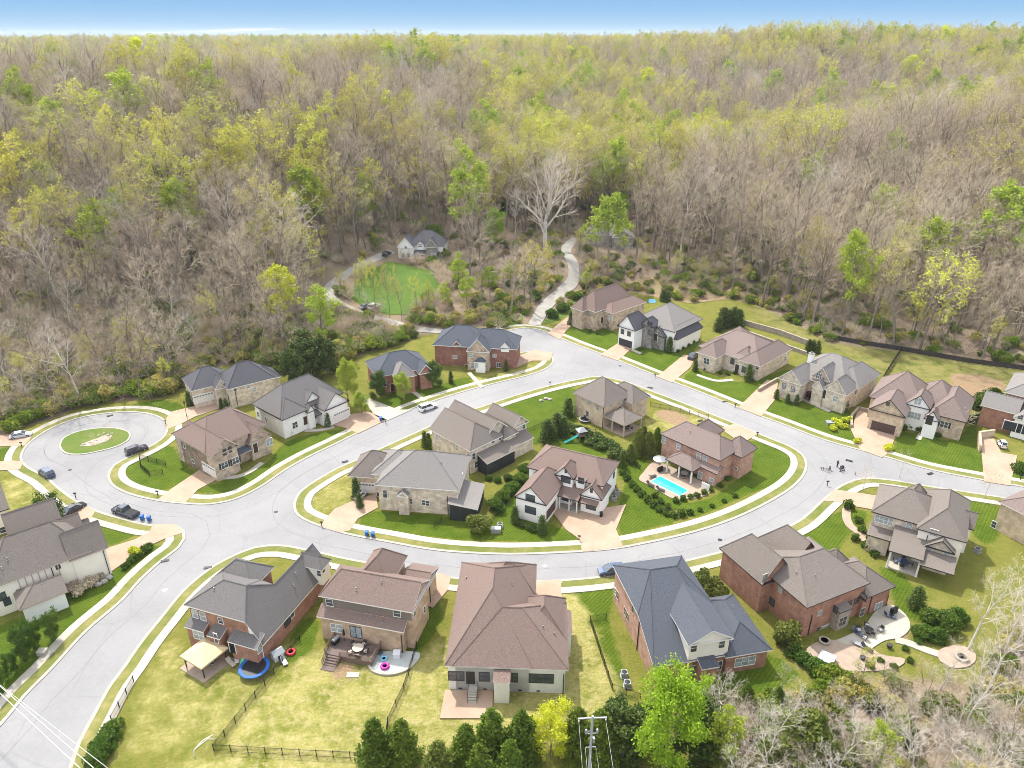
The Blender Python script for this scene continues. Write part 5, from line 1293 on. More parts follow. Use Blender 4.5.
def cone_tree(seed, H, rad, kind, leaf, n=4500, size=.16, pw=.8, base=.04):
    t = Tree(seed); t.tube(t.wv, t.wf, np.zeros(3), np.array([0, 0, H * .93]), .035 * H ** .8, .015, 6)
    z = t.r.random(n) ** 1.15; rr = rad * (1 - z) ** pw * (.5 + .5 * t.r.random(n) ** .4)
    az = t.r.random(n) * 2 * math.pi
    lob = 1 + .26 * np.sin(az * 3 + z * 14) + .2 * np.sin(az * 5 - z * 23 + 1) + .14 * np.sin(az * 9 + z * 41)
    P_ = np.c_[np.cos(az) * rr * lob, np.sin(az) * rr * lob, H * (base + (1 - base) * z)]
    t.leaves(P_, size, n, .12)
    for k in range(26):
        zz = .08 + .85 * k / 26; a = k * 2.4; p = np.array([0, 0, H * zz]); q = p + np.array([math.cos(a), math.sin(a), .25]) * rad * (1 - zz) ** pw * .8
        t.tube(t.cv, t.cf, p, q, .025, .008, 3); t.cm += [0] * 3
    add_proto(kind, t, H, 'bark', 'twig', leaf)
cone_tree(400, 8, 2.3, 'conifer', 'conifer', 7500, .17, .6)
cone_tree(401, 8, 2.6, 'conifer', 'olive', 7500, .18, .55)
cone_tree(402, 3.4, .62, 'cypress', 'dark_green', 2200, .09, .45, .01)
cone_tree(403, 9, 3.6, 'cedar', 'olive', 9000, .22, .55)
cone_tree(404, 12, 3.2, 'dark_cedar', 'dark_green', 6000, .24, .6)
def shrub(seed, H, rad, kind, leaf, n=1500, size=.11, flat=.9):
    t = Tree(seed)
    for k in range(9):
        a = k * 2.4; q = np.array([math.cos(a) * rad * .6, math.sin(a) * rad * .6, H * .75]); t.tube(t.wv, t.wf, np.array([0, 0, 0.]), q, .03, .012, 3)
    k_ = 9; cc = t.r.normal(0, 1, (k_, 3)); cc /= np.linalg.norm(cc, axis=1)[:, None]; cc *= (.25 + .42 * t.r.random((k_, 1))); rs = .34 + .26 * t.r.random(k_); w = t.r.integers(0, k_, n)
    d = t.r.normal(0, 1, (n, 3)); d /= np.linalg.norm(d, axis=1)[:, None]; d *= rs[w][:, None] * (.55 + .45 * t.r.random((n, 1)) ** .6); q = cc[w] + d
    P_ = np.c_[q[:, 0] * rad, q[:, 1] * rad, np.abs(H * .48 + q[:, 2] * H * .52)]
    for k in range(12): t.tube(t.cv, t.cf, np.array([0, 0, .1]), cc[k % k_] * np.array([rad, rad, H * .5]) + np.array([0, 0, H * .5]) + t.r.normal(0, .25 * rad, 3) * np.array([1, 1, .4]), .02, .008, 3); t.cm += [0] * 3
    t.leaves(P_, size, n, .03)
    add_proto(kind, t, H, 'bark', 'twig', leaf)
shrub(500, 1.1, .7, 'shrub', 'green'); shrub(501, 1.0, .75, 'dark_shrub', 'dark_green'); shrub(502, 1.0, .8, 'yellow_shrub', 'yellow'); shrub(503, 2.6, 1.7, 'big_shrub', 'olive', 3500, .15)
shrub(504, 2.2, 1.6, 'bud_shrub', 'bud_olive', 1800, .14); shrub(505, 1.8, 1.3, 'red_shrub', 'red_leaf', 2200, .12); shrub(506, 2.2, 1.9, 'green_shrub', 'green', 2600, .16); shrub(507, 1.6, 1.4, 'tan_shrub', 'twig_tan', 1500, .1)
M['fresh'] = leaf_mat('fresh_green_leaves', (.22, .29, .03), (.14, .21, .02), .2)
shrub(508, 2.2, 1.9, 'lime_shrub', 'fresh', 1900, .15)
t = Tree(600)
for k in range(14):
    a = k * 2.4; t.branch(np.zeros(3), unit(np.array([math.cos(a), math.sin(a), 1.3])), 2.0, .03, 0, [(2, 6, .6, .6, .05), (1, 4, .6, .6, .02), (1, 0, 0, 0, 0)])
add_proto('brush', t, 3, 'twig', 'twig')
t = Tree(601)
spec = [(4, 9, .5, .8, .08, .3), (2, 6, .55, .7, .06), (1, 5, .6, .7, 0), (1, 0, 0, 0, 0)]
t.branch(np.zeros(3), np.array([0, 0, 1.]), 5, .07, 0, spec); add_proto('young', t, 5, 'bark_pale', 'twig_tan')

TREE_ROOT = {}
def put(kind, name, loc, h=None, label=None, group=None, cat='tree', rz=None, wide=1.0, var=None):
    """one tree: an Empty at its foot with its trunk and crown"""
    ps = PROTO[kind]; k = var if var is not None else random.randrange(len(ps)); tm, cm_, H = ps[k]
    r = empty(name, loc, random.uniform(0, 6.28) if rz is None else rz, label, cat, group)
    s = (h or H) / H; r.scale = (s * wide, s * wide, s)
    a = bpy.data.objects.new('trunk' if cat == 'tree' else 'stems', tm); b = bpy.data.objects.new('crown' if cat == 'tree' else 'foliage', cm_)
    for o in (a, b): COL.objects.link(o); o.parent = r
    return r

# ------------------------------------------------------------------ the woods
def vis(x, y, z, top=18):
    """photo position of a point (numpy)"""
    d = y * CS + (CH - z) * SN; q = (CH - z) * CS - y * SN
    return 512 + F * x / d, 384 + F * q / d, d
rw = np.random.default_rng(11)
def blobs(x, y, s, seed):
    r = np.random.default_rng(seed); o = np.zeros_like(x)
    for k in range(9):
        a = r.random() * 6.28; f = (.6 + r.random()) / s; o += np.sin(x * math.cos(a) * f + y * math.sin(a) * f + r.random() * 6.28)
    return o / 3
pts = []
for (y0, y1, sp) in ((150, 400, 6.6), (400, 760, 8.2), (760, 1250, 11), (1250, 2400, 18)):
    gx_ = np.arange(-1.05 * y1, 1.05 * y1, sp); gy_ = np.arange(y0, y1, sp)
    a, b = np.meshgrid(gx_, gy_); a = a.ravel() + rw.uniform(-.48, .48, a.size) * sp; b = b.ravel() + rw.uniform(-.48, .48, b.size) * sp
    pts.append(np.c_[a, b])
# the corner wood at lower right
a, b = np.meshgrid(np.arange(15, 130, 3.9), np.arange(45, 125, 3.9)); a = a.ravel() + rw.uniform(-2, 2, a.size); b = b.ravel() + rw.uniform(-2, 2, b.size)
pts.append(np.c_[a, b][(b < 125)])
pts = np.concatenate(pts)
z = hgt(pts[:, 0], pts[:, 1])
px_, py_, dd = vis(pts[:, 0], pts[:, 1], z)
pxt, pyt, _ = vis(pts[:, 0], pts[:, 1], z + 20)
ok = (px_ > -330) & (px_ < 1350) & (pyt < 800) & ~inside(CLEAR, pts[:, 0], pts[:, 1]) & ~inside(U1_YARD, pts[:, 0], pts[:, 1])
# keep the drives and the hill houses clear
DR = [[G(*p).xy for p in q] for q in ([(500, 338), (440, 332), (405, 327), (372, 318), (347, 309), (331, 299), (329, 290), (340, 280), (358, 268), (380, 257), (392, 252)], [(534, 326), (545, 308), (562, 293), (573, 281), (573, 265), (566, 250), (577, 239)])]
for q in DR:
    for a_, b_ in zip(q[:-1], q[1:]):
        d_ = b_ - a_; t_ = np.clip(((pts[:, 0] - a_.x) * d_.x + (pts[:, 1] - a_.y) * d_.y) / d_.length_squared, 0, 1)
        ok &= np.hypot(pts[:, 0] - a_.x - t_ * d_.x, pts[:, 1] - a_.y - t_ * d_.y) > 3.6
for hh in ALL_HOUSES[-11:]:
    c = hh.mx @ Vector((8, 6, 0)); ok &= np.hypot(pts[:, 0] - c.x, pts[:, 1] - c.y) > 12.5
for p_, r_ in (((423, 250), 13), ((606, 246), 12), ((655, 288), 14), ((700, 292), 9), ((415, 285), 9), ((600, 256), 5), ((540, 300), 5)):
    c = G(*p_); ok &= np.hypot(pts[:, 0] - c.x, pts[:, 1] - c.y) > r_
for p_, r_ in (((545, 250), 11), ((545, 262), 8), ((514, 244), 7), ((494, 252), 6), ((456, 294), 6), ((617, 230), 7), ((842, 338), 7), ((868, 340), 6)):
    c = G(*p_); ok &= np.hypot(pts[:, 0] - c.x, pts[:, 1] - c.y) > r_
# thin margin of the wood behind the right-hand row
pts, z, px_, py_, dd, pyt = pts[ok], z[ok], px_[ok], py_[ok], dd[ok], pyt[ok]
n = len(pts)
# crest-hidden trees far behind ridges cost nothing to drop
def hidden(x, y, zt, m=24):
    h = np.zeros(len(x), bool)
    for f in np.linspace(.35, .97, 22):
        xx, yy = x * f, y * f; zl = CH + (zt - CH) * f
        h |= (hgt(xx, yy) + 6 > zl) & (np.hypot(x - xx, y - yy) > 25)
    return h
keep = ~hidden(pts[:, 0], pts[:, 1], z + 28)
pts, z, px_, py_, dd, pyt = pts[keep], z[keep], px_[keep], py_[keep], dd[keep], pyt[keep]
n = len(pts)
low = (py_ > 600) & (pts[:, 1] < 130)                      # the corner wood
# kind of each tree: budding trees gather in the hollows and on the back hill's top
g1 = blobs(pts[:, 0], pts[:, 1], 40, 1); g2 = blobs(pts[:, 0], pts[:, 1], 16, 2)
E2 = lambda cx, cy, sx, sy: np.exp(-(((px_ - cx) / sx) ** 2 + ((py_ - cy) / sy) ** 2))
pb = .17 + .12 * g1 + .05 * g2
valley = np.exp(-((px_ - (555 + (240 - py_) * .12)) / 95) ** 2) * np.clip((330 - py_) / 60, 0, 1) * np.clip((py_ - 60) / 40, 0, 1)
pb += .55 * valley + .45 * np.clip((72 - pyt) / 30, 0, 1) + .30 * E2(330, 240, 80, 70) + .28 * E2(210, 230, 60, 60) + .28 * E2(60, 270, 60, 60) + .3 * E2(700, 165, 110, 28) + .25 * E2(960, 100, 90, 25) + .25 * E2(440, 290, 60, 30) + .2 * E2(120, 95, 160, 25)
pb -= .35 * E2(780, 210, 170, 55) + .16 * E2(760, 100, 160, 26) + .1 * E2(150, 160, 170, 40)
cr_ = np.interp(pts[:, 0], [40, 50, 107, 169, 214, 300, 400, 600], [285, 290, 328, 362, 348, 372, 420, 500]); sv_ = pts[:, 1] - cr_; rt_ = pts[:, 0] > 38
near_ridge = rt_ & (sv_ < 18); dip = rt_ & (sv_ >= 18) & (sv_ < 150)
pb = np.where(near_ridge, .08 + .08 * np.clip(g1, 0, 1), pb); pb = np.where(dip, pb + .42 + .2 * g2, pb)
u_ = rw.random(n)
kind = np.where(u_ < pb * .80, 1, 0)
kind = np.where((u_ < pb * .12), 2, kind)
kind = np.where((u_ < pb * .018), 3, kind)
kind = np.where((kind == 0) & (rw.random(n) < .05), 4, kind)     # pale barked
kind = np.where((kind == 0) & (rw.random(n) < .012), 5, kind)    # cedar
kind = np.where(low & (kind != 4) & (rw.random(n) < .55), 4, kind)
kind = np.where(low & (rw.random(n) < .12), 6, kind)
sc = rw.uniform(.85, 1.6, n) * np.where(low, .46, 1.0) * np.where(dd < 215, .7, 1)
sc = np.where((dd < 235) & ~low, sc * rw.uniform(.55, 1.0, n), sc)
dr_ = (px_ > 312) & (px_ < 440) & (py_ > 262) & (py_ < 348) | (px_ > 430) & (px_ < 505) & (py_ > 306) & (py_ < 348) | (px_ > 535) & (px_ < 605) & (py_ > 255) & (py_ < 335); sc = np.where(dr_, np.minimum(sc, rw.uniform(.22, .36, n)), sc)
sy_ = (px_ > 500) & (px_ < 592) & (py_ > 250) & (py_ < 300); sc = np.where(sy_, np.minimum(sc, rw.uniform(.3, .5, n)), sc)
pt_ = low & (py_ < 730); sc = np.where(pt_, np.minimum(sc, rw.uniform(.16, .27, n)), sc)
# clearings: the ground in front of the hill houses, along the drives and round the big sycamore is kept open
hx = .24 * 20 * sc * F / dd; ty = py_ - 20 * sc * F / dd * .95
def open_up(x0, x1, y0, y1, foot, pr):
    global gone
    gone |= (px_ + hx > x0) & (px_ - hx < x1) & (ty < y1) & (py_ > foot) & (py_ < foot + 110) & (rw.random(n) < pr)
gone = np.zeros(n, bool)
open_up(394, 450, 226, 264, 258, 1.0); open_up(360, 436, 268, 318, 290, .9); open_up(502, 572, 158, 250, 252, .92); open_up(590, 628, 230, 252, 250, .5); open_up(735, 768, 620, 690, 640, 1.0)
for a_, b_ in ((327, 297), (333, 284), (345, 277), (358, 268), (372, 318), (350, 311), (400, 326), (430, 331), (460, 334), (566, 285), (572, 268), (548, 304), (536, 318)): open_up(a_ - 4, a_ + 4, b_ - 4, b_ + 3, b_ + 1, .85)
sc = np.where(gone, 0, sc)
KN = ['bare', 'bud', 'lime', 'yellow', 'pale', 'dark_cedar', 'cedar']
KH = [20, 20, 20, 20, 20, 12, 9]
rot = rw.uniform(0, 6.28, n)
sub = np.array([rw.integers(0, len(PROTO[KN[k]])) for k in kind])
sub = np.where((kind == 0) & near_ridge & (rw.random(n) < .6), rw.integers(4, 6, n), sub)
TOT = dict((k, int((kind == i).sum())) for i, k in enumerate(KN)); print('woods', n, TOT)
LAB = {
 'bare': ('bare_tree', 'leafless grey-brown tree standing in the hillside wood', 'leafless trees of the hillside wood'),
 'bud': ('budding_tree', 'tree hazed with small yellow-green spring buds in the hillside wood', 'budding trees of the hillside wood'),
 'lime': ('leafing_tree', 'tree in fresh lime green leaf among the bare trees of the wood', 'lime green trees of the wood'),
 'yellow': ('flowering_tree', 'tree in bright yellow spring leaf among bare trees of the wood', 'yellow trees of the wood'),
 'pale': ('pale_tree', 'leafless tree with whitish bark and branches in the wood', 'white barked trees of the wood'),
 'dark_cedar': ('cedar_tree', 'dark green cedar among the leafless trees of the wood', 'dark cedars of the wood'),
 'cedar': ('juniper_tree', 'olive green juniper in the brushy wood at the lower right', 'junipers of the corner wood'),
}
LOWLAB = {'bare': ('bare_tree', 'leafless tree in the brushy wood at the lower right corner', 'leafless trees of the corner wood'),
          'bud': ('budding_tree', 'budding yellow-green tree in the brushy wood at the lower right corner', 'budding trees of the corner wood'),
          'lime': ('leafing_tree', 'lime green tree in the brushy wood at the lower right corner', 'lime green trees of the corner wood'),
          'yellow': ('flowering_tree', 'yellow leaved tree in the brushy wood at the lower right corner', 'yellow trees of the corner wood'),
          'pale': ('pale_tree', 'white branched leafless tree in the brushy wood at the lower right corner', 'white branched trees of the corner wood'),
          'dark_cedar': ('cedar_tree', 'dark cedar in the brushy wood at the lower right corner', 'dark cedars of the corner wood'), 'cedar': LAB['cedar']}
LIMIT = {'bare': 300, 'bud': 300, 'lime': 300, 'yellow': 300, 'pale': 300, 'dark_cedar': 300, 'cedar': 300}
vis_m = ~gone & (px_ > -10) & (px_ < 1034) & (pyt < 768) & (py_ > 20)
rest = ~gone
if 'noforest' not in TEST:
    for i, k in enumerate(KN):
        ii = np.nonzero((kind == i) & vis_m)[0]; ii = ii[np.argsort(dd[ii] / sc[ii])][:LIMIT[k]]
        for j in ii:
            nm, lb, gp = (LOWLAB if low[j] else LAB)[k]
            put(k, nm, (pts[j, 0], pts[j, 1], z[j] - .15), KH[i] * sc[j], lb, gp, rz=rot[j], var=int(sub[j]))
        rest[ii] = False

def scatter(name, P3, rot, scl, idx, protos, label, cat):
    """one object holding the far mass: every point carries a whole tree"""
    me = bpy.data.meshes.new(name); me.from_pydata(np.asarray(P3).tolist(), [], [])
    for an, ty, arr in (('rot', 'FLOAT', rot), ('scl', 'FLOAT', scl), ('idx', 'INT', idx)):
        at = me.attributes.new(an, ty, 'POINT'); at.data.foreach_set('value', np.asarray(arr, np.int32 if ty == 'INT' else np.float32))
    o = bpy.data.objects.new(name, me); COL.objects.link(o); tag(o, label, cat, kind='stuff')
    ng = bpy.data.node_groups.new(name, 'GeometryNodeTree')
    ng.interface.new_socket('Geometry', in_out='INPUT', socket_type='NodeSocketGeometry'); ng.interface.new_socket('Geometry', in_out='OUTPUT', socket_type='NodeSocketGeometry')
    N, L = ng.nodes, ng.links; gi = N.new('NodeGroupInput'); go = N.new('NodeGroupOutput'); jn = N.new('GeometryNodeJoinGeometry')
    def attr(a, ty):
        q = N.new('GeometryNodeInputNamedAttribute'); q.data_type = ty; q.inputs[0].default_value = a
        return q.outputs[0]
    r_, s_, i_ = attr('rot', 'FLOAT'), attr('scl', 'FLOAT'), attr('idx', 'INT')
    cx = N.new('ShaderNodeCombineXYZ'); L.new(r_, cx.inputs[2])
    for k, po in enumerate(protos):
        oi = N.new('GeometryNodeObjectInfo'); oi.inputs['Object'].default_value = po
        cmp_ = N.new('FunctionNodeCompare'); cmp_.data_type = 'INT'; cmp_.operation = 'EQUAL'; L.new(i_, cmp_.inputs[2]); cmp_.inputs[3].default_value = k
        ip = N.new('GeometryNodeInstanceOnPoints'); L.new(gi.outputs[0], ip.inputs['Points']); L.new(cmp_.outputs[0], ip.inputs['Selection'])
        L.new(oi.outputs['Geometry'], ip.inputs['Instance']); L.new(cx.outputs[0], ip.inputs['Rotation']); L.new(s_, ip.inputs['Scale']); L.new(ip.outputs[0], jn.inputs[0])
    L.new(jn.outputs[0], go.inputs[0])
    md = o.modifiers.new('scatter', 'NODES'); md.node_group = ng
    return o
def whole(kind, k):
    """trunk and crown together as an instance source (not linked to the scene)"""
    tm, cm_, H = PROTO[kind][k]; bm = bmesh.new(); bm.from_mesh(tm)
    nf = len(bm.faces); bm.from_mesh(cm_); bm.faces.ensure_lookup_table()
    mats = [tm.materials[0]] + list(cm_.materials)
    for i in range(nf, len(bm.faces)): bm.faces[i].material_index += 1
    me = bpy.data.meshes.new('source_' + kind); bm.to_mesh(me); bm.free()
    for mm in mats: me.materials.append(mm)
    return bpy.data.objects.new('source_' + kind, me)
if 'noforest' not in TEST:
    src = []; base_ = []
    for k in KN:
        base_.append(len(src)); src += [whole(k, j) for j in range(len(PROTO[k]))]
    rr = np.nonzero(rest)[0]
    scatter('far_woods', np.c_[pts[rr], z[rr] - .2], rot[rr], sc[rr], np.array(base_)[kind[rr]] + sub[rr], src, 'mass of leafless and budding trees covering the far hillsides', 'woods')
    # undergrowth: brush and low green shrubs on the litter floor
    m_ = 5200
    q = []
    for (x0, x1, y0, y1, c) in ((-330, 330, 160, 400, 6500), (-60, 120, 215, 320, 1500), (20, 130, 50, 125, 1500), (-150, -25, 160, 225, 2600), (20, 190, 180, 300, 1500)):
        q.append(np.c_[rw.uniform(x0, x1, c), rw.uniform(y0, y1, c)])
    q = np.concatenate(q); ok = ~inside(CLEAR, q[:, 0], q[:, 1]) & ~inside(U1_YARD, q[:, 0], q[:, 1])
    for dq in DR:
        for a_, b_ in zip(dq[:-1], dq[1:]):
            d_ = b_ - a_; t_ = np.clip(((q[:, 0] - a_.x) * d_.x + (q[:, 1] - a_.y) * d_.y) / d_.length_squared, 0, 1)
            ok &= np.hypot(q[:, 0] - a_.x - t_ * d_.x, q[:, 1] - a_.y - t_ * d_.y) > 3.4
    for p_, r_ in (((423, 250), 12), ((606, 246), 10), ((655, 288), 3), ((700, 292), 3)):
        c = G(*p_); ok &= np.hypot(q[:, 0] - c.x, q[:, 1] - c.y) > r_
    q = q[ok]; zq = hgt(q[:, 0], q[:, 1]); edge = edge_dist(CLEAR, q[:, 0], q[:, 1])
    gs = rw.random(len(q)); pg = .2 + .5 * np.exp(-edge / 14)
    us = ['brush', 'lime_shrub', 'bud_shrub', 'big_shrub']
    ui = np.where(gs < pg * .4, 1, np.where(gs < pg * .85, 2, np.where(gs < pg, 3, 0)))
    scatter('undergrowth', np.c_[q, zq - .1], rw.uniform(0, 6.28, len(q)), rw.uniform(.6, 1.5, len(q)) * np.where((q[:, 0] < -25) & (q[:, 1] > 150), 1.35, 1), ui, [whole(k, 0) for k in us[:4]], 'brush and low green shrubs over the leaf littered wood floor', 'undergrowth')
# ------------------------------------------------------------------ planting round the houses
def plant(kind, name, label, group, h, spots, cat='tree', wide=1.0, hv=.12, hill=False):
    for p in spots:
        hh = p[2] if len(p) > 2 else h * random.uniform(1 - hv, 1 + hv)
        q = G(p[0], p[1]) if hill else un(p[0], p[1])
        put(kind, name, q, hh, label, group if len(spots) > 1 else None, cat, wide=wide)
plant('conifer', 'conifer_tree', 'dark green conifer in the row along the bottom edge of the photo', 'conifers in the row along the bottom edge', 8.6, [(378, 766), (404, 763), (467, 768), (492, 757), (522, 760), (577, 752), (598, 760), (440, 782, 7), (510, 780, 7), (480, 784, 7)], wide=1.0)
plant('yellow_maple', 'yellow_tree', 'bright yellow leaved tree behind the patio of the low white brick house', None, 7, [(552, 758)])
plant('maple', 'lime_tree', 'tall lime green tree in full leaf beside the utility pole', None, 13, [(664, 768)], wide=.88)
plant('magnolia', 'evergreen_tree', 'dark evergreen tree under the tall lime green tree', 'dark evergreens round the tall lime tree', 6, [(640, 752), (622, 762), (700, 750), (690, 766), (612, 728, 4)], wide=1.2)
plant('conifer', 'young_conifer', 'small yellowish conifer at the edge of the lawn behind the slate roofed house', 'yellowish conifers behind the slate roofed house', 4.5, [(745, 706), (776, 708, 4), (722, 712, 3)])
plant('cedar', 'olive_cedar', 'broad olive cedar in the brush at the lower right', 'broad olive cedars in the lower right brush', 10, [(800, 774), (770, 786, 7), (845, 790, 7)])
plant('big_shrub', 'round_bush', 'big rounded yellow-green bush against the brick wall between two houses', 'rounded bushes between the two brick houses', 3.4, [(716, 596), (784, 642), (703, 583, 2.6)], 'bush')
plant('green_shrub', 'hedge_bush', 'green bush in the hedge strip beside the large red brick house', 'hedge bushes beside the red brick house', 2, [(795, 655), (803, 662), (811, 668), (818, 675), (826, 683)], 'bush')
plant('pale', 'white_branched_tree', 'large leafless white branched tree in the lower right brush', 'white branched trees in the lower right brush', 11, [(846, 760, 10), (882, 748, 7), (935, 758, 8), (988, 775, 10), (905, 780, 9), (812, 740, 5), (770, 738, 5), (1010, 735, 10), (958, 730, 6), (872, 716, 4)])
plant('pale', 'white_branched_tree', 'tall pale leafless tree in front of the cream house at the right', 'pale leafless trees before the cream house', 12, [(968, 650, 13), (1004, 655), (990, 690, 11), (1022, 640, 12), (1030, 690, 12), (1012, 612, 9), (940, 690, 7), (1040, 600, 10), (975, 705, 9), (1020, 715, 11)], wide=1.0)
plant('cypress', 'columnar_cypress', 'columnar evergreen at the lawn edge behind the cream house', None, 4.2, [(915, 607)], 'evergreen', wide=1.6)
plant('green_shrub', 'evergreen_bush', 'dense green bush in the clump behind the cream house', 'bush clump behind the cream house', 3, [(930, 622), (945, 630), (920, 636, 2.2), (957, 622, 2.4), (938, 640, 2)], 'bush')
plant('green_tree', 'round_evergreen', 'leafy dark green tree on the lawn below the white stucco house', 'green trees on the lawn at the left edge', 4.4, [(54, 640), (26, 660, 4.8), (36, 648, 3.6), (2, 690, 3.8), (-6, 672, 4.4), (12, 676, 3.2)], wide=.72)
plant('green_tree', 'spreading_tree', 'spreading green tree by the walk beyond the grey gables at the left', None, 5.5, [(57, 524)])
plant('yellow_maple', 'yellow_tree', 'small yellow leaved tree against the cream wall of the left house', None, 5.4, [(64, 582)])
plant('tan_shrub', 'bare_shrub', 'tan leafless shrub in the bed below the white stucco house', 'tan shrubs below the white stucco house', 1.7, [(80, 594), (92, 586), (72, 590, 2), (100, 580, 1.4), (58, 598, 2)], 'bush')
plant('shrub', 'hedge_bush', 'small clipped bush in the row along the sidewalk by the corner driveway', 'bush row along the corner sidewalk', 1.3, [(126, 568), (131, 563), (136, 559), (140, 556), (145, 552), (149, 549)], 'bush')
plant('yellow_shrub', 'yellow_bush', 'round yellow bush at the corner driveway by the sidewalk', None, 1.6, [(136, 555)], 'bush')
plant('green_shrub', 'hedge_bush', 'green bush of the hedge between sidewalk and back lawn at lower left', 'hedge bushes at the lower left sidewalk', 2, [(101, 757), (104, 749), (108, 741), (112, 733), (97, 766)], 'bush')
plant('lime_shrub', 'edge_bush', 'green bush at the wood edge beyond the turning circle', 'green bushes at the wood edge beyond the turning circle', 3.4, [(22, 424), (36, 419), (50, 413), (64, 409), (80, 404), (95, 401), (112, 398), (130, 396), (10, 430), (148, 394, 2.4)], 'bush', wide=1.15)
plant('bud_shrub', 'edge_bush', 'loose yellow-green bush at the wood edge beyond the turning circle', 'loose bushes at the wood edge beyond the turning circle', 4.2, [(30, 412), (70, 400), (105, 392), (138, 388), (160, 390, 3), (0, 420)], 'bush')
plant('magnolia', 'evergreen_tree', 'dark evergreen tree behind the white cottage by the wood', 'dark evergreens behind the white cottage', 8, [(296, 384), (312, 382), (328, 376), (304, 372, 9)], wide=1.1)
plant('street_tree', 'lime_tree', 'tall narrow lime green tree beside the white cottage garage', None, 10, [(349, 404)], wide=.8)
plant('street_tree', 'lime_tree', 'small round lime green tree by the white cottage driveway', None, 4.6, [(362, 414)])
plant('street_tree', 'lime_tree', 'round lime green tree in front of the orange brick house', None, 6.6, [(404, 400)], wide=1.1)
plant('magnolia', 'dark_tree', 'dark leaved tree at the corner of the orange brick house', 'dark trees beside the orange brick house', 5.4, [(377, 398), (436, 387)])
plant('cypress', 'columnar_cypress', 'small columnar evergreen at the foot of a house wall north of the street', 'columnar evergreens along the northern house walls', 3.2, [(221, 477), (190, 406, 4), (222, 409), (227, 411), (290, 435, 3.6), (328, 427, 3.8), (451, 383), (506, 371, 3.4)], 'evergreen')
plant('cypress', 'columnar_cypress', 'columnar evergreen beside the garage of the buff stone house', 'columnar evergreens by the buff stone house', 4.4, [(357, 499), (360, 508, 3.4), (425, 447, 4), (429, 449, 4)], 'evergreen')
plant('olive' if 'olive' in PROTO else 'big_shrub', 'olive_bush', 'olive bush beside the sunroom of the buff stone house', None, 3.8, [(478, 531)], 'bush')
plant('green_shrub', 'garden_bush', 'green bush in the bed between the buff stone house and the white farmhouse', 'garden bushes beside the white farmhouse', 2.3, [(521, 483), (511, 492), (503, 500), (496, 509), (524, 472), (508, 480, 1.5), (498, 482, 1.2), (489, 480, 1.2)], 'bush')
plant('cypress', 'columnar_cypress', 'columnar evergreen at a corner of the white farmhouse', 'columnar evergreens at the white farmhouse', 4.0, [(515, 522), (542, 534)], 'evergreen', wide=1.2)
plant('dark_shrub', 'hedge_bush', 'dark clipped bush under the farmhouse gable windows', 'clipped bushes under the farmhouse gable', 1.2, [(519, 525), (523.5, 526.5), (528, 528.5), (532.5, 530.5), (537, 532)], 'bush')
plant('cypress', 'columnar_cypress', 'columnar evergreen in the clump between the island back lawns', 'columnar evergreens between the island back lawns', 5.4, [(547, 442), (557, 434), (563, 436), (552, 440, 4), (568, 416, 4.8)], 'evergreen', wide=1.5)
plant('dark_shrub', 'hedge_bush', 'dark bush in the hedge across the island back lawns', 'hedge bushes across the island back lawns', 1.9, [(568, 430), (574, 432), (580, 434), (586, 437), (592, 439), (598, 441), (604, 444), (610, 447), (615, 451), (620, 460, 2.5), (614, 457), (600, 449), (590, 444)], 'bush', wide=1.2)
plant('conifer', 'dark_conifer', 'dark conifer in the group beside the pool house', 'dark conifers beside the pool house', 6, [(638, 454), (648, 456), (656, 450), (630, 462, 4.5), (622, 468, 4), (643, 446, 5)], wide=.85)
plant('shrub', 'border_bush', 'small bush in the planting border around the pool patio', 'bushes bordering the pool patio', 1.1, [(676, 502), (683, 500), (690, 498), (697, 497), (704, 494), (711, 491), (668, 508), (661, 503), (655, 497), (720, 487), (728, 480), (738, 476), (744, 470), (748, 464)], 'bush')
plant('shrub', 'hedge_bush', 'dark bush in the hedge between the farmhouse lawn and the pool yard', 'hedge bushes between farmhouse and pool yard', 1.3, [(622, 474), (627, 480), (632, 486), (637, 491), (642, 496), (647, 501), (653, 506), (659, 511), (666, 515), (674, 517), (682, 516), (690, 514)], 'bush')
plant('shrub', 'border_bush', 'low bush along the island sidewalk bend by the pool house', 'low bushes by the island sidewalk bend', .9, [(700, 511), (712, 507), (724, 502), (735, 497)], 'bush')
plant('cypress', 'columnar_cypress', 'columnar evergreen beside a house front in the right hand row', 'columnar evergreens along the right hand row', 3.8, [(571, 325, 4.6), (609, 329, 4), (658, 348, 4.2), (669, 352, 4.6), (695, 371, 3.2), (748, 381, 4.8), (776, 399, 2.8), (787, 403, 2.6), (796, 405, 2.8), (827, 404, 3), (843, 410, 4.2), (816, 403, 2.6)], 'evergreen', wide=1.25)
plant('cypress', 'columnar_cypress', 'dark columnar evergreen in the clump above the retaining wall', 'dark columnar evergreens above the retaining wall', 6, [(722, 328), (728, 326), (733, 325), (738, 327), (718, 331, 4.5), (663, 301, 4), (667, 302, 4)], 'evergreen', wide=1.6)
plant('cypress', 'columnar_cypress', 'columnar evergreen at the back fence behind the grey gabled house', 'columnar evergreens at the back fence', 3.6, [(812, 352), (817, 353), (808, 352)], 'evergreen', wide=1.3)
plant('shrub', 'foundation_bush', 'low bush in the bed along a house front of the right hand row', 'foundation bushes along the right hand row', 1.0, [(643, 344, 1.6), (640, 350), (678, 352), (683, 349), (688, 346), (693, 343), (698, 340), (706, 370), (713, 372), (720, 374), (728, 375), (735, 374), (590, 332), (597, 334)], 'bush')
plant('red_shrub', 'red_bush', 'dark red leaved bush before the grey gabled house', None, 2.6, [(812, 400)], 'bush')
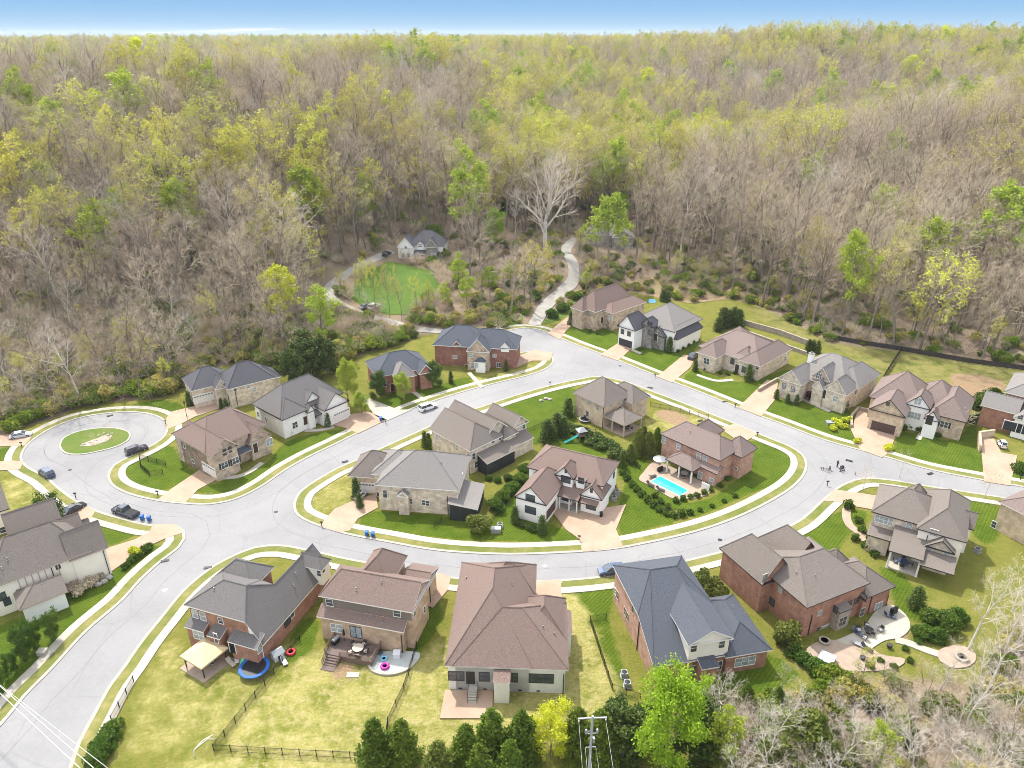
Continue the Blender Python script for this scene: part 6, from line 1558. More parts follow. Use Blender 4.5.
plant('yellow_shrub', 'yellow_bush', 'round yellow bush on the lawn edge beside the curved tan driveway', 'yellow bushes by the curved tan driveway', 1.5, [(857, 443), (888, 450), (836, 424), (842, 428), (846, 422), (833, 430)], 'bush')
plant('shrub', 'entry_bush', 'green bush beside the entry steps of the arched entry house', 'bushes by the arched entry steps', 1.7, [(908, 428), (914, 424), (920, 432), (902, 430), (930, 436, 1.2), (938, 437, 1.2), (946, 436, 1.2)], 'bush')
plant('young', 'tan_tree', 'tan leafless ornamental tree at the corner of the arched entry house', None, 5.5, [(958, 436)], wide=1.3)
plant('green_shrub', 'garden_bush', 'green bush in the gap beside the brick house at the right edge', 'garden bushes at the right edge', 2.8, [(977, 408), (986, 402), (994, 398), (981, 418, 2), (972, 422, 2), (1020, 472, 2.2)], 'bush')
plant('shrub', 'entry_bush', 'green bush in the front bed of the cream house by the junction', 'front bed bushes of the cream house', 1.4, [(848, 508, 1.9), (858, 522), (862, 532), (855, 540), (866, 548), (874, 556), (870, 540)], 'bush')
plant('young', 'young_tree', 'thin leafless young street tree by a sidewalk near the junction', 'thin leafless street trees near the junction', 4.6, [(899, 478), (984, 498), (863, 490)])
plant('young', 'young_tree', 'thin leafless young tree on the back lawn of the turning circle', 'young trees of the turning circle', 3.4, [(110, 437), (94, 443, 2)])
plant('yellow_shrub', 'yellow_bush', 'yellow bush below the hillside house steps', None, 2.6, [(434, 266)], 'bush', hill=True)
plant('bud_shrub', 'verge_bush', 'yellow-green bush on the slope between the two hill drives', 'bushes on the slope between the hill drives', 4, [(470, 322), (484, 316), (455, 322), (500, 312), (512, 306), (440, 325), (478, 300), (525, 312, 2.5), (560, 305, 3), (590, 285, 3.5), (600, 292, 3)], 'bush', hill=True)
plant('green_shrub', 'verge_bush', 'dark green bush on the slope beside the far drive', 'dark green bushes beside the far drive', 3, [(505, 318), (520, 305), (535, 300), (548, 290), (562, 312), (552, 318), (578, 300), (585, 308), (618, 278), (630, 270)], 'bush', hill=True)
# standout trees of the woods
plant('bud', 'edge_tree', 'small budding tree at the wood edge behind the turning circle', 'small budding trees at the wood edge beyond the turning circle', 9, [(12, 408), (44, 398), (86, 388), (122, 380), (150, 378), (60, 384), (28, 392), (100, 372), (170, 384, 7), (250, 362, 7), (270, 366, 7), (8, 384, 11), (136, 364, 11)], hill=True)
plant('bud', 'edge_tree', 'small budding tree at the foot of the right hand wood', 'small budding trees at the foot of the right hand wood', 9, [(700, 290), (676, 280), (770, 300), (800, 318), (880, 338), (930, 345), (985, 352), (640, 275, 7), (742, 292, 8), (910, 336, 10)], hill=True)
plant('bare', 'screen_tree', 'bare tree standing in front of the secluded brown roofed house', 'bare trees in front of the secluded house', 11, [(598, 264), (624, 262)], hill=True)
plant('lime', 'slope_tree', 'lime leafed tree on the slope between the two hill drives', 'lime leafed trees between the hill drives', 10, [(468, 312), (490, 300), (446, 312, 8)], hill=True)
plant('bud', 'lawn_tree', 'slender budding tree standing in front of the hillside lawn', 'slender trees in front of the hillside lawn', 13, [(390, 318), (402, 322), (376, 312), (418, 324), (430, 322), (362, 306)], wide=.55, hill=True)
for kd, nm, lb, h_, p, w_ in (
        ('sycamore', 'sycamore_tree', 'broad bare sycamore with white limbs standing above the far drive', 27, (545, 250), 1.15),
        ('pale', 'pale_tree', 'slender white trunked bare tree left of the broad sycamore', 19, (514, 242), .8),
        ('maple', 'lime_tree', 'dense bright lime tree in the wood to the right of the hillside house', 13, (494, 250), .8),
        ('lime', 'lime_tree', 'lime green tree below the hillside house at the edge of its lawn', 12, (460, 296), .9),
        ('maple', 'lime_tree', 'lime green tree above the secluded brown roof', 12, (617, 228), 1.0),
        ('lime', 'tall_lime_tree', 'tall yellow-green tree with a bare pale trunk behind the back fence at right', 27, (842, 336), .8),
        ('bud', 'tall_budding_tree', 'tall budding tree just right of the tall yellow-green tree behind the fence', 24, (868, 338), .9),
        ('bud', 'budding_tree', 'budding tree by the bend of the hill drive left of the hillside lawn', 9, (360, 298), .9),
        ('bud', 'budding_tree', 'budding tree inside the bend of the hill drive above the parked white car', 7, (342, 294), .9),
        ('pale', 'pale_tree', 'leaning white bare tree at the left edge of the hillside wood', 18, (18, 250), .7)):
    put(kd, nm, G(*p), h_, lb, None, 'tree', wide=w_)

# ------------------------------------------------------------------ fences and walls
def fence(pts, h, name, label, m='black', post=2.4, group=None, hill=False, solid=False):
    P3 = [G(*p) if hill else un(*p) for p in pts]
    r = empty(name, P3[0], 0, label, 'fence', group); o = P3[0]
    pn = MB(); posts = []
    for a, b_ in zip(P3[:-1], P3[1:]):
        L_ = (b_ - a).length; k = max(1, round(L_ / post)); d = (b_ - a) / k
        for i in range(k + (b_ is P3[-1])): posts.append(a + d * i - o)
        for i in range(k):
            p, q = a + d * i - o, a + d * (i + 1) - o
            for zz in (.12, h - .12):
                pn.tube(p + Vector((0, 0, zz)), q + Vector((0, 0, zz)), .025, n=4, caps=False)
            if solid: pn.face([p + Vector((0, 0, .1)), q + Vector((0, 0, .1)), q + Vector((0, 0, h)), p + Vector((0, 0, h))])
            else:
                s = int(d.length / .13)
                for j in range(1, s): t = p + (q - p) * j / s; pn.box(t.x - .011, t.x + .011, t.y - .011, t.y + .011, t.z + .06, t.z + h)
    pn.build('fence_panel', M[m], r)
    for p in posts: MB().box(p.x - .045, p.x + .045, p.y - .045, p.y + .045, p.z - .2, p.z + h + .08).build('fence_post', M[m], r)
    return r
fence([(417, 648), (404, 690), (388, 724), (384, 760), (300, 756), (214, 751), (283, 663), (300, 641)], 1.3, 'metal_fence', 'black metal fence round the dry back lawn behind the deck')
fence([(112, 722), (134, 682)], 1.2, 'metal_fence', 'short black rail fence beside the lower left sidewalk')
fence([(606, 620), (590, 622), (612, 690), (640, 700)], 1.3, 'metal_fence', 'black metal fence left of the slate roofed house')
fence([(166, 466), (140, 459), (141, 468), (150, 476), (163, 474)], 1.3, 'metal_fence', 'black fence looping round the side lawn of the brown stone house')
fence([(824, 338), (862, 345), (901, 351), (940, 358), (968, 363), (1035, 372)], 1.5, 'metal_fence', 'long dark fence along the foot of the right hand wood', solid=True, m='dark_trim')
fence([(901, 351), (886, 374), (873, 398)], 1.5, 'metal_fence', 'dark fence running down from the wood fence beside the arched entry house', solid=True, m='dark_trim')
fence([(650, 406), (680, 412), (708, 419)], 1.2, 'metal_fence', 'black fence along the island sidewalk by the buff brick house')
fence([(527, 433), (555, 421), (574, 428), (615, 449), (640, 470)], 1.2, 'metal_fence', 'black fence across the island back lawns')
fence([(622, 473), (640, 493), (665, 514), (690, 514)], 1.2, 'metal_fence', 'black fence within the hedge of the pool yard')
fence([(512, 497), (492, 522)], 1.3, 'metal_fence', 'short black fence beside the white farmhouse lawn')
fence([(442, 522), (434, 528)], 1.2, 'metal_fence', 'tiny black gate fence at the buff stone house')
def wall_run(pts, h, t, label, m='stone', name='retaining_wall'):
    l = [un(*p).xy for p in pts]; o = un(*pts[0])
    mb = MB()
    for a, b_ in zip(l[:-1], l[1:]):
        d = (b_ - a).normalized(); nn = Vector((-d.y, d.x)) * t / 2
        for z0, z1, k in ((-.2, h, 1), (h + .002, h + .12, 1.25)):
            c = [a - nn * k - o.xy, b_ - nn * k - o.xy, b_ + nn * k - o.xy, a + nn * k - o.xy]
            mb.rings([[(p.x, p.y, z) for p in c] for z in (z0, z1)])
    ob = mb.build(name, M[m], None, loc=o); return tag(ob, label, 'wall')
wall_run([(744, 325), (780, 335), (812, 347)], 1.6, .5, 'pale stone retaining wall on the bank behind the low tan house')
wall_run([(738, 331), (772, 343), (806, 355)], 1.0, .5, 'lower stone retaining wall just behind the low tan house')
wall_run([(758, 392), (768, 386), (777, 381)], .9, .4, 'curved low stone wall beside the low tan house driveway')
wall_run([(851, 428), (851, 418), (858, 410), (868, 412)], .8, .4, 'low stone wall edging the curved tan driveway')
wall_run([(979, 452), (978, 438), (993, 436)], 1.6, .4, 'brown retaining wall at the top of the rightmost tan driveway', 'brick_buff')
wall_run([(413, 264), (424, 266), (433, 264)], .8, .4, 'low wall', 'stone') if False else None

# ------------------------------------------------------------------ vehicles
def paint(name, c, rough=.25): return mat(name, c, tuple(x * .9 for x in c), 2, rough, 2, spec=.5, coat=.6)
M['rubber'] = mat('tyre_rubber', (.02, .02, .02), (.03, .03, .03), 5, .85)
M['rim'] = mat('wheel_rim', (.35, .35, .36), (.28, .28, .29), 5, .35, metal=.7)
M['lamp'] = mat('head_lamp', (.6, .6, .58), (.5, .5, .5), 5, .1)
M['tail'] = mat('tail_lamp', (.25, .01, .01), (.18, .01, .01), 5, .2)
def car(name, label, p, heading, color, L_=4.7, Wd=1.82, style='sedan', hill=False, z=.02, cat='car'):
    q = G(*p) if hill else un(*p); r = empty(name, q + Vector((0, 0, .26 if hill else z)), heading, label, cat)
    a, w = L_ / 2, Wd / 2
    prof = {'sedan': [(-1, .62, .92), (-.62, .9, .98), (-.2, .92, 1), (.3, .93, 1), (.62, .86, .98), (1, .62, .88)],
            'suv': [(-1, .9, .94), (-.7, 1.02, .99), (-.2, 1.04, 1), (.35, 1.05, 1), (.68, 1.0, .98), (1, .78, .9)],
            'truck': [(-1, 1.02, .96), (-.6, 1.04, 1), (-.1, 1.06, 1), (.4, 1.08, 1), (.72, 1.06, .98), (1, .85, .92)]}[style]
    b = MB(); rg = []
    for x, top, ww in prof:
        y = w * ww; c = .16
        rg.append([(x * a, -y, .3), (x * a, -y * 1.0, top - c), (x * a, -y + c, top), (x * a, y - c, top), (x * a, y, top - c), (x * a, y, .3), (x * a, y * .8, .22), (x * a, -y * .8, .22)])
    b.rings(rg); body = b.build('body', M[color], r, smooth=False)
    cab = {'sedan': (-.78, -.45, .12, .48, 1.42), 'suv': (-.96, -.84, .12, .48, 1.72), 'truck': (-.18, -.1, .28, .5, 1.85)}[style]
    zb = {'sedan': .88, 'suv': 1.0, 'truck': 1.04}[style]
    x0, x1, x2, x3, zt = cab
    def ring(xa, xb, z, ww): return [(xa * a, -w * ww, z), (xb * a, -w * ww, z), (xb * a, w * ww, z), (xa * a, w * ww, z)]
    g = MB().rings([ring(x0, x3, zb, .93), ring(x1 - (.0), x2 + .02, zt - .06, .76)]).build('cabin_glass', M['glass'], r)
    MB().rings([ring(x1 - .02, x2 + .04, zt - .07, .78), ring(x1 + .02, x2 - .02, zt, .70)]).build('car_roof', M[color], r)
    for sgn in (-1, 1):
        for xl, xh in ((x0, x1), (x3, x2), ((x0 + x3) / 2 - .04, (x1 + x2) / 2 - .02)): MB().tube((xl * a, sgn * w * .935, zb), (xh * a, sgn * w * .775, zt - .05), .05, n=4).build('roof_pillar', M[color], g)
    if style == 'truck':
        MB().box(-a * .96, -a * .2, -w * .82, w * .82, .75, 1.075).mat(1).box(-a * .95, -a * .21, -w * .8, w * .8, 1.076, 1.09).build('cargo_bed', [M[color], M['rubber']], r)
    for sx in (-.6, .62):
        for sy in (-1, 1):
            c = (sx * a, sy * (w - .1), .36 if style != 'sedan' else .33); R_ = .38 if style != 'sedan' else .33
            t = MB().tube((c[0], c[1] - .12, c[2]), (c[0], c[1] + .12, c[2]), R_, n=16).build('wheel', M['rubber'], r)
            MB().tube((c[0], c[1] - .13, c[2]), (c[0], c[1] + .13, c[2]), R_ * .6, n=12).build('wheel_rim', M['rim'], t)
    for sy in (-1, 1):
        MB().box(a * .955, a * .995, sy * w * .7 - .18, sy * w * .7 + .18, .58, .74).build('headlight', M['lamp'], r)
        MB().box(-a * 1.003, -a * .965, sy * w * .72 - .14, sy * w * .72 + .14, .62, .8).build('tail_light', M['tail'], r)
        MB().box(x3 * a * .8 - .1, x3 * a * .8 + .08, sy * (w + .07) - .09, sy * (w + .07) + .09, .95, 1.1).build('wing_mirror', M[color], r)
    return r
def hd(p, q):
    d = un(*q) - un(*p); return math.atan2(d.y, d.x)
M['paint_silver'] = paint('silver_paint', (.5, .5, .51)); M['paint_blue'] = paint('blue_grey_paint', (.05, .08, .15)); M['paint_plum'] = paint('plum_paint', (.03, .022, .05)); M['paint_navy'] = paint('navy_paint', (.02, .028, .06))
M['paint_black'] = paint('black_paint', (.015, .015, .018)); M['paint_white'] = paint('white_paint', (.75, .75, .75)); M['paint_grey'] = paint('grey_paint', (.2, .2, .21))
car('parked_car', 'silver sedan on the driveway stub at the left edge beside the turning circle', (21, 437), hd((10, 437), (33, 433)), 'paint_silver')
car('parked_suv', 'blue-grey crossover parked facing away at the lower kerb of the turning circle', (47, 475), hd((55, 480), (39, 469)), 'paint_blue', 4.6, 1.85, 'suv')
car('parked_suv', 'dark plum crossover parked by the kerb right of the turning island', (137, 452), hd((125, 455), (148, 447)), 'paint_plum', 4.7, 1.88, 'suv')
car('pickup_truck', 'dark navy pickup truck parked beside the two blue bins', (126, 514), hd((139, 518), (114, 509)), 'paint_navy', 5.9, 2.0, 'truck', cat='truck')
car('parked_car', 'black car half hidden behind the spreading green tree', (74, 511), hd((70, 514), (84, 506)), 'paint_black')
car('parked_van', 'white van parked at the kerb before the orange brick house', (428, 409), hd((418, 412), (439, 405)), 'paint_white', 5.0, 1.95, 'suv', cat='van')
car('parked_suv', 'dark blue car at the kerb left of the slate roofed house', (611, 573), hd((620, 573), (600, 575)), 'paint_blue', 4.6, 1.85, 'suv')
car('parked_car', 'dark blue car on the driveway left of the low tan house', (693, 358), hd((683, 366), (698, 352)), 'paint_navy', 4.8, 1.9, 'suv')
car('parked_car', 'white car on the grass strip by the bend of the hill drive', (374, 309), R(65), 'paint_white', 4.7, 1.85, 'suv', hill=True)
car('parked_car', 'grey car parked left of the white one at the hill drive', (366, 309), R(50), 'paint_grey', 4.7, 1.85, 'sedan', hill=True)
car('parked_car', 'black car by the garage side of the hillside house', (387, 256), R(70), 'paint_black', 4.7, 1.85, 'suv', hill=True)
car('utility_cart', 'small white cart beside the buff stone house garage', (361, 498), R(60), 'paint_silver', 3.0, 1.4, 'sedan', z=.16, cat='cart')
car('utility_cart', 'small white cart in front of the brick garage at the right edge', (1001, 447), R(80), 'paint_white', 2.6, 1.2, 'suv', z=.16, cat='cart')

# ------------------------------------------------------------------ bins, mailboxes, utility boxes
M['bin_blue'] = mat('blue_bin_plastic', (.02, .13, .42), (.015, .1, .34), 3, .45)
M['bin_dark'] = mat('dark_bin_plastic', (.025, .03, .03), (.02, .02, .022), 3, .5)
def wheelie(p, label, m='bin_blue', rz=0, group=None, z=.02):
    r = empty('wheeled_bin', un(*p) + Vector((0, 0, z)), rz, label, 'bin', group)
    def rr(w, d, zz): return [(-w, -d, zz), (w, -d, zz), (w, d, zz), (-w, d, zz)]
    MB().rings([rr(.24, .26, .08), rr(.31, .37, 1.02)]).build('bin_body', M[m], r)
    MB().rings([rr(.33, .40, 1.02), rr(.33, .40, 1.07), rr(.2, .26, 1.13)]).build('bin_lid', M[m], r)
    for s in (-1, 1): MB().tube((s * .22, .3, .12), (s * .3, .3, .12), .12, n=10).build('bin_wheel', M['rubber'], r)
wheelie((142.5, 520), 'blue wheeled bin behind the navy pickup, the one nearer the truck'); wheelie((149.5, 521), 'blue wheeled bin behind the navy pickup, the one nearer the tan driveway')
wheelie((367, 536), 'left blue bin of the pair at the kerb below the buff stone house'); wheelie((373, 537), 'right blue bin of the pair at the kerb below the buff stone house')
wheelie((381, 421), 'blue bin at the mouth of the white cottage driveway'); wheelie((503, 336), 'blue bin at the start of the uphill drive')
wheelie((601, 517), 'dark bin against the right wall of the white farmhouse', 'bin_dark')
for q_, lb in (((76, 498), 'mailbox at the kerb below the turning circle'), ((158, 496), 'mailbox by the brown stone house driveway'), ((166, 425), 'mailbox at the pale stone house driveway beside the turning circle'), ((386, 424), 'mailbox beside the white cottage driveway'),
               ((322, 527), 'mailbox at the buff stone house driveway'), ((579, 541), 'mailbox left of the farmhouse driveway'), ((420, 573), 'mailbox at the tan brick house driveway'), ((655, 378), 'mailbox by the driveway of the low tan house'), ((550, 386), 'mailbox on the island kerb facing the bend'),
               ((757, 437), 'mailbox at the pool house driveway'), ((827, 486), 'mailbox at the cream house driveway'), ((735, 408), 'mailbox at the grey gabled house driveway'), ((1020, 480), 'mailbox at the rightmost driveway'), ((22, 447), 'mailbox at the left driveway stub')):
    r = empty('mailbox', un(*q_), random.uniform(-.4, .4), 'dark ' + lb, 'mailbox')
    MB().box(-.06, .06, -.06, .06, 0, 1.05).build('mailbox_post', M['black'], r)
    MB().rings([[(x, .12 * math.cos(t) * 1.0, 1.16 + .14 * math.sin(t) if math.sin(t) > 0 else 1.06) for t in [2 * math.pi * k / 12 for k in range(12)]] for x in (-.28, .28)]).build('mail_box', M['black'], r)
lp = un(187, 417); r = empty('street_lamp', lp, 0, 'dark slim lamp post by the pale stone house driveway', 'street lamp')
MB().tube((0, 0, 0), (0, 0, 3.6), .07, .05).tube((0, 0, 0), (0, 0, .5), .12).build('lamp_post', M['black'], r); MB().lathe([(.08, 3.6), (.2, 3.7), (.17, 4.1), (.24, 4.15), (.02, 4.35)]).build('lamp_head', M['black'], r)
for i, (p, s, m_, lb) in enumerate((((43, 654), (.6, .5, .7), 'concrete', 'pale utility box on the grass by the left sidewalk'), ((496, 532), (.9, .5, .9), 'metal_grey', 'pale utility cabinet on the farmhouse lawn by the sidewalk'), ((830, 424), (.9, .7, .6), 'metal_grey', 'grey utility box on the lawn by the curved driveway bed'))):
    o = MB().box(-s[0], s[0], -s[1], s[1], 0, s[2]).box(-s[0] - .05, s[0] + .05, -s[1] - .05, s[1] + .05, s[2] + .002, s[2] + .07).build('utility_box', M[m_], None, loc=un(*p)); tag(o, lb, 'utility box')
def ac(p, label, rz=0):
    r = empty('air_conditioner', un(*p), rz, label, 'air conditioner')
    MB().box(-.45, .45, -.45, .45, .08, .85).box(-.55, .55, -.55, .55, 0, .08).build('unit_case', M['metal_grey'], r)
    MB().lathe([(.4, .86), (.36, .9), (.1, .92), (.0, .92)], n=16).build('fan_grille', M['black'], r)
ac((624, 682 - 6), 'upper of the two grey air conditioners beside the slate roofed house'); ac((627, 690 - 4), 'lower of the two grey air conditioners beside the slate roofed house')
ac((500, 527), 'white air conditioner unit in the bed beside the farmhouse lawn'); ac((977, 552), 'pale air conditioner between the two rightmost houses', .4); ac((617, 494), 'grey air conditioner along the right side of the white farmhouse'); ac((614, 500), 'second grey air conditioner along the right side of the white farmhouse')
# street drains
for i, p in enumerate([(165, 561), (208, 568), (110, 416), (650, 388), (725, 402), (930, 474), (345, 462), (700, 421), (849, 461)]):
    o = MB().box(-.7, .7, -.3, .3, 0, .03).build('storm_drain', M['black'], None, loc=un(*p) + Vector((0, 0, .135))); tag(o, 'dark storm drain inlet set in the street kerb', 'drain', 'storm drains in the kerbs'); o.rotation_euler = (0, 0, random.uniform(-.6, .6))

for p in [(849, 461), (276, 512), (545, 566), (620, 366), (70, 470), (400, 440), (165, 590), (720, 540)]:
    o = MB().lathe([(0, 0), (.42, 0), (.42, .012), (.36, .016), (0, .016)], n=20).build('manhole_cover', M['metal_grey' if p[0] % 2 else 'black'], None, loc=un(*p) + Vector((0, 0, .021))); tag(o, 'round manhole cover set in the street paving', 'manhole cover', 'manhole covers in the street')
# ------------------------------------------------------------------ gazebo, trampoline and clutter behind the grey-roofed brick house
M['canvas'] = mat('tan_canvas', (.55, .44, .27), (.5, .39, .23), 1.5, .85)
gz = [un(186, 660), un(208, 672), un(226, 650)]
c = un(207, 664); ang = hd((190, 664), (210, 676))
r = empty('gazebo', c, ang, 'tan canvas gazebo on posts over a paved terrace behind the brick house', 'gazebo')
hw, hd2 = 2.0, 2.0
for x in (-hw, hw):
    for y in (-hd2, hd2): MB().box(x - .07, x + .07, y - .07, y + .07, 0, 2.5).build('gazebo_post', M['dark_trim'], r)
cp_ = MB(); cs = [(-2.4, -2.4, 2.45), (2.4, -2.4, 2.45), (2.4, 2.4, 2.45), (-2.4, 2.4, 2.45)]
for i in range(4):
    a_, b_ = cs[i], cs[(i + 1) % 4]; cp_.face([a_, b_, (0, 0, 3.5)]); cp_.face([(a_[0], a_[1], 2.2), (b_[0], b_[1], 2.2), b_, a_])
cp_.build('canopy', M['canvas'], r)
tag(MB().box(-2.7, 2.7, -2.7, 2.7, -.1, .12).build('terrace', M['patio'], None, loc=c), kind='structure').rotation_euler = (0, 0, ang)
M['wicker'] = mat('dark_wicker', (.05, .045, .045), (.03, .028, .028), 4, .8); M['cushion'] = mat('pale_cushion', (.5, .49, .47), (.42, .41, .4), 3, .9); M['beige'] = mat('beige_seat', (.48, .42, .34), (.4, .35, .28), 3, .9)
def chair(loc, rz, label, fm='wicker', cm2='cushion', group=None, name='patio_chair'):
    r = empty(name, loc, rz, label, 'chair', group)
    MB().box(-.32, .32, -.32, .32, .33, .43).build('seat', M[cm2], r)
    MB().rings([[(-.32, .27, .43), (.32, .27, .43), (.32, .36, .43), (-.32, .36, .43)], [(-.3, .36, .95), (.3, .36, .95), (.3, .43, .95), (-.3, .43, .95)]]).build('backrest', M[fm], r)
    for s in (-1, 1):
        MB().box(s * .34 - .04, s * .34 + .04, -.3, .34, .58, .64).box(s * .34 - .03, s * .34 + .03, -.3, -.24, .43, .58).build('armrest', M[fm], r)
        for y in (-.28, .28): MB().tube((s * .29, y, 0), (s * .29, y, .34), .03, n=6).build('leg', M[fm], r)
def table(loc, rz, label, rad=.7, h_=.74, m_='wicker', top=None):
    r = empty('patio_table', loc, rz, label, 'table')
    MB().lathe([(.0, h_ - .05), (rad, h_ - .05), (rad, h_), (0, h_)], n=20).build('tabletop', M[top or m_], r); MB().lathe([(.3, 0), (.28, .04), (.06, .08), (.06, h_ - .05)], n=10).build('pedestal', M[m_], r)
def umbrella(loc, label, m_, open_=True, h_=2.6):
    r = empty('patio_umbrella', loc, 0, label, 'umbrella')
    MB().tube((0, 0, 0), (0, 0, h_), .03).build('pole', M['dark_trim'], r)
    MB().lathe([(.02, h_ + .05), (1.5, h_ - .45), (1.48, h_ - .5), (.02, h_ - .02)] if open_ else [(.02, h_), (.16, h_ - .6), (.2, h_ - 1.3), (.05, h_ - 1.4)], n=12).build('shade', M[m_], r)
for k, (dx, dy) in enumerate(((-.9, .2), (.1, -.6), (.9, .3), (0, 1.0))): chair(c + Matrix.Rotation(ang, 3, 'Z') @ Vector((dx * 1.1, dy * 1.1, .12)), k * 1.5, 'dark patio chair under the tan canvas gazebo', group='chairs under the gazebo')
table(c + Vector((0, 0, .12)), 0, 'round dark table under the tan canvas gazebo', .6)
tp = un(255, 671); r = empty('trampoline', tp, 0, 'round trampoline with a blue padded rim and black mat', 'trampoline')
M['pad_blue'] = mat('blue_pad', (.02, .11, .38), (.015, .085, .3), 3, .6)
MB().lathe([(1.72, .84), (1.75, .92), (2.2, .92), (2.25, .84)], n=40).build('rim_pad', M['pad_blue'], r); MB().lathe([(0, .88), (1.78, .88), (1.78, .86), (0, .86)], n=40).build('mat', M['black'], r)
for k in range(6): a_ = k * math.pi / 3; MB().tube((2.05 * math.cos(a_), 2.05 * math.sin(a_), 0), (2.05 * math.cos(a_), 2.05 * math.sin(a_), .86), .04).build('leg', M['metal_grey'], r)
M['toy_red'] = mat('red_plastic', (.5, .03, .04), (.42, .025, .03), 3, .4); M['toy_white'] = mat('white_plastic', (.65, .66, .68), (.58, .6, .62), 3, .4); M['toy_pink'] = mat('magenta_plastic', (.45, .02, .3), (.38, .02, .25), 3, .4); M['toy_blue'] = mat('light_blue_plastic', (.2, .5, .68), (.16, .42, .6), 3, .4); M['toy_teal'] = mat('teal_plastic', (.03, .4, .36), (.02, .33, .3), 3, .4); M['toy_green'] = mat('green_plastic', (.1, .4, .16), (.08, .33, .12), 3, .4)
def playhouse(p, label, wm, rm_, rz=0, s=1.0):
    r = empty('playhouse', un(*p), rz, label, 'playhouse')
    MB().box(-.7 * s, .7 * s, -.55 * s, .55 * s, 0, 1.1 * s).build('playhouse_wall', M[wm], r)
    MB().rings([[(-.85 * s, -.75 * s, 1.08 * s), (.85 * s, -.75 * s, 1.08 * s), (.85 * s, .75 * s, 1.08 * s), (-.85 * s, .75 * s, 1.08 * s)], [(-.8 * s, -.05, 1.6 * s), (.8 * s, -.05, 1.6 * s), (.8 * s, .05, 1.6 * s), (-.8 * s, .05, 1.6 * s)]]).build('playhouse_roof', M[rm_], r)
    MB().box(-.2 * s, .2 * s, -.57 * s, -.54 * s, .05, .8 * s).build('door', M['black'], r)
playhouse((278, 658), 'grey toy playhouse beside the trampoline', 'toy_white', 'metal_grey', .8, 1.1)
def tube_toy(loc, m_, label, R_=.55, rr_=.2, name='inflatable_ring'):
    prof = [(R_ + rr_ * math.cos(t), rr_ + rr_ * math.sin(t)) for t in [2 * math.pi * k / 10 for k in range(11)]]
    tag(MB().lathe(prof, n=20).build(name, M[m_], None, True, loc), label, 'toy')
tube_toy(un(291, 653), 'toy_red', 'round red plastic toy by the brick side wall', .55, .22, 'toy_ring')
def lounge(p, label, m_='toy_white', rz=0.0, z=0, name='deck_chair', group=None):
    r = empty(name, un(*p) + Vector((0, 0, z)), rz, label, 'lounge chair', group)
    MB().box(-.33, .33, -1.0, .35, .28, .36).build('seat', M[m_], r); MB().rings([[(-.33, .35, .28), (.33, .35, .28), (.33, .35, .36), (-.33, .35, .36)], [(-.33, .9, .72), (.33, .9, .72), (.33, .87, .8), (-.33, .87, .8)]]).build('backrest', M[m_], r)
    for x in (-.28, .28):
        for y in (-.85, .3): MB().tube((x, y, 0), (x, y, .3), .03, n=6).build('leg', M['metal_grey'], r)
lounge((284, 662), 'white plastic lounger among the toys by the trampoline', rz=.6); lounge((231, 664), 'beige garden seat right of the gazebo', 'beige', .9); lounge((237, 660), 'pale garden seat nearest the trampoline', 'cushion', .4)
tag(MB().rings([[(-.25, 0, .0), (.25, 0, .0), (.25, 2.2, .9), (-.25, 2.2, .9)], [(-.25, 0, .06), (.25, 0, .06), (.25, 2.2, .96), (-.25, 2.2, .96)]]).build('toy_slide', M['toy_green'], None, loc=un(239, 674)), 'small green toy slide left of the trampoline', 'toy')
def grill(p, label, z=0, rz=0):
    r = empty('barbecue_grill', un(*p) + Vector((0, 0, z)), rz, label, 'grill')
    MB().box(-.6, .6, -.3, .3, .1, .85).build('cabinet', M['black'], r); MB().rings([[(-.62, .32 * math.cos(t) - .0, .86 + .32 * max(0, math.sin(t))) for t in [2 * math.pi * k / 12 for k in range(12)]], [(.62, .32 * math.cos(t), .86 + .32 * max(0, math.sin(t))) for t in [2 * math.pi * k / 12 for k in range(12)]]]).build('lid', M['black'], r)
grill((234, 650), 'black grill by the wall right of the gazebo', rz=.4)
r = empty('goal_frame', un(205, 748), R(55), 'small white curved goal frame by the corner of the black fence', 'goal')
MB().path([(-1.6, 0, .05), (-1.4, 0, 1.1), (0, 0, 1.5), (1.4, 0, 1.1), (1.6, 0, .05)], .05).path([(-1.6, 0, .05), (-1.0, .9, .05), (1.0, .9, .05), (1.6, 0, .05)], .05).build('goal_tube', M['trim'], r)
nm_ = MB()
for k in range(9): x = -1.3 + k * .325; nm_.tube((x, 0, 1.4 - .25 * abs(x)), (x * .75, .9, .05), .008, n=3)
nm_.build('goal_net', M['trim'], r)

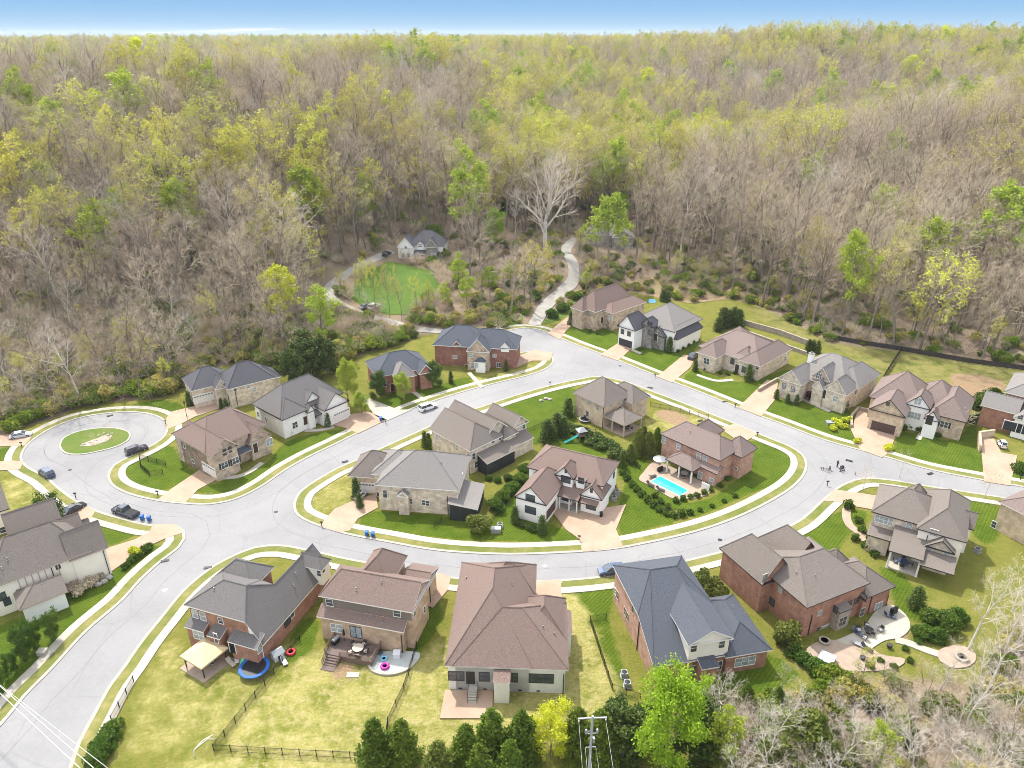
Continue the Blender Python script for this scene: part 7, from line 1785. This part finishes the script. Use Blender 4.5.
# ------------------------------------------------------------------ deck, patio and clutter behind the tan brick house
h = H2
def hl(p, z=0): return h.L((4 * (p[0] - 180), 4 * (p[1] - 530)), z)
dk = MB()
a0 = hl((338, 640)); a1 = hl((383, 652))
D = empty('timber_deck', h.o, h.ang, 'raised brown timber deck with railings behind the tan brick house', 'deck')
u0, u1, v1 = 2.6, 10.2, .35; v0 = -3.2
MB().box(u0, u1, v0, v1, .75, .9).build('deck_floor', M['wood_deck'], D)
st_ = MB()
for k in range(4): st_.box(u0 + .3, u0 + 2.4, v0 - .35 * (k + 1), v0 - .35 * k, .05, .75 - .19 * k)
st_.box(u0 + .3, u0 + 2.4, v0 - 2.3, v0 - 1.4, 0, .1); st_.build('deck_steps', M['wood_deck'], D)
def rail(p, q, nm='railing'):
    p, q = Vector(p), Vector(q); mb = MB()
    k = max(2, int((q - p).length / .14))
    mb.box(0, 0.001, 0, 0.001, 0, 0.001) if False else None
    for zz in (1.0, 1.85): mb.tube(p + Vector((0, 0, zz)), q + Vector((0, 0, zz)), .055, n=4)
    for j in range(k + 1): t = p + (q - p) * j / k; mb.tube(t + Vector((0, 0, .9)), t + Vector((0, 0, 1.85)), .022 if j % 8 else .06, n=4)
    mb.build(nm, M['wood_post'], D)
rail((u0, v0, 0), (u0, v1, 0)); rail((u0 + 2.5, v0, 0), (u1, v0, 0)); rail((u1, v0, 0), (u1, v1, 0)); rail((u0 + .25, v0, -.1), (u0 + .25, v0 - 1.6, -.75)); rail((u0 + 2.5, v0, -.1), (u0 + 2.5, v0 - 1.6, -.75))
sk = MB()
for k in range(24): uu = u0 + 2.5 + k * .22; sk.box(uu, uu + .19, v0 - .02, v0 + .02, .02, .75) if uu < u1 - .2 else None
sk.build('deck_skirt', M['wood_post'], D)
for uu in (u0 + .1, (u0 + u1) / 2, u1 - .1): MB().box(uu - .08, uu + .08, v0 + .03, v0 + .2, 0, .75).build('deck_post', M['wood_post'], D)
def hw(u, v, z=0): return h.mx @ Vector((u, v, z))
table(hw(7.3, -1.6, .9), 0, 'round beige table in the middle of the timber deck', .85, .74, 'wicker', 'beige')
for k in range(5): a_ = k * 1.256; chair(hw(7.3 + 1.25 * math.cos(a_), -1.6 + 1.25 * math.sin(a_), .9), h.ang + a_ - math.pi / 2, 'pale chair round the beige table on the timber deck', 'wicker', 'beige', 'chairs on the timber deck')
def grill_at(loc, label, rz): 
    g = un(0, 0); r = empty('barbecue_grill', loc, rz, label, 'grill')
    MB().box(-.6, .6, -.3, .3, .1, .85).build('cabinet', M['black'], r); MB().rings([[(x, .32 * math.cos(t), .86 + .32 * max(0, math.sin(t))) for t in [2 * math.pi * k / 12 for k in range(12)]] for x in (-.62, .62)]).build('lid', M['metal_grey'], r)
grill_at(hw(3.3, -.9, .9), 'grill with a grey lid on the left end of the timber deck', h.ang + 1.3)
umbrella(hw(4.4, -.2, .9), 'folded black umbrella standing on the timber deck by the wall', 'black', False)
pat = [(370, 655), (420, 654), (417, 662), (408, 670), (396, 674), (383, 674), (371, 670), (368, 662)]
poly_mesh('splash_patio', smooth_line([un(*p).xy for p in pat], .6, True), .18, .2, mat('blue_grey_concrete', (.40, .42, .40), (.33, .35, .34), 1, .8), 'structure')
rb = smooth_line([un(*p).xy for p in [(368, 664), (372, 671), (384, 675), (397, 674), (409, 669), (417, 661)]], .6)
ribbon('patio_kerb', rb, -.18, .18, .32, .4, M['concrete'])
tube_toy(un(385, 668) + Vector((0, 0, .18)), 'toy_pink', 'magenta inflatable ring on the curved patio beside the deck', .5, .2)
tube_toy(un(384, 660) + Vector((0, 0, .18)), 'toy_blue', 'light blue inflatable toy on the curved patio beside the deck', .4, .14)
tag(MB().box(-.5, .5, -.5, .5, 0, .75).box(-.54, .54, -.54, .54, .75, .82).build('storage_box', M['toy_white'], None, loc=un(397, 657) + Vector((0, 0, .18))), 'white storage box against the brick wall on the curved patio', 'box')
tag(MB().box(-.9, .9, -.5, .5, 0, .1).build('stepping_slab', M['concrete'], None, loc=un(353, 675)), 'pale flat slab lying on the grass below the deck steps', 'slab')
playhouse((380, 655), 'small dark toy hut between the deck and the patio', 'toy_blue', 'bin_dark', .3, .5)

# ------------------------------------------------------------------ patios behind the other front row houses
poly_mesh('patio', [un(*p).xy for p in [(445, 691), (493, 690), (492, 719), (440, 719)]], .17, .2, M['aggregate'], 'structure')
poly_mesh('patio', [un(*p).xy for p in [(683, 690), (700, 684), (711, 700), (692, 708)]], .17, .2, M['concrete'], 'structure')
grill((698, 690), 'black covered grill on the small pale patio behind the slate roofed house', .17)
table(un(690, 697) + Vector((0, 0, .17)), 0, 'small round table on the pale patio under the lime tree', .5)
poly_mesh('patio', smooth_line([un(*p).xy for p in [(812, 648), (838, 640), (862, 628), (878, 610), (893, 606), (906, 616), (910, 628), (900, 638), (885, 641), (870, 650), (850, 660), (825, 662), (808, 656)]], .8, True), .17, .2, M['concrete'], 'structure')
poly_mesh('patio', smooth_line([un(*p).xy for p in [(806, 652), (828, 640), (846, 645), (870, 648), (880, 655), (905, 660), (898, 668), (860, 672), (830, 668)]], .8, True), .19, .2, M['patio'], 'structure')
poly_mesh('stone_terrace', smooth_line([un(*p).xy for p in [(938, 652), (955, 646), (972, 650), (976, 660), (965, 668), (950, 668), (940, 662)]], .8, True), .18, .2, M['patio'], 'structure')
ribbon('garden_path', smooth_line([un(*p).xy for p in [(895, 640), (910, 644), (925, 650), (940, 655)]], .8), -.7, .7, .15, .2, M['concrete'])
r = empty('hot_tub', un(826, 662), R(-38), 'square hot tub with a pale grey lid at the patio edge by the hedge', 'hot tub')
MB().box(-1.05, 1.05, -1.05, 1.05, 0, .85).build('tub_shell', M['wood_post'], r); MB().box(-1.1, 1.1, -1.1, 1.1, .86, .97).build('tub_lid', mat('tub_cover', (.42, .44, .47), (.36, .38, .41), 2, .6), r)
rb = MB()
for rr_, z0, z1 in ((.8, 0, .4), (.88, .402, .46)): rb.lathe([(rr_ - .3, z0), (rr_, z0), (rr_, z1), (rr_ - .3, z1), (rr_ - .3, z0)], n=24)
tag(rb.build('fire_ring', M['stone'], None, loc=un(824, 643) + Vector((0, 0, .17))), 'round stone fire ring close to the brick wall', 'fire ring')
fr_ = MB()
for rr_, z0, z1 in ((1.0, 0, .4),): fr_.lathe([(rr_ - .35, z0), (rr_, z0), (rr_, z1), (rr_ - .35, z1), (rr_ - .35, z0)], n=24)
tag(fr_.build('fire_ring', M['stone'], None, loc=un(961, 659) + Vector((0, 0, .18))), 'round stone fire ring on the separate terrace at the path end', 'fire ring')
for k, p in enumerate(((858, 632), (866, 628), (872, 636), (864, 640), (880, 632))): chair(un(*p) + Vector((0, 0, .19)), k * 1.3, 'dark patio chair in the group behind the large red brick house', group='chairs behind the large red brick house')
table(un(868, 634) + Vector((0, 0, .19)), 0, 'round dark patio table behind the large red brick house', .75)
lounge((856, 634), 'navy sofa nearest the brick wall of the patio group', 'paint_navy', .6, .19, 'patio_sofa'); lounge((889, 618), 'dark sofa on the curved patio below the roof corner', 'paint_navy', 1.1, .19, 'patio_sofa')
grill((893, 614), 'dark grill at the far corner of the curved patio', .19, .5)
lounge((857, 646), 'pale lounger on the brown patio behind the large red brick house', 'metal_grey', .9, .19); lounge((866, 650), 'grey lounger beside the pale one on the brown patio', 'wicker', .6, .19)
for p in ((862, 660), (889, 648)):
    o = MB().lathe([(.25, 0), (.4, .1), (.42, .5), (.35, .55), (.0, .5)], n=14).build('planter_pot', M['dark_trim'], None, True, un(*p) + Vector((0, 0, .19))); tag(o, 'round dark planter pot on the patio edge behind the large red brick house', 'planter', 'planter pots of the red brick house patio')
plant('shrub', 'patio_bush', 'low bush in the garden bed below the curved patio', 'bushes below the curved patio', .9, [(905, 650), (918, 643), (928, 640), (880, 662), (893, 668), (910, 662), (870, 668)], 'bush')
# table under the porch of the cream house
hh = [x for x in ALL_HOUSES if x.root.name.startswith('cream_house')][0]
table(hh.mx @ Vector((6.8, -3.2, .3)), 0, 'blue-grey dining table under the rear porch of the cream house', .9, .74, 'paint_blue')
for k in range(4): a_ = k * 1.57; chair(hh.mx @ Vector((6.8 + 1.2 * math.cos(a_), -3.2 + 1.2 * math.sin(a_), .3)), hh.ang + a_ - 1.57, 'dark chair round the table under the cream house porch', group='chairs under the cream house porch')

# ------------------------------------------------------------------ pool yard on the island
poly_mesh('pool_deck', smooth_line([un(*p).xy for p in [(655, 462), (668, 466), (690, 476), (705, 484), (712, 489), (705, 496), (690, 499), (676, 500), (660, 492), (648, 485), (639, 480), (643, 473)]], .7, True), .14, .2, M['patio'], 'structure')
POOL = [(651, 482), (660, 477), (687.5, 491), (680, 496.5)]
pool_pts = [un(*p).xy for p in POOL]
poly_mesh('pool_coping', smooth_line([un(*p).xy for p in [(649.5, 482), (660, 475.8), (689.5, 491), (680.5, 498)]], 50, True), .18, .1, M['concrete'], 'structure')
wm, nt, b = new_mat('pool_water'); N, L = nt.nodes, nt.links
b.inputs['Roughness'].default_value = .04; b.inputs['Specular IOR Level'].default_value = .6
tc = N.new('ShaderNodeTexCoord'); n1 = N.new('ShaderNodeTexNoise'); n1.inputs['Scale'].default_value = .5; L.new(tc.outputs['Object'], n1.inputs['Vector'])
mm_ = N.new('ShaderNodeMix'); mm_.data_type = 'RGBA'; mm_.inputs[6].default_value = (.01, .27, .42, 1); mm_.inputs[7].default_value = (.05, .40, .52, 1); L.new(n1.outputs['Fac'], mm_.inputs[0]); L.new(mm_.outputs[2], b.inputs['Base Color'])
n2 = N.new('ShaderNodeTexNoise'); n2.inputs['Scale'].default_value = 3; L.new(tc.outputs['Object'], n2.inputs['Vector']); bp = N.new('ShaderNodeBump'); bp.inputs['Strength'].default_value = .15; bp.inputs['Distance'].default_value = .05; L.new(n2.outputs['Fac'], bp.inputs['Height']); L.new(bp.outputs[0], b.inputs['Normal'])
tag(poly_mesh('swimming_pool', pool_pts, .20, .05, wm), 'bright blue swimming pool in the island back yard', 'pool')
lounge((650, 486), 'dark lounger at the left end of the pool', 'wicker', .7, .14); lounge((660, 491), 'dark lounger on the near side of the pool', 'wicker', .9, .14); lounge((652, 478), 'dark chair at the far left pool corner', 'wicker', 2.0, .14)
umbrella(un(659, 468) + Vector((0, 0, .14)), 'pale blue-grey umbrella beside the pool house porch', 'metal_grey'); grill((660, 472), 'dark grill counter beside the pool porch', .14, .6)
ph = [x for x in ALL_HOUSES if x.root.name.startswith('pool_house')][0]
table(ph.mx @ Vector((8.6, -2.0, .14)), 0, 'pale table under the pool house porch', .8, .74, 'wicker', 'beige')
for k in range(4): a_ = k * 1.57 + .4; chair(ph.mx @ Vector((8.6 + 1.2 * math.cos(a_), -2 + 1.2 * math.sin(a_), .14)), ph.ang + a_ - 1.57, 'pale chair under the pool house porch', 'wicker', 'beige', 'chairs under the pool house porch')
tag(MB().box(-.9, .9, -.1, .1, 0, 1.6).build('equipment_screen', M['trim'], None, loc=un(705, 490)), 'white screen panel hiding equipment by the pool house corner', 'screen').rotation_euler = (0, 0, R(-48))
bh = [x for x in ALL_HOUSES if x.root.name.startswith('buff_brick_house')][0]
table(bh.mx @ Vector((14.2, 4.2, .3)), 0, 'dark table under the open rear pavilion', .7); 
for k in range(3): a_ = k * 2.1; chair(bh.mx @ Vector((14.2 + 1.1 * math.cos(a_), 4.2 + 1.1 * math.sin(a_), .3)), bh.ang + a_ - 1.57, 'dark chair under the open rear pavilion', group='chairs under the rear pavilion')
# bicycle-rack like clutter and small trampoline by the buff brick house
r = empty('small_trampoline', un(585, 421), 0, 'small dark trampoline beside the buff brick house wall', 'trampoline')
MB().lathe([(1.15, .6), (1.2, .66), (1.55, .66), (1.58, .6)], n=28).build('rim_pad', M['metal_grey'], r); MB().lathe([(0, .63), (1.2, .63), (1.2, .62), (0, .62)], n=28).build('mat', M['black'], r)
for k in range(5): a_ = k * 1.256; MB().tube((1.4 * math.cos(a_), 1.4 * math.sin(a_), 0), (1.4 * math.cos(a_), 1.4 * math.sin(a_), .62), .03).build('leg', M['metal_grey'], r)
# play set
r = empty('play_set', un(581, 440), R(20), 'wooden play set with a teal slide on the island back lawn', 'play set')
for x in (-.8, .8):
    for y in (-.8, .8): MB().box(x - .07, x + .07, y - .07, y + .07, 0, 2.6).build('tower_post', M['wood_post'], r)
MB().box(-.9, .9, -.9, .9, 1.3, 1.4).build('tower_floor', M['wood_deck'], r)
MB().rings([[(-1.1, -1.1, 2.6), (1.1, -1.1, 2.6), (1.1, 1.1, 2.6), (-1.1, 1.1, 2.6)], [(-.05, -.05, 3.4), (.05, -.05, 3.4), (.05, .05, 3.4), (-.05, .05, 3.4)]]).build('tower_roof', M['metal_grey'], r)
sl = MB()
for k in range(8):
    x0, x1 = -.9 - k * .42, -.9 - (k + 1) * .42; z0 = 1.4 - 1.25 * (k / 8) ** .9; z1 = 1.4 - 1.25 * ((k + 1) / 8) ** .9
    sl.rings([[(x0, -.45, z0), (x0, .05, z0), (x0, .05, z0 + .06), (x0, -.45, z0 + .06)], [(x1, -.45, z1), (x1, .05, z1), (x1, .05, z1 + .06), (x1, -.45, z1 + .06)]])
    for y in (-.48, .03): sl.rings([[(x0, y, z0), (x0, y + .05, z0), (x0, y + .05, z0 + .25), (x0, y, z0 + .25)], [(x1, y, z1), (x1, y + .05, z1), (x1, y + .05, z1 + .25), (x1, y, z1 + .25)]])
sl.build('slide', M['toy_teal'], r)
MB().tube((.8, 0, 2.3), (3.6, 0, 2.3), .07).tube((3.6, 0, 2.3), (3.9, -.9, 0), .06).tube((3.6, 0, 2.3), (3.9, .9, 0), .06).build('swing_beam', M['wood_post'], r)
for x in (1.7, 2.7): MB().tube((x, -.2, .5), (x, -.2, 2.3), .012, n=4).tube((x, .2, .5), (x, .2, 2.3), .012, n=4).box(x - .12, x + .12, -.25, .25, .46, .5).build('swing', M['toy_green'], r)
tube_toy(un(684, 405), 'toy_blue', 'x', .4) if False else None
tag(MB().rings([[(-1.2, -1.0, 0), (1.2, -1.0, 0), (1.2, 1.0, 0), (-1.2, 1.0, 0)], [(-1.0, -.1, 1.0), (1.0, -.1, 1.0), (1.0, .1, 1.0), (-1.0, .1, 1.0)]]).build('tarpaulin_stack', M['toy_blue'], None, loc=un(652, 302)), 'bright blue tarpaulin over a heap behind the white gabled house', 'tarpaulin')

# stones on the turning island and by the bend
M['rock'] = mat('pale_rock', (.42, .39, .34), (.25, .23, .2), 2, .9)
def rock(p, s, label, group):
    t_ = random.Random(int(p[0] * 10)); me_ = bmesh.new(); bmesh.ops.create_icosphere(me_, subdivisions=2, radius=1)
    for v in me_.verts: v.co = Vector((v.co.x * s * t_.uniform(.85, 1.2), v.co.y * s * .8, max(-.2, v.co.z) * s * .7)) * t_.uniform(.9, 1.1)
    m2 = bpy.data.meshes.new('boulder'); me_.to_mesh(m2); me_.free(); m2.materials.append(M['rock']); o = bpy.data.objects.new('boulder', m2); COL.objects.link(o); o.location = un(*p) + Vector((0, 0, .12)); tag(o, label, 'boulder', group)
for p in ((84, 445), (90, 443), (97, 441), (103, 443), (108, 436), (112, 434), (99, 436), (104, 434)): rock(p, random.uniform(.3, .6), 'pale boulder in the gravel bed of the turning island', 'boulders of the turning island')
for p in ((488, 333), (492, 331), (497, 329), (484, 335), (501, 327)): rock(p, random.uniform(.5, .9), 'boulder heaped at the start of the uphill drive', 'boulders at the uphill drive')
for p in ((546, 399), (541, 401), (550, 400)): rock(p, .6, 'pale rock on the island lawn by the upper street', 'rocks on the island lawn')
for p in ((104, 582), (98, 585), (109, 578)): rock(p, .7, 'boulder in the bed by the corner driveway', 'boulders by the corner driveway')

# ------------------------------------------------------------------ people on the junction
M['skin'] = mat('skin', (.42, .26, .19), (.38, .23, .17), 8, .6); M['hair'] = mat('dark_hair', (.025, .018, .014), (.04, .028, .02), 9, .7)
def body_mesh(name, pts, edges, rad, m, parent, lvl=1):
    me = bpy.data.meshes.new(name); me.from_pydata(pts, edges, []); o = bpy.data.objects.new(name, me); COL.objects.link(o); o.parent = parent
    o.modifiers.new('skin', 'SKIN'); sv = me.skin_vertices[0].data
    for i, r_ in enumerate(rad): sv[i].radius = (r_, r_)
    sv[0].use_root = True
    sb = o.modifiers.new('sub', 'SUBSURF'); sb.levels = lvl; sb.render_levels = lvl
    dg = bpy.context.evaluated_depsgraph_get(); m2 = bpy.data.meshes.new_from_object(o.evaluated_get(dg)); o.modifiers.clear(); o.data = m2; m2.materials.clear(); m2.materials.append(m)
    m2.polygons.foreach_set('use_smooth', [True] * len(m2.polygons))
    return o
def person(p, rz, label, top, bottom, H=1.75, stride=.18, arm=.0, z=.02):
    k = H / 1.75
    r = empty('person', un(*p) + Vector((0, 0, z)), rz, label, 'person'); r.scale = (k, k, k)
    s = stride
    # facing +y
    P_ = [(0, 0, .93), (0, 0, 1.15), (0, 0, 1.38), (0, .01, 1.50), (0, .02, 1.60), (0, .03, 1.70),
          (-.1, 0, .9), (-.1, s * .5, .5), (-.1, s - .1, .08), (-.1, s + .08, .04), (.1, 0, .9), (.1, -s * .3, .5), (.1, -s - .05, .1), (.1, -s + .12, .04),
          (-.2, 0, 1.40), (-.25, -.08, 1.14), (-.23, .06 + arm, .93 + arm * .6), (.2, 0, 1.40), (.25, .04, 1.14), (.23, .16 + arm, .95 + arm * .6)]
    E_ = [(0, 1), (1, 2), (2, 3), (3, 4), (4, 5), (0, 6), (6, 7), (7, 8), (8, 9), (0, 10), (10, 11), (11, 12), (12, 13), (2, 14), (14, 15), (15, 16), (2, 17), (17, 18), (18, 19)]
    Rd = [.135, .13, .15, .055, .095, .075, .09, .065, .042, .04, .09, .065, .042, .04, .06, .045, .032, .06, .045, .032]
    body_mesh('body', P_, E_, Rd, M['skin'], r)
    for sx in (-1, 1):
        for f_ in range(4): MB().tube((sx * (.23 - .015 * f_ + .03), (.06 if sx < 0 else .16) + arm, (.9 if sx < 0 else .92) + arm * .6), (sx * (.23 - .015 * f_ + .03), (.08 if sx < 0 else .18) + arm + .01 * f_, (.82 if sx < 0 else .84) + arm * .6), .011, n=5).build('finger', M['skin'], r) if False else None
    sh = [(0, 0, .9), (0, 0, 1.15), (0, 0, 1.40), (-.2, 0, 1.40), (-.25, -.08, 1.16), (.2, 0, 1.40), (.25, .04, 1.16)]
    body_mesh('shirt', sh, [(0, 1), (1, 2), (2, 3), (3, 4), (2, 5), (5, 6)], [.155, .15, .165, .08, .065, .08, .065], M[top], r)
    tr_ = [(0, 0, .95), (-.1, 0, .88), (-.1, s * .5, .5), (-.1, s - .1, .14), (.1, 0, .88), (.1, -s * .3, .5), (.1, -s - .05, .16)]
    body_mesh('trousers', tr_, [(0, 1), (1, 2), (2, 3), (0, 4), (4, 5), (5, 6)], [.15, .11, .085, .062, .11, .085, .062], M[bottom], r)
    body_mesh('hair', [(0, -.03, 1.62), (0, .0, 1.73)], [(0, 1)], [.1, .09], M['hair'], r)
    MB().box(-.012, .012, .115, .14, 1.62, 1.66).box(-.05, -.025, .108, .118, 1.665, 1.68).box(.025, .05, .108, .118, 1.665, 1.68).box(-.03, .03, .1, .112, 1.575, 1.585).build('face', M['skin'], r) if False else None
    for sx in (-1, 1): MB().box(sx * .1 - .05, sx * .1 + .05, (s - .14 if sx < 0 else -s - .1), (s + .14 if sx < 0 else -s + .17), 0, .08).build('shoe', M['black'], r)
    return r
M['cloth_white'] = mat('white_cloth', (.68, .68, .68), (.6, .6, .62), 9, .9); M['cloth_navy'] = mat('navy_cloth', (.02, .025, .055), (.03, .03, .05), 9, .9); M['cloth_black'] = mat('black_cloth', (.02, .02, .022), (.03, .03, .03), 9, .9); M['cloth_red'] = mat('red_cloth', (.35, .08, .07), (.3, .06, .05), 9, .9)
person((829.5, 470), R(70), 'person in a white top and dark trousers walking on the junction', 'cloth_white', 'cloth_black', 1.72)
person((837, 467), R(-60), 'person dressed in dark clothes standing by the stroller on the junction', 'cloth_black', 'cloth_navy', 1.75, .1)
person((840.5, 471.5), R(-100), 'person in a navy top bending an arm on the junction, right of the group', 'cloth_navy', 'cloth_black', 1.68, .15, .12)
person((855, 475), R(150), 'small child in a white top and red trousers alone on the street', 'cloth_white', 'cloth_red', 1.0, .1)
def bike(loc, rz, label, m_='black', s=1.0, name='bicycle'):
    r = empty(name, loc, rz, label, 'bicycle'); r.scale = (s, s, s)
    for y in (-.52, .52):
        w = MB(); n_ = 20
        for k in range(n_):
            a, b_ = 2 * math.pi * k / n_, 2 * math.pi * (k + 1) / n_; w.tube((0, y + .33 * math.cos(a), .34 + .33 * math.sin(a)), (0, y + .33 * math.cos(b_), .34 + .33 * math.sin(b_)), .022, n=5)
        for k in range(6): a = k * math.pi / 3; w.tube((0, y, .34), (0, y + .33 * math.cos(a), .34 + .33 * math.sin(a)), .006, n=3)
        w.build('wheel', M['rubber'], r)
    MB().tube((0, -.52, .34), (0, -.2, .8), .02).tube((0, -.05, .34), (0, -.2, .85), .022).tube((0, -.05, .34), (0, .38, .78), .022).tube((0, -.2, .78), (0, .38, .82), .022).tube((0, .52, .34), (0, .36, .95), .02).tube((0, -.52, .34), (0, -.05, .34), .016).build('bike_frame', M[m_], r)
    MB().tube((-.26, .33, .98), (.26, .33, .98), .016).build('handlebar', M['black'], r); MB().box(-.07, .07, -.34, -.08, .86, .92).build('saddle', M['black'], r)
    return r
bike(un(827, 472) + Vector((0, 0, .02)), R(50), 'dark bicycle beside the person in white on the junction')
r = bike(un(49, 657.5) + Vector((0, 0, .28)), hd((45, 661), (53, 653)) - R(90), 'dark little bicycle lying on the lower left sidewalk', 'black', .85, 'fallen_bicycle'); r.rotation_euler = (0, R(78), hd((45, 661), (53, 653)) - R(90))
r = empty('stroller', un(842, 470) + Vector((0, 0, .02)), R(30), 'dark baby stroller with a hood on the junction', 'stroller')
MB().rings([[(-.25, -.3, .45), (.25, -.3, .45), (.25, .35, .45), (-.25, .35, .45)], [(-.27, -.35, .62), (.27, -.35, .62), (.27, .4, .62), (-.27, .4, .62)]]).build('stroller_seat', M['cloth_black'], r)
MB().rings([[(-.27, .36 * math.cos(t) + .1, .62 + .42 * math.sin(t)) for t in [math.pi * k / 8 for k in range(9)]], [(.27, .36 * math.cos(t) + .1, .62 + .42 * math.sin(t)) for t in [math.pi * k / 8 for k in range(9)]]]).build('stroller_hood', M['cloth_navy'], r)
MB().path([(-.25, -.3, .5), (-.25, -.65, 1.0), (.25, -.65, 1.0), (.25, -.3, .5)], .018).path([(-.22, .4, .15), (-.22, -.3, .5)], .016).path([(.22, .4, .15), (.22, -.3, .5)], .016).path([(-.22, -.35, .15), (-.22, .3, .5)], .016).path([(.22, -.35, .15), (.22, .3, .5)], .016).build('stroller_frame', M['metal_grey'], r)
for x in (-.25, .25):
    for y in (-.35, .4): MB().tube((x - .03, y, .14), (x + .03, y, .14), .14, n=12).build('wheel', M['rubber'], r)
r = empty('dog', un(822, 469.5) + Vector((0, 0, .02)), R(100), 'small grey dog walking ahead of the person in white', 'dog')
body_mesh('dog_body', [(0, -.28, .42), (0, 0, .4), (0, .24, .44), (0, .36, .56), (0, .50, .55), (0, -.42, .55), (-.09, -.27, .28), (-.09, -.33, .16), (-.09, -.29, .02), (.09, -.27, .28), (.09, -.30, .16), (.09, -.26, .02), (-.09, .22, .26), (-.09, .22, .02), (.09, .24, .26), (.09, .26, .02)],
          [(0, 1), (1, 2), (2, 3), (3, 4), (0, 5), (0, 6), (6, 7), (7, 8), (0, 9), (9, 10), (10, 11), (2, 12), (12, 13), (2, 14), (14, 15)], [.1, .1, .12, .075, .04, .02, .06, .03, .025, .06, .03, .025, .04, .025, .04, .025], mat('grey_fur', (.16, .15, .14), (.08, .075, .07), 6, .95), r)

# ------------------------------------------------------------------ utility pole and cables
M['pole'] = mat('galvanised_pole', (.40, .43, .46), (.32, .35, .38), 1.5, .5, metal=.3)
top = un(592.5, 718, 17.0)
r = empty('utility_pole', (top.x, top.y, 0), R(3), 'grey utility pole with a crossarm and braces at the bottom of the photo', 'utility pole')
MB().tube((0, 0, 0), (0, 0, 17.3), .2, .13, 10).build('pole', M['pole'], r)
MB().box(-1.6, 1.6, -.07, .07, 16.92, 17.06).build('crossarm', M['metal_grey'], r)
MB().tube((-.65, 0, 14.6), (.65, 0, 14.6), .05).tube((-.65, 0, 14.6), (0, 0, 15.2), .04).build('lower_arm', M['pole'], r)
MB().tube((-.55, 0, 12.4), (.6, 0, 12.4), .05).build('lower_arm', M['pole'], r)
for x in (-1.5, 1.5): MB().lathe([(.02, 16.6), (.09, 16.63), (.05, 16.7), (.09, 16.78), (.05, 16.85), (.03, 16.9)], (x, 0, 0), 10).build('insulator', M['trim'], r)
for x in (-.62, .62): MB().lathe([(.14, 14.65), (.16, 14.7), (.16, 15.15), (.1, 15.25)], (x, 0, 0), 10).build('transformer_can', M['metal_grey'], r)
MB().box(.15, .4, -.15, .15, 13.2, 13.9).build('switch_box', M['metal_grey'], r)
def cable(a, b_, sag, rad, label, group=None):
    pts_ = [Vector(a).lerp(Vector(b_), t) - Vector((0, 0, sag * 4 * t * (1 - t))) for t in [k / 24 for k in range(25)]]
    o = MB().path([tuple(p - Vector(a)) for p in pts_], rad, 5).build('overhead_cable', M['metal_grey' if rad < .02 else 'trim'], None, loc=a); return tag(o, label, 'cable', group)
T3 = lambda x, y, z: r.matrix_basis @ Vector((x, y, z))
for x, z in ((-1.5, 16.6), (1.5, 16.6), (-.6, 12.4), (.6, 12.4), (0, 11.6)):
    a = T3(x, 0, z); cable(a, (a.x + (2 if x > 0 else -1), a.y - 85, z + 1.5), 2.0, .014, 'thin overhead cable running down from the utility pole', 'cables of the utility pole')
for i, (p, q, z, rd) in enumerate((((-30, 661), (118, 775), 9.5, .02), ((-20, 668), (104, 776), 9.0, .036), ((-20, 674), (96, 782), 8.6, .042))):
    a, b_ = un(*p, z), un(*q, z); d = b_ - a
    cable(a - d * .3, b_ + d * .6, .25, rd, ('thinnest of the three pale cables crossing the road at lower left', 'middle one of the three pale cables crossing the road at lower left', 'lowest of the three pale cables crossing the road at lower left')[i])
# ------------------------------------------------------------------ air
hz = bpy.data.meshes.new('haze'); bm = bmesh.new(); bmesh.ops.create_cube(bm, size=1)
for v in bm.verts: v.co = Vector((v.co.x * 8600, 1500 + v.co.y * 8600, -2 + (v.co.z + .5) * 112))
bm.to_mesh(hz); bm.free()
hm = bpy.data.materials.new('haze'); hm.use_nodes = True; hn, hl_ = hm.node_tree.nodes, hm.node_tree.links
hn.remove(hn['Principled BSDF']); pv = hn.new('ShaderNodeVolumePrincipled'); pv.inputs['Color'].default_value = (.86, .92, 1, 1); pv.inputs['Density'].default_value = .00007; pv.inputs['Anisotropy'].default_value = .2
hl_.new(pv.outputs[0], hn['Material Output'].inputs['Volume']); hz.materials.append(hm)
ho = bpy.data.objects.new('haze', hz); COL.objects.link(ho); tag(ho, kind='stuff')
